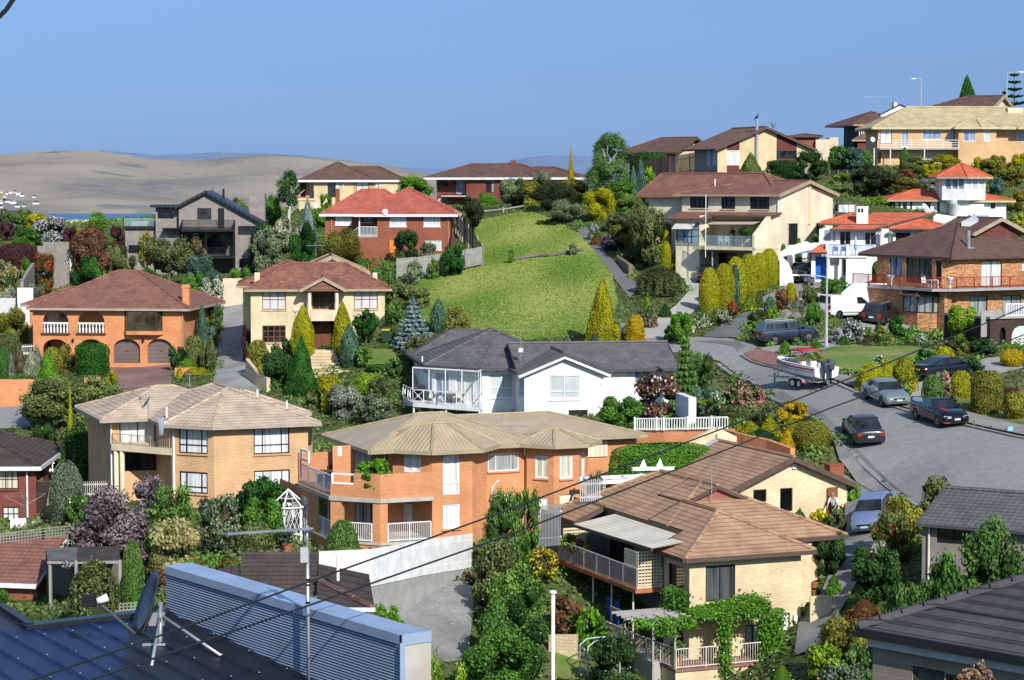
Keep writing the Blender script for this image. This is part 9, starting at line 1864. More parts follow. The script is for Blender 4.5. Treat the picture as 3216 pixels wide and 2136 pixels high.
q=at(4,1460,560,305); lamp(Dx,'street lamp on the skyline with its arm pointing away from the taller pine',q-Ve((0,0,3)),at(4,1460,270,305).z-q.z+3,-.75,at(4,1460,270,305).z-q.z+2.85,.12); q=at(4,2210,440,312); lamp(Dx,'street lamp on the skyline in front of the Norfolk pines',q-Ve((0,0,3)),at(4,2210,212,312).z-q.z+3,1.7,at(4,2210,212,312).z-q.z+2.85,.12)
q=at(6,772,870,186.5); t=lamp('garden_lamp','garden lamp post with white globe before the pedimented house',(q.x,q.y,hz(q.x,q.y)),at(6,765,628,186.5).z-hz(q.x,q.y),0,0,.06); MB().lt_([(.05,-.25),(.2,-.12),(.24,0),(.17,.17),(.03,.25)],12,(0,0,at(6,765,620,186.5).z-hz(q.x,q.y))).bd('globe',AL,t,True)
q=at(0,1275,1575,56); t=em_('lamp_pole',(q.x,q.y,hz(q.x,q.y)),0,'slender white pole with a flat round cap at the bottom edge',B1); h=at(0,1277,1368,56).z-hz(q.x,q.y); MB().tube([(0,0,-.5),(0,0,h)],.05,10).bd(B1,A6,t,True); MB().lt_([(.05,0),(.09,.03),(.095,.07),(.06,.1)],14,(0,0,h-.03)).bd('cap',Ap,t,True)
P=[hit(3,40,1308),hit(3,250,1282),hit(3,335,1280),hit(3,635,1232)];B=MB()
for a,b in zip(P,P[1:]): B.tube([a-P[0]+Ve((0,0,.25)),b-P[0]+Ve((0,0,.3))],.16,7)
tag(B.bd('log',C2,loc=P[0]),'long weathered log lying across the grass field','log')
P=[hit(2,1975,632,lo=200),hit(2,2170,610,lo=200),hit(2,2360,578,lo=200)];t=em_('log_rail',P[0],0,'low timber rail at the top edge of the grass field','rail')
for a,b in zip(P,P[1:]): MB().bar(a-P[0]+Ve((0,0,.5)),b-P[0]+Ve((0,0,.5)),.14,.14).bd(B7,Az,t)
for p in P: MB().bar(p-P[0]-Ve((0,0,.3)),p-P[0]+Ve((0,0,.75)),.16,.16).bd(Bg,Az,t)
for i in range(24):
 x,y=random.Random(i).uniform(235,580),random.Random(i+50).uniform(765,985);x+= (y-765)*-.12;p=hit(8,x,y);r=random.Random(i+99);s=r.uniform(.28,.62);B=MB();secs=[]
 for z,k in ((-.4,.9),(.1,1.0),(.5,.85),(.85,.45)): secs.append([(s*k*r.uniform(.75,1.2)*mc(a),s*k*r.uniform(.75,1.2)*ms(a),z*s*1.1) for a in [j*PI*2/7 for j in range(7)]])
 B.loft(secs);tag(B.bd('rock',('rock','rock_dark',Dy,'rock_dark')[i%4],loc=p),'rough boulder in the rock garden above the dark blue wagon','rock','boulders of the rock garden')
a,b=hit(9,800,1470),hit(9,1100,1290);t=em_('garden_steps',a,0,'rough grey stone steps climbing beside the golden topiaries','steps')
for i in range(12): c=(b-a)*(i/11);c.z=hz(a.x+c.x,a.y+c.y)-a.z;B=MB().box((c.x-.75,c.y-.4,c.z-.4),(c.x+.75,c.y+.4,c.z+.22));B.bd('step',Dy if i%2 else 'rock',t)
def bench(name,label,p,az,L=1.6,mat=A6):
 t=em_(name,p,R(az),label,'bench'); MB().box((-L/2,-.22,.42),(L/2,.22,.52)).bd('seat',mat,t)
 for x in (-L*.36,L*.36): MB().loft([[(x-.14,-.18,-.1),(x+.14,-.18,-.1),(x+.14,.18,-.1),(x-.14,.18,-.1)],[(x-.08,-.14,.2),(x+.08,-.14,.2),(x+.08,.14,.2),(x-.08,.14,.2)],[(x-.16,-.18,.42),(x+.16,-.18,.42),(x+.16,.18,.42),(x-.16,.18,.42)]]).bd('leg',mat,t)
bench('stone_bench','pale stone bench beside the golden topiaries',hit(9,1125,1288),10,2.1); bench('stone_bench','small stone bench at the kerb beside the round green shrub',hit(7,2150,218),0,1.5,Dy)
for x,y,l in ((265,1092,'pale stone lantern pedestal beside the golden columnar cypress'),(472,1135,'taller pale stone pedestal at the foot of the carport steps')):
 p=hit(9,x,y); t=em_('stone_pedestal',p,0,l,'pedestal'); MB().lt_([(.26,-.2),(.26,.12),(.13,.22),(.12,.95),(.2,1.05)],10).bd(Av,A6,t); MB().lt_([(.3,1.05),(.32,1.12),(.17,1.18),(.15,1.5),(.3,1.55),(.1,1.78)],8).bd('lantern',A6,t)
def gazebo():
 p=at(13,2140,1320,127);p.z-=.1;h=at(13,2140,1035,127).z-p.z;t=em_('gazebo',p,R(21),'white lattice gazebo between the peach and salmon houses','gazebo');r=.95;pts=[(r*mc(PI/3*i),r*ms(PI/3*i)) for i in range(6)]
 for x,y in pts: MB().bar((x,y,0),(x,y,h),.1,.1).bd(Bg,Ap,t)
 for i in range(6):
  a=Ve((*pts[i],0));b=Ve((*pts[(i+1)%6],0));Z=Ve((0,0,1));B=MB()
  for s in np.linspace(-.5,1,7):
   p0=max(0,s);p1=min(1,s+.5);B.bar(a.lerp(b,p0)+Z*(h*.36+(p0-s)*h*1.2),a.lerp(b,p1)+Z*(h*.36+(p1-s)*h*1.2),.035,.02);B.bar(a.lerp(b,1-p0)+Z*(h*.36+(p0-s)*h*1.2),a.lerp(b,1-p1)+Z*(h*.36+(p1-s)*h*1.2),.035,.02)
  for s in np.linspace(.12,.88,6): B.bar(a.lerp(b,s)+Z*h*.05,a.lerp(b,s)+Z*h*.34,.05,.02)
  for z in (.05,.34,.97): B.bar(a+Z*h*z,b+Z*h*z,.05,.07)
  B.bd('lattice_panel',Ap,t)
 B=MB()
 for i in range(6): a=Ve((pts[i][0]*1.12,pts[i][1]*1.12,h));B.bar(a,(0,0,h+.95),.07,.06);b=Ve((pts[(i+1)%6][0]*1.12,pts[(i+1)%6][1]*1.12,h));B.bar(a,b,.12,.08).bar(a.lerp(Ve((0,0,h+.95)),.5),b.lerp(Ve((0,0,h+.95)),.5),.06,.04)
 B.bd('roof_frame',Ap,t)
gazebo()
def whitepergola():
 p=at(12,690,350,124);p.z=hz(p.x,p.y);t=em_('white_pergola',p,R(20),'white timber pergola with lattice side and two small gables beside the clipped hedge',CS);W=lambda x,y:at(12,x,y,124).z-p.z
 h=W(640,262);
 for x,y in ((-2.6,-.9),(-2.1,.9),(-.5,-.9),(.6,-.6),(-.1,.9),(2.2,.9)): MB().bar((x,y,0),(x,y,h),.13,.13).bd(Bg,Ap,t)
 for a,b in (((-3,-.9),(.8,-.9)),((-2.8,.9),(2.6,.9)),((-2.9,-1),(-2.5,1.1)),((-.6,-1),(-.2,1.1)),((.7,-1),(1.0,1.1)),((2.1,.4),(2.5,1.1))): MB().bar((*a,h+.08),(*b,h+.08),.1,.2).bd(B7,Ap,t)
 MB().bar((.2,.5,h+.55),(2.9,.9,h+.42),.12,.2).bd(B7,Ap,t);L=MB()
 for i in range(6): L.bar((-2.6+.12*i,-.9,.1),(-2.6+.12*i,-.9,h),.03,.03)
 for i in range(14): L.bar((-2.6,-.9,.1+i*(h-.1)/14),(-2.0,-.9,.1+i*(h-.1)/14),.03,.03)
 L.bd('lattice_panel',Ap,t)
 for x in (1.0,2.0): MB().poly([(x-.22,.8,h+.6),(x+.22,.8,h+.55),(x+.03,.8,h+1.05)]).bd('finial',Ap,t)
whitepergola()
def ironpergola():
 O=at(14,380,545,112.5); t=em_('corrugated_pergola',O,R(-8),'low pergola with corrugated grey and brown sheet roof beside the brick cottage',CS); A=lambda x,y,d:Matrix.Rotation(R(8),3,'Z')@(at(14,x,y,d)-O)
 a,b,c,d=A(392,552,112.5),A(628,552,112),A(640,442,118),A(375,448,118.5);e,f=A(990,548,111.5),A(980,432,117.5)
 MB().poly([a,b,c,d]).poly([p-Ve((0,0,.05)) for p in (a,b,c,d)][::-1]).bd('grey_roof','iron_grey_old',t); MB().poly([b,e,f,c]).poly([p-Ve((0,0,.05)) for p in (b,e,f,c)][::-1]).bd('brown_roof','iron_brown_old',t); MB().bar(a-Ve((0,0,.1)),e-Ve((0,0,.1)),.07,.14).bd(B7,Az,t)
 for p in (b,e,a+Ve((.1,.1,0))): MB().bar(p-Ve((0,0,2.6)),p,.13,.13).bd(Bg,Az,t)
 MB().poly([d-Ve((0,0,3)),f-Ve((0,0,3)),f,d]).bd('back_wall',C2,t)
 for x,y,m,l in ((565,608,'flower_lilac','hanging basket of lilac flowers under the corrugated pergola'),(708,590,AM,'terracotta pot hanging under the corrugated pergola')):
  q=at(14,x,y,112.2); tt=em_('hanging_pot',q,0,l,'pot'); MB().lt_([(.06,-.12),(.15,-.05),(.17,.06),(.1,.12)],10).bd('pot',AM if m==AM else Dz,tt,True); MB().tube([(0,0,.1),(0,0,.5)],.01,4).bd('wire',AE,tt)
  if m!=AM: fg('flowers',Ab,At,(0,0,-.05),.6,.4,Ca,.6,tt)
ironpergola()
def screen(label,v,pts,h0,mat=Az,cell=.16):
 P=[at(v,*p) for p in pts];O=P[0];B=MB();Z=Ve((0,0,1))
 for a,b in zip(P,P[1:]):
  a=a-O;b=b-O;n=max(2,int((b-a).length/cell));m=max(2,int(h0/cell))
  for i in range(n+1): p=a.lerp(b,i/n);B.bar(p-Z*h0,p,.04,.03)
  for j in range(m+1): B.bar(a-Z*(h0*j/m),b-Z*(h0*j/m),.03,.04)
 return tag(B.bd('lattice_screen',mat,loc=O),label,'lattice')
screen('grey lattice fence between the brick cottage and the purple tree',13,[(-20,1245,121.5),(320,1205,121.5),(520,1185,121.5),(880,1290,120)],1.6); screen('grey lattice rail in front of the silver dome shrub',14,[(985,910,97),(1175,895,97)],.28); screen('lower grey lattice rail beside the dark blue roof',14,[(950,970,95),(1150,952,95)],.4)
def cloth(name,label,p,w,h,mat,az=0,cat='towel'):
 B=MB();n=8;P=[[(-w/2+w*i/n,.04*ms(i*1.9),-h*j/3+.015*ms(i*2.7)*(j==3)) for i in range(n+1)] for j in range(4)]
 for j in range(3):
  for i in range(n): B.poly([P[j+1][i],P[j+1][i+1],P[j][i+1],P[j][i]])
 o=B.bd(name,mat,loc=p,smooth=True);o.rotation_euler=(0,0,R(az));return tag(o,label,cat)
q=at(4,700,1362,228); t=em_('washing_line',q,0,'washing line on white posts behind the balcony house','clothes line'); e=at(4,890,1366,226)-q; MB().tube([(0,0,.1),tuple(e)],.02,5).bd('line',Aj,t)
for p in (Ve((0,0,.2)),e): MB().bar(p-Ve((0,0,2.4)),p,.08,.08).bd(Bg,Az,t)
for i,(x,w,h,m,l) in enumerate(((724,24,55,'shirt_dark','black garment on the washing line'),(768,44,64,'cloth_lilac','pale lilac towel hanging next to the black garment'),(812,34,68,DA,'white towel hanging lowest in the middle of the washing line'),(858,46,62,DA,'wide white sheet at the end of the washing line'))): p=at(4,x,1370,227.5);cloth(Cc,l,p,w*.36/31,h*.36/31,m,0,Cc)
for i,x in enumerate((535,585)): s=HC.sd(x,1020+i*22,HCz[4]+.3);cloth('towel',('blue patterned towel hanging under the balcony','plain blue towel hanging under the balcony, by the post')[i],HC.world(HCz[4]+.35,s[0],s[1]),.55,1.5,(DB,DB)[i],22+90)
q=at(13,185,1230,137.5); q.z=hz(q.x,q.y); t=em_('rotary_clothes_hoist',q,R(20),'rotary clothes hoist before the maroon brick wall','clothes hoist'); h=1.9; MB().tube([(0,0,0),(0,0,h)],.035,7).bd('mast',AE,t); B=MB()
for i in range(4): a=i*PI/2;B.tube([(0,0,h-.7),(1.3*mc(a),1.3*ms(a),h)],.015,5).tube([(1.3*mc(a),1.3*ms(a),h),(1.3*mc(a+PI/2),1.3*ms(a+PI/2),h)],.008,4)
B.bd('arms',Aj,t); cloth(Cc,'white patterned sheet on the rotary clothes hoist',at(13,135,1128,136.6),.95,.95,DA,5,Cc); cloth(Cc,'cream towel on the rotary clothes hoist',at(13,275,1152,137.4),.65,.55,Bf,0,Cc)
def chair(label,p,az,mat,seat=None,group=None,s=1.0):
 t=em_('garden_chair',p,R(az),label,'chair',group); MB().box((-.24,-.24,.40),(.24,.24,.45)).bd('seat',seat or mat,t); MB().loft([[(-.24,.22,.45),(.24,.22,.45),(.24,.26,.45),(-.24,.26,.45)],[(-.22,.32,.95),(.22,.32,.95),(.22,.35,.95),(-.22,.35,.95)]]).bd('backrest',seat or mat,t)
 for x in (-.21,.21):
  for y in (-.21,.22): MB().bar((x,y,0),(x,y,.42),.04,.04).bd('leg',mat,t)
  MB().bar((x,-.22,.64),(x,.26,.66),.04,.04).bd('armrest',mat,t)
 t.scale=(s,s,s);return t
def table(label,p,az,w,d,mat,round_=False,h=.73):
 t=em_('garden_table',p,R(az),label,'table'); (MB().lt_([(w/2,h-.04),(w/2,h)],18) if round_ else MB().box((-w/2,-d/2,h-.04),(w/2,d/2,h))).bd('tabletop',mat,t)
 for x in (-.38*w,.38*w):
  for y in (-.34*d,.34*d): MB().bar((x,y,0),(x,y,h-.03),.05,.05).bd('leg',mat,t)
 return t
def barbecue(label,p,az):
 t=em_('barbecue',p,R(az),label,'barbecue'); MB().box((-.55,-.28,.1),(.55,.28,.85)).bd('cabinet',Aq,t); MB().loft([[(-.55,-.28,.85),(.55,-.28,.85),(.55,.28,.85),(-.55,.28,.85)],[(-.55,-.22,1.08),(.55,-.22,1.08),(.55,.28,1.08),(-.55,.28,1.08)],[(-.5,-.05,1.17),(.5,-.05,1.17),(.5,.22,1.17),(-.5,.22,1.17)]]).bd('lid',Aq,t); MB().bar((-.35,-.34,.98),(.35,-.34,.98),.03,.03).bd('handle',Aj,t); return t
def parasol(label,p,h,mat,az=0):
 t=em_('closed_parasol',p,0,label,'parasol'); MB().tube([(0,0,0),(0,0,h)],.025,6).bd(B1,Aj,t); MB().lt_([(.07,h*.28),(.15,h*.36),(.13,h*.6),(.1,h*.85),(.03,h)],8).bd('canopy',mat,t); return t
def onW(x,y,o=0,V=7): d=ray(V,x,y);z=HW.O.z+DKW;k=z/d.z;return d*k
for i,(x,az) in enumerate(((345,200),(490,150),(548,170))): chair(('cream garden chair at the open end of the glass deck','cream garden chair in the middle of the glass deck','cream garden chair by the white pillar on the glass deck')[i],onW(x,712),az,AE,'seat_cream')
table('dark garden table between the cream chairs on the glass deck',onW(440,715),10,1.5,.9,AE); barbecue('black barbecue at the shaded end of the glass deck',onW(250,690),-40)
ft=lambda x,y,z=stp+.02: (lambda d:d*((HT.O.z+z)/d.z))(ray(11,x,y))
table('long dark table on the brick terrace',ft(400,628),20,2.2,.95,DC); parasol('closed black parasol standing on the brick terrace',ft(418,585),2.75,'umbrella_black'); barbecue('black barbecue in the loggia under the brick terrace',HT.world(.6,2.2,g0),160+22)
for i,(x,y,az) in enumerate(((465,628,10),(330,612,190),(240,575,120))): chair(('brown wooden chair at the near end of the terrace table','brown wooden chair at the far side of the terrace table','dark rounded chair by the back wall of the terrace')[i],ft(x,y),az,DC)
hb=lambda u,v:HB.world(u,v,HBf[0]);a=HB.fr(985,800,-2.0)[0];table('blue-covered table on the glass-fronted balcony',hb(a,-2.2),-38,1.8,.9,DB)
for i,x in enumerate((840,900)): u=HB.fr(x,800,-2.6)[0];chair(('pale blue-grey chair on the glass-fronted balcony, at the table end','pale blue-grey chair on the glass-fronted balcony, next to the table')[i],hb(u,-2.6),140,B3)
u=HB.fr(1082,800,-3.0)[0]; t=em_('potted_tree',hb(u,-3.0),0,'ball-clipped potted tree on the glass-fronted balcony',Cx); MB().lt_([(.16,0),(.24,.4),(.26,.42)],10).bd('pot',Dz,t); MB().tube([(0,0,.4),(0,0,1.0)],.03,6).bd(Cv,BO,t); fg(B9,AU,Ao,(0,0,.75),1.5,1.15,None,0,t)
wl=lambda u,v:HBL.world(u,v,HBLf);u=HBL.fr(892,330,.2)[0];parasol('closed grey parasol on the blue-railed balcony',wl(u,.3),1.75,B3)
for i,x in enumerate((712,782)): u=HBL.fr(x,380,.2)[0];chair(('white chair on the blue-railed balcony, nearer the porch roof','white chair on the blue-railed balcony, nearer the parasol')[i],wl(u,.3),180,'plastic_chair')
u=HBL.fr(1192,250,.6)[0];t=em_('patio_heater',HBL.world(u,.6,HBLf),0,'steel mushroom patio heater on the white house terrace','heater');MB().tube([(0,0,0),(0,0,2.0)],.05,7).bd(Bg,Aj,t);MB().lt_([(.4,2.0),(.1,2.18),(.02,2.22)],12).bd(Cz,Aj,t)
u=HM.sd(1540,670,-2.3)[0]; chair('white lattice chair on the red-railed balcony',HM.world(-2.4,1.3,HMf),30,Ag); table('small white lattice table on the red-railed balcony',HM.world(-2.3,.5,HMf),20,.8,.8,Ag,True)
for i,(x,y) in enumerate(((1975,430),(1958,418))): chair(('white plastic chair by the cream wall, nearer the driveway','white plastic chair by the cream wall, under the flowering shrub')[i],hit(5,x,y),20+i*80,'plastic_chair')
p=hit(5,2072,428); t=em_('plant_box',p,0,'brown box planter at the cream wall','planter'); MB().box((-.22,-.22,0),(.22,.22,.5)).bd('box',DC,t); fg(Cx,Ac,'mid',(0,0,.42),.6,.6,None,0,t)
for i,(x,y) in enumerate(((440,740),(470,720))): chair(('cream wicker chair under the corrugated pergola, nearer the path','cream wicker chair with high round back under the corrugated pergola')[i],hit(14,x,y+30,lo=100),150+i*50,'wicker','wicker')
def pot(label,p,s,mat=AM,lf=At,fl=None):
 t=em_(Dz,p,0,label,'pot'); MB().lt_([(.12*s,0),(.18*s,.28*s),(.21*s,.29*s),(.21*s,.34*s),(.16*s,.34*s)],10).bd('pot',mat,t)
 if lf: fg(Cx,Ac,lf,(0,0,.3*s),.6*s,.55*s,fl,.4,t)
yb=lambda x,y,o=.35:(lambda q:HC.world(HCz[4]+o,q[0],H_dk))(HC.sd(x,y,HCz[4]+o));H_dk=dkt_=HC.sd(715,968,HCz[4])[1]
pot('tall fern pot beside the lattice on the long balcony',yb(285,800),1.7,AM,Aw); pot('red flowering pot on the long balcony',yb(335,820),1.5,AM,'mid','red'); pot('orange flowering pot in the middle of the long balcony',yb(400,850),1.4,AM,'mid',BB)
pot('terracotta pot at the end of the lower terrace beside the white door',HC.world(HCz[1]-.6,-1.2,HCz[2]),1.3,AM,Bi); pot('terracotta pot under the pergola corner post',HC.world(HCz[0]+.3,-1.2,HCz[2]),1.5,AM,'mid')
for i,(x,y,s) in enumerate(((672,278,1.1),(690,310,1.0),(716,318,1.5))): pot(('small cactus pot at the gazebo foot, farthest back','small cactus pot in the middle at the gazebo foot','largest cactus pot at the gazebo foot')[i],hit(15,x,y),s,AM,Ay)
for i,(x,y) in enumerate(((1855,1000),(1875,1000),(1860,960))): pot(('orange pot lying at the drive wall','black pot lying at the drive wall','tall orange pot lying at the drive wall')[i],hit(12,x,y+8),1.0,(AM,Aq,AM)[i],None)
p=hit(8,1155,920,lo=150);urn(Dt,'white urn at the brick arcade ahead of the white van',p,1.2)
p=hit(6,1562,905); t=em_('wheelie_bin',p,0,'green wheelie bin with yellow lid at the cream house corner','bin'); MB().loft([[(-.25,-.3,.05),(.25,-.3,.05),(.25,.3,.05),(-.25,.3,.05)],[(-.3,-.36,1.0),(.3,-.36,1.0),(.3,.36,1.0),(-.3,.36,1.0)]]).bd(CA,'bin_green',t); MB().box((-.32,-.4,1.0),(.32,.38,1.08)).bd('lid','wheelie_lid',t)
p=hit(7,1700,250); t=em_(DD,p,0,'grey letterbox on a post beside the golden shrub',DD); MB().bar((0,0,-.2),(0,0,.9),.08,.08).bd(Bg,C2,t); MB().box((-.2,-.15,.9),(.2,.15,1.25)).bd('box','mail',t)
p=hit(12,1990,296); t=em_('brick_letterbox',p,R(20),'square red brick letterbox pier beside the footpath',DD); MB().box((-.45,-.35,-.3),(.45,.35,1.05)).bd('pier',A3,t); MB().box((-.5,-.4,1.05),(.5,.4,1.13)).bd('cap',A3,t)
tag(MB().box((-.16,-.12,0),(.16,.12,.22)).bd('box','blue_box',loc=hit(10,2222,872)+Ve((0,0,.15))),'small pale blue box on the kerb','box')
p=HC.world(HC.fr(1610,1445,-2.0)[0],-2.1,HC.fr(1610,1488,-2.0)[1]);t=em_('wagon_wheel',p,HC.yaw,'old wagon wheel leaning on the lower terrace wall','wheel');B=MB();r=.48
for i in range(16): a,b=i*PI/8,(i+1)*PI/8;B.bar((r*mc(a),.0,r+r*ms(a)),(r*mc(b),.0,r+r*ms(b)),.06,.06);
B.bd('rim',Az,t);B=MB()
for i in range(10): a=i*PI/5;B.bar((0,0,r),(r*mc(a),0,r+r*ms(a)),.03,.03)
B.bd('spokes',Az,t)
p=hit(12,480,1545,lo=60);t=em_('rose_arch',p,R(30),'pale blue-grey metal rose arch frame at the bottom edge','arch');h=1.7
for y in (-.35,.35):
 for x in (-.9,.9): MB().bar((x,y,-.2),(x,y,h),.05,.05).bd(Bg,B3,t)
 MB().tube([(-.9,y,h),(-.5,y,h+.25),(.5,y,h+.25),(.9,y,h)],.03,6).bd('hoop',B3,t)
B=MB()
for x in (-.9,.9):
 for k in range(5): B.bar((x,-.35,.2+k*.33),(x,.35,.2+k*.33),.03,.03).bar((x,-.35,.2+k*.33),(x,.35,.45+k*.3),.02,.02)
B.bd('trellis',B3,t)
a,b=at(1,590,715,345),at(1,1080,722,345);tag(MB().box((a.x,345,a.z-6),(b.x,357,a.z+.25)).box((a.x-1,344,a.z+.25),(b.x+1,358,a.z+.7)).bd('long_building',Bs),'long pale low building between the shrubs and the water','building')
for i,(x,y,w) in enumerate(((10,428,30),(60,440,22),(90,432,34),(130,428,30),(160,445,44),(190,458,36),(30,500,60),(75,510,70),(110,520,60),(295,470,34),(10,558,30),(150,552,44),(40,470,30),(310,525,60),(5,520,40),(205,548,30))):
 p=at(1,x,y,3990-i*2);k=.36/FPX*3990;w*=k*.55;t=em_('distant_house',p,0,'tiny pale house of the suburb at the foot of the dry hills across the water',CI,'houses across the water');MB().box((-w*.8,0,-1.5),(w*.8,9,2)).bd(Am,Af if i%3 else Bs,t);MB().loft([[(-w*.85,-1,2),(w*.85,-1,2),(w*.85,10,2),(-w*.85,10,2)],[(-w/2+1,4,4),(w/2-1,4,4),(w/2-1,5,4),(-w/2+1,5,4)]]).bd(BE,B6 if i%2 else Cm,t)
# ---------------------------------------------------------------- nearest roof, parapet, dish, aerial, cables
def nearroof():
 A=at(14,250,1112,32.0);B_=at(14,1370,978,33.2);D_=Ve((-.0904*29.85,29.85,0));D_.z=ray(0,968/1.3621,2134/1.3621).z*29.85;n=(B_-A).cross(D_-A).normalized()
 def pl(x,y,v=14): d=ray(v,x,y);return d*(n.dot(A)/n.dot(d))
 t=em_('blue_metal_roof_house',A,0,'nearest house with a dark blue ribbed metal roof and silver corrugated parapet',CI);L=lambda p:p-A
 far_=[L(pl(250,1112)),L(pl(700,1062)),L(pl(1370,978))];    base2=L(D_+(D_-B_)*.35);p0,p1=L(pl(1105,1012)),L(pl(930,1700));bn=Ve((p1.y-p0.y,p0.x-p1.x,0));M=MB()
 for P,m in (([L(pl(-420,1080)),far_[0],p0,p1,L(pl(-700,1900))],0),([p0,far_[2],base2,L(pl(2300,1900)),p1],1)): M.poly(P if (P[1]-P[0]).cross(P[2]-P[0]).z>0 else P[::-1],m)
 M.bd(BE,[Da,Db],t)  # cast shade on the right part put in as a darker sheet material
 d=(L(pl(1000,1530))-L(pl(280,1135))).normalized();up=Ve((0,0,1));s=d.cross(up).normalized();Rb=MB()
 e=(far_[2]-far_[0]).normalized();Lg=(far_[2]-far_[0]).length
 for i in range(-12,24):
  a=far_[0]+e*(i*.42);
  if i>=int(Lg/.42):
   f=(i*.42-Lg);den=(D_-B_).normalized();a=far_[2]+den*(f*.92)
  b=a+d*(9 if i<int(Lg/.42) else 7)
  ka,kb=(a-p0).dot(bn),(b-p0).dot(bn);f=ka/(ka-kb) if ka*kb<0 else None;c=a.lerp(b,f) if f else b
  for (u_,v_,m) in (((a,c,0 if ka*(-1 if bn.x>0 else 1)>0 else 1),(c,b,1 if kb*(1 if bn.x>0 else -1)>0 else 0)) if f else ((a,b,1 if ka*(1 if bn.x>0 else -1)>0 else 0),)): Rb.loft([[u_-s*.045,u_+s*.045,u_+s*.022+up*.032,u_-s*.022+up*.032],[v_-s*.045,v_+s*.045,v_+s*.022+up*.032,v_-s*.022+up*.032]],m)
 Rb.bd('roof_ribs',[Da,Db],t);S_=MB()  # ribs switch to the shaded sheet past the same split line
 for i in range(-12,20):
  for j in range(7): p=far_[0]+e*(i*.42+.0)+d*(.5+j*1.05)+up*.036;S_.lt_([(.011,0),(.008,.008)],6,tuple(p))
 S_.bd('roof_screws',Aj,t)
 F=MB();F.bar(far_[0]+up*.03-e*.1,far_[2]+up*.03,.22,.07).bar(L(pl(0,940))+up*.02,far_[0]+up*.03,.12,.1);F.bd('ridge_flashing',BV,t)
 G=L(pl(0,950));M=MB().poly([far_[0],L(pl(-300,1180)),G+Ve((-2.2,.2,.15)),G]);o=M.bd('roof_upstand',BV,t)
 zt=at(14,1365,592,33.2).z-A.z;C_=at(15,1560,940,28.0)-A;b0=L(B_);dr=(C_-b0);dr.z=0;dr.normalize();nn=Ve((dr.y,-dr.x,0));nn=-nn if nn.y<0 else nn
 far_end=b0+dr*((C_-b0).dot(dr));th=.34
 c0=Ve((b0.x,b0.y,zt));c1=Ve((far_end.x,far_end.y,zt));lo0=Ve((b0.x,b0.y,b0.z-.4));lo1=Ve((c1.x,c1.y,b0.z-3.2))
 P=MB();P.poly([lo0,lo1,c1-up*.12,c0-up*.12]);P.bd('parapet_cladding','zinc_rib',t);Q=MB();b_=.42*nn
 Q.poly([c0-up*.12-nn*.03,c1-up*.12-nn*.03,c1-nn*.03+up*.0,c0-nn*.03]);Q.poly([c0-nn*.03,c1-nn*.03,c1+b_,c0+b_]);Q.poly([c0+b_,c1+b_,lo1+b_,lo0+b_][::-1]);o=Q.bd('parapet_cap',BK,t)
 E=MB(); ce=c1+dr*.04; E.poly([Ve((ce.x,ce.y,lo1.z)),Ve((ce.x,ce.y,lo1.z))+b_,ce+b_-up*.1,ce-up*.1]); E.bd('parapet_end',Bn,t); MB().bar(ce-up*.06-nn*.02,ce-up*.06+b_,.03,.14).bar(Ve((ce.x,ce.y,lo1.z))-nn*.01,ce-up*.1-nn*.01,.06,.06).bd('end_trim',BK,t); MB().poly([lo0,c0,c0+b_,lo0+b_][::-1]).bd('parapet_end',BK,t)
 return A,pl,n,c0+A,c1+A,dr,b0+A
NR=nearroof()
def neardish():
 A,pl,n=NR[:3];f1,f2,f3=pl(1250,1418),pl(1845,1352),pl(1315,1195);top=at(14,1320,900,f3.y-.05);O=f3;t=em_(B2,O,0,'large dark satellite dish seen edge-on on a steel tripod on the blue roof',CR);L=lambda p:p-O
 MB().tube([L(pl(1318,1240)),L(top)],.035,8).bd('mast',Aj,t,True); B=MB().tube([L(f1),L(at(14,1320,1010,f3.y-.1))],.022,7).tube([L(f2),L(at(14,1330,1005,f3.y-.1))],.022,7); B.bd('tripod_leg',Aj,t,True); MB().box(tuple(L(pl(1190,1250))-Ve((.02,.05,0))),tuple(L(pl(1350,1262))+Ve((.02,.05,.04)))).bd('foot_plate',Aj,t)
 k=f3.y/FPX*.38119;c=L(at(14,1212,900,f3.y-.25));a=L(at(14,1310,640,f3.y-.25))-L(at(14,1108,1150,f3.y-.25));r=a.length/2;ax=a.normalized();nrm=Ve((-.93,-.30,.20));nrm=(nrm-ax*nrm.dot(ax)).normalized();bx=ax.cross(nrm);M=Matrix((bx,ax,nrm)).transposed().to_4x4();M.translation=c-nrm*.06
 B=MB();B.lt_([(.02,-.02),(r*.4,.0),(r*.75,r*.08),(r,r*.17),(r*1.01,r*.19),(r*.74,r*.10),(r*.38,.02),(.01,.0)],40,sx=.92);B.move(0,M);B.bd(Cr,'dish_grey',t,True)
 e=L(at(14,800,890,f3.y-1.0)); lo=L(at(14,1120,1162,f3.y-.35)); MB().tube([lo,e],.024,7).bd('feed_arm',AE,t); B=MB().tube([e,e+Ve((.14,.04,.05))],[.045,.06],10); o=B.bd('feed_horn',AL,t,True); MB().box(tuple(e+Ve((-.2,-.06,-.07))),tuple(e+Ve((-.02,.06,.09)))).bd('receiver',Aq,t); MB().tube([L(top)-Ve((0,0,.05)),L(at(14,1250,960,f3.y-.2)),L(at(14,1170,1150,f3.y-.3))],.03,6).bd('bracket',Aq,t); MB().box(tuple(L(top)+Ve((-.16,-.06,-.32))),tuple(L(top)+Ve((.06,.06,-.14)))).bd('clamp',Aj,t)
neardish()
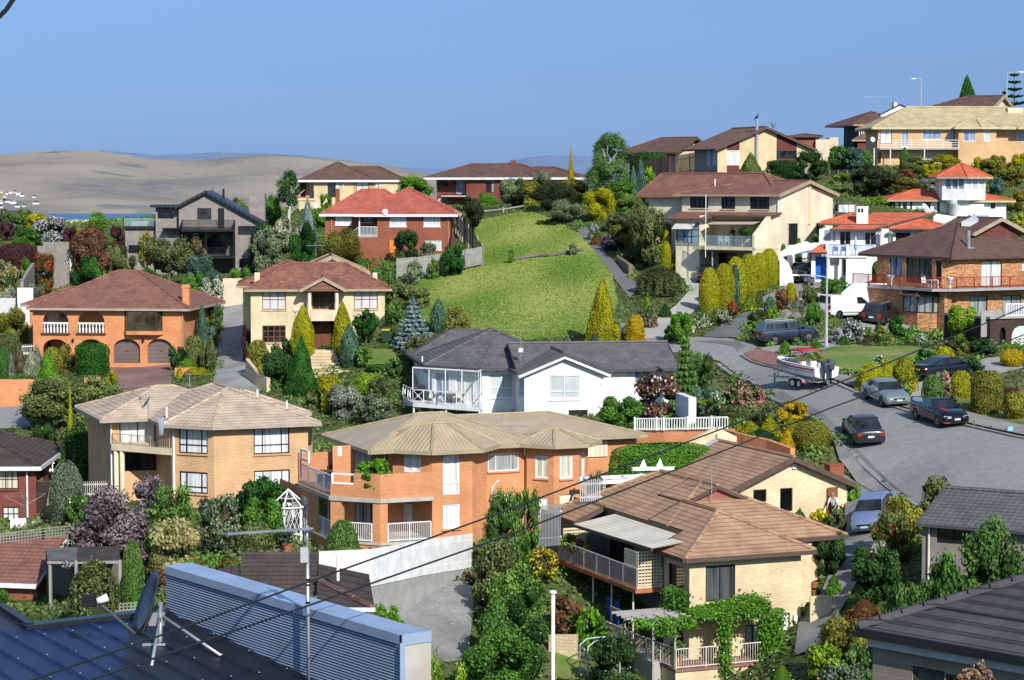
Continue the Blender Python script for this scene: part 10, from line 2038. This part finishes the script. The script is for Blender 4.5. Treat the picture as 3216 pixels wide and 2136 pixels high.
def nearaerial():
 p=at(15,872,1250,29.6); t=em_(Bt,p,0,'tall aerial mast with a long boom standing at the metal parapet','aerial'); L=lambda x,y:at(15,x,y,29.6)-p; MB().tube([L(874,1330),L(862,300)],.024,8).bd('mast',Aj,t,True); MB().tube([L(862,300),L(860,120)],.019,8).bd('upper_mast',Aj,t,True)
 a,b=at(15,283,182,27.6)-p,L(897,142);MB().bar(a,b,.028,.034).bd('boom',Aj,t);B=MB()
 for i in range(14): q=a.lerp(b,(i+.3)/14);d=(b-a).normalized();s=Ve((d.y,-d.x,0));B.bar(q-s*.09,q+s*.09,.008,.008)
 B.bd('rods',Aj,t); MB().bar(L(838,60),L(846,240),.012,.012).bar(L(856,70),L(858,240),.012,.012).bar(L(840,100),L(858,100),.01).bar(L(842,150),L(858,150),.01).bar(L(843,200),L(858,200),.01).bd(Cr,Aj,t); o=L(842,335); MB().box(tuple(o-Ve((.05,.05,.1))),tuple(o+Ve((.05,.03,.1)))).bd('masthead_box',B5,t); MB().tube([L(846,365),L(850,430),L(858,520),L(864,690),L(868,1200)],.008,5).bd('cable',Aq,t)
 B=MB()
 for y in (520,560,690): c=L(866,y);B.lt_([(.029,-.015),(.029,.015)],8,tuple(c))
 B.bd('clamps',Aq,t)
nearaerial()
def wire(name,label,pts,r):
 P=[at(0,x/1.3621,y/1.3621,d) for x,y,d in pts];Q=[]
 for i in range(len(P)-1):
  for j in range(8): Q.append(P[i].lerp(P[i+1],j/8))
 Q.append(P[-1]);tag(MB().tube([q-P[0] for q in Q],r,6).bd(name,'cable',loc=P[0]),label,'cable')
wire(DE,'upper of the two overhead cables crossing the view',[(60,2150,23),(608,1960,26),(966,1829,28),(1600,1600,32),(2275,1344,37),(2652,1195,40),(3104,1012,44),(3300,930,46)],.0125); wire(DE,'lower of the two overhead cables crossing the view',[(230,2155,23),(600,2028,25),(966,1903,27),(1600,1680,31),(2250,1425,36),(2607,1282,39),(2905,1174,42),(3300,1018,46)],.0125); wire(DE,'short dark cable crossing the upper left corner',[(-40,90,11),(20,30,11),(60,-30,11)],.012)
def driedflower():
 q=at(0,2250,1560,7.0); t=em_('dried_flower',q-Ve((0,0,.5)),0,'pale brown dried flower head at the bottom edge','flower'); MB().tube([(0,0,-.6),(.0,0,.42)],.008,6).bd('stem',BO,t); k=7/FPX*1.3621
 for dx,dy,w in ((0,-10,34),(-22,0,30),(24,-2,30),(8,-26,26),(2,12,34),(-38,10,24),(40,12,22)): fg('petals',Ab,'cream',(dx*k,0,.5-(dy+12)*k),w*k,w*k,None,0,t).material_slots[0].material=MT['leaf_rust'] if w<25 else MT['leaf_dried']
leaf('leaf_dried',(.16,.09,.06),(.55,.38,.28));driedflower()
# ---------------------------------------------------------------- camera, sun and sky
cam=bpy.data.cameras.new('camera'); co=bpy.data.objects.new('camera',cam); COL.objects.link(co); co.location=(0,0,0); co.rotation_euler=(PI/2-TH,0,0)
cam.sensor_width=36;cam.lens=36*FPX/3216;cam.clip_start=.5;cam.clip_end=20000;SC.camera=co
AZ,EL=R(22),R(33)
sd_=Ve((ms(AZ)*mc(EL),-mc(AZ)*mc(EL),ms(EL)))
sun=bpy.data.lights.new('sun','SUN'); sun.energy=5.0; sun.angle=R(.53); sun.color=(1,.965,.90); so=bpy.data.objects.new('sun',sun); COL.objects.link(so); so.rotation_euler=sd_.to_track_quat('Z','Y').to_euler()
wd=bpy.data.worlds.new('World'); SC.world=wd; wd.use_nodes=True; nt=wd.node_tree; bg=nt.nodes['Background']
sk=N(nt,'ShaderNodeTexSky'); sk.sky_type='NISHITA'; sk.sun_disc=False; sk.sun_elevation=EL; sk.sun_rotation=PI-AZ; sk.altitude=100; sk.air_density=1.0; sk.dust_density=.4; sk.ozone_density=2.5
tc=N(nt,CC);sp=N(nt,CH);nt.links.new(tc.outputs['Generated'],sp.inputs[0])
cr=N(nt,Ba);e=cr.color_ramp.elements;e[0].position=.0;e[0].color=(.198,.325,.755,1);e[1].position=1;e[1].color=(1,1,1,1)
for p_,c_ in ((.017,(0.209,0.334,0.747)),(.05,(0.239,0.343,0.652)),(.085,(0.3,0.399,0.646)),(.25,(.75,.84,.95)),(.55,(1,1,1))): x_=e.new(p_);x_.color=(*c_,1)
nt.links.new(sp.outputs[2],cr.inputs[0]);nt.links.new(mixc(nt,sk.outputs[0],cr.outputs[0],1.0,Bl),bg.inputs[AP]);bg.inputs[Cg].default_value=.15
SC.view_settings.view_transform='Standard'; SC.view_settings.look='None'; SC.view_settings.exposure=0
SC.render.engine='CYCLES';SC.cycles.max_bounces=5;SC.cycles.diffuse_bounces=2;SC.cycles.glossy_bounces=2;SC.cycles.transparent_max_bounces=8;SC.cycles.sample_clamp_indirect=3;SC.cycles.use_denoising=True;SC.cycles.caustics_reflective=False;SC.cycles.caustics_refractive=False
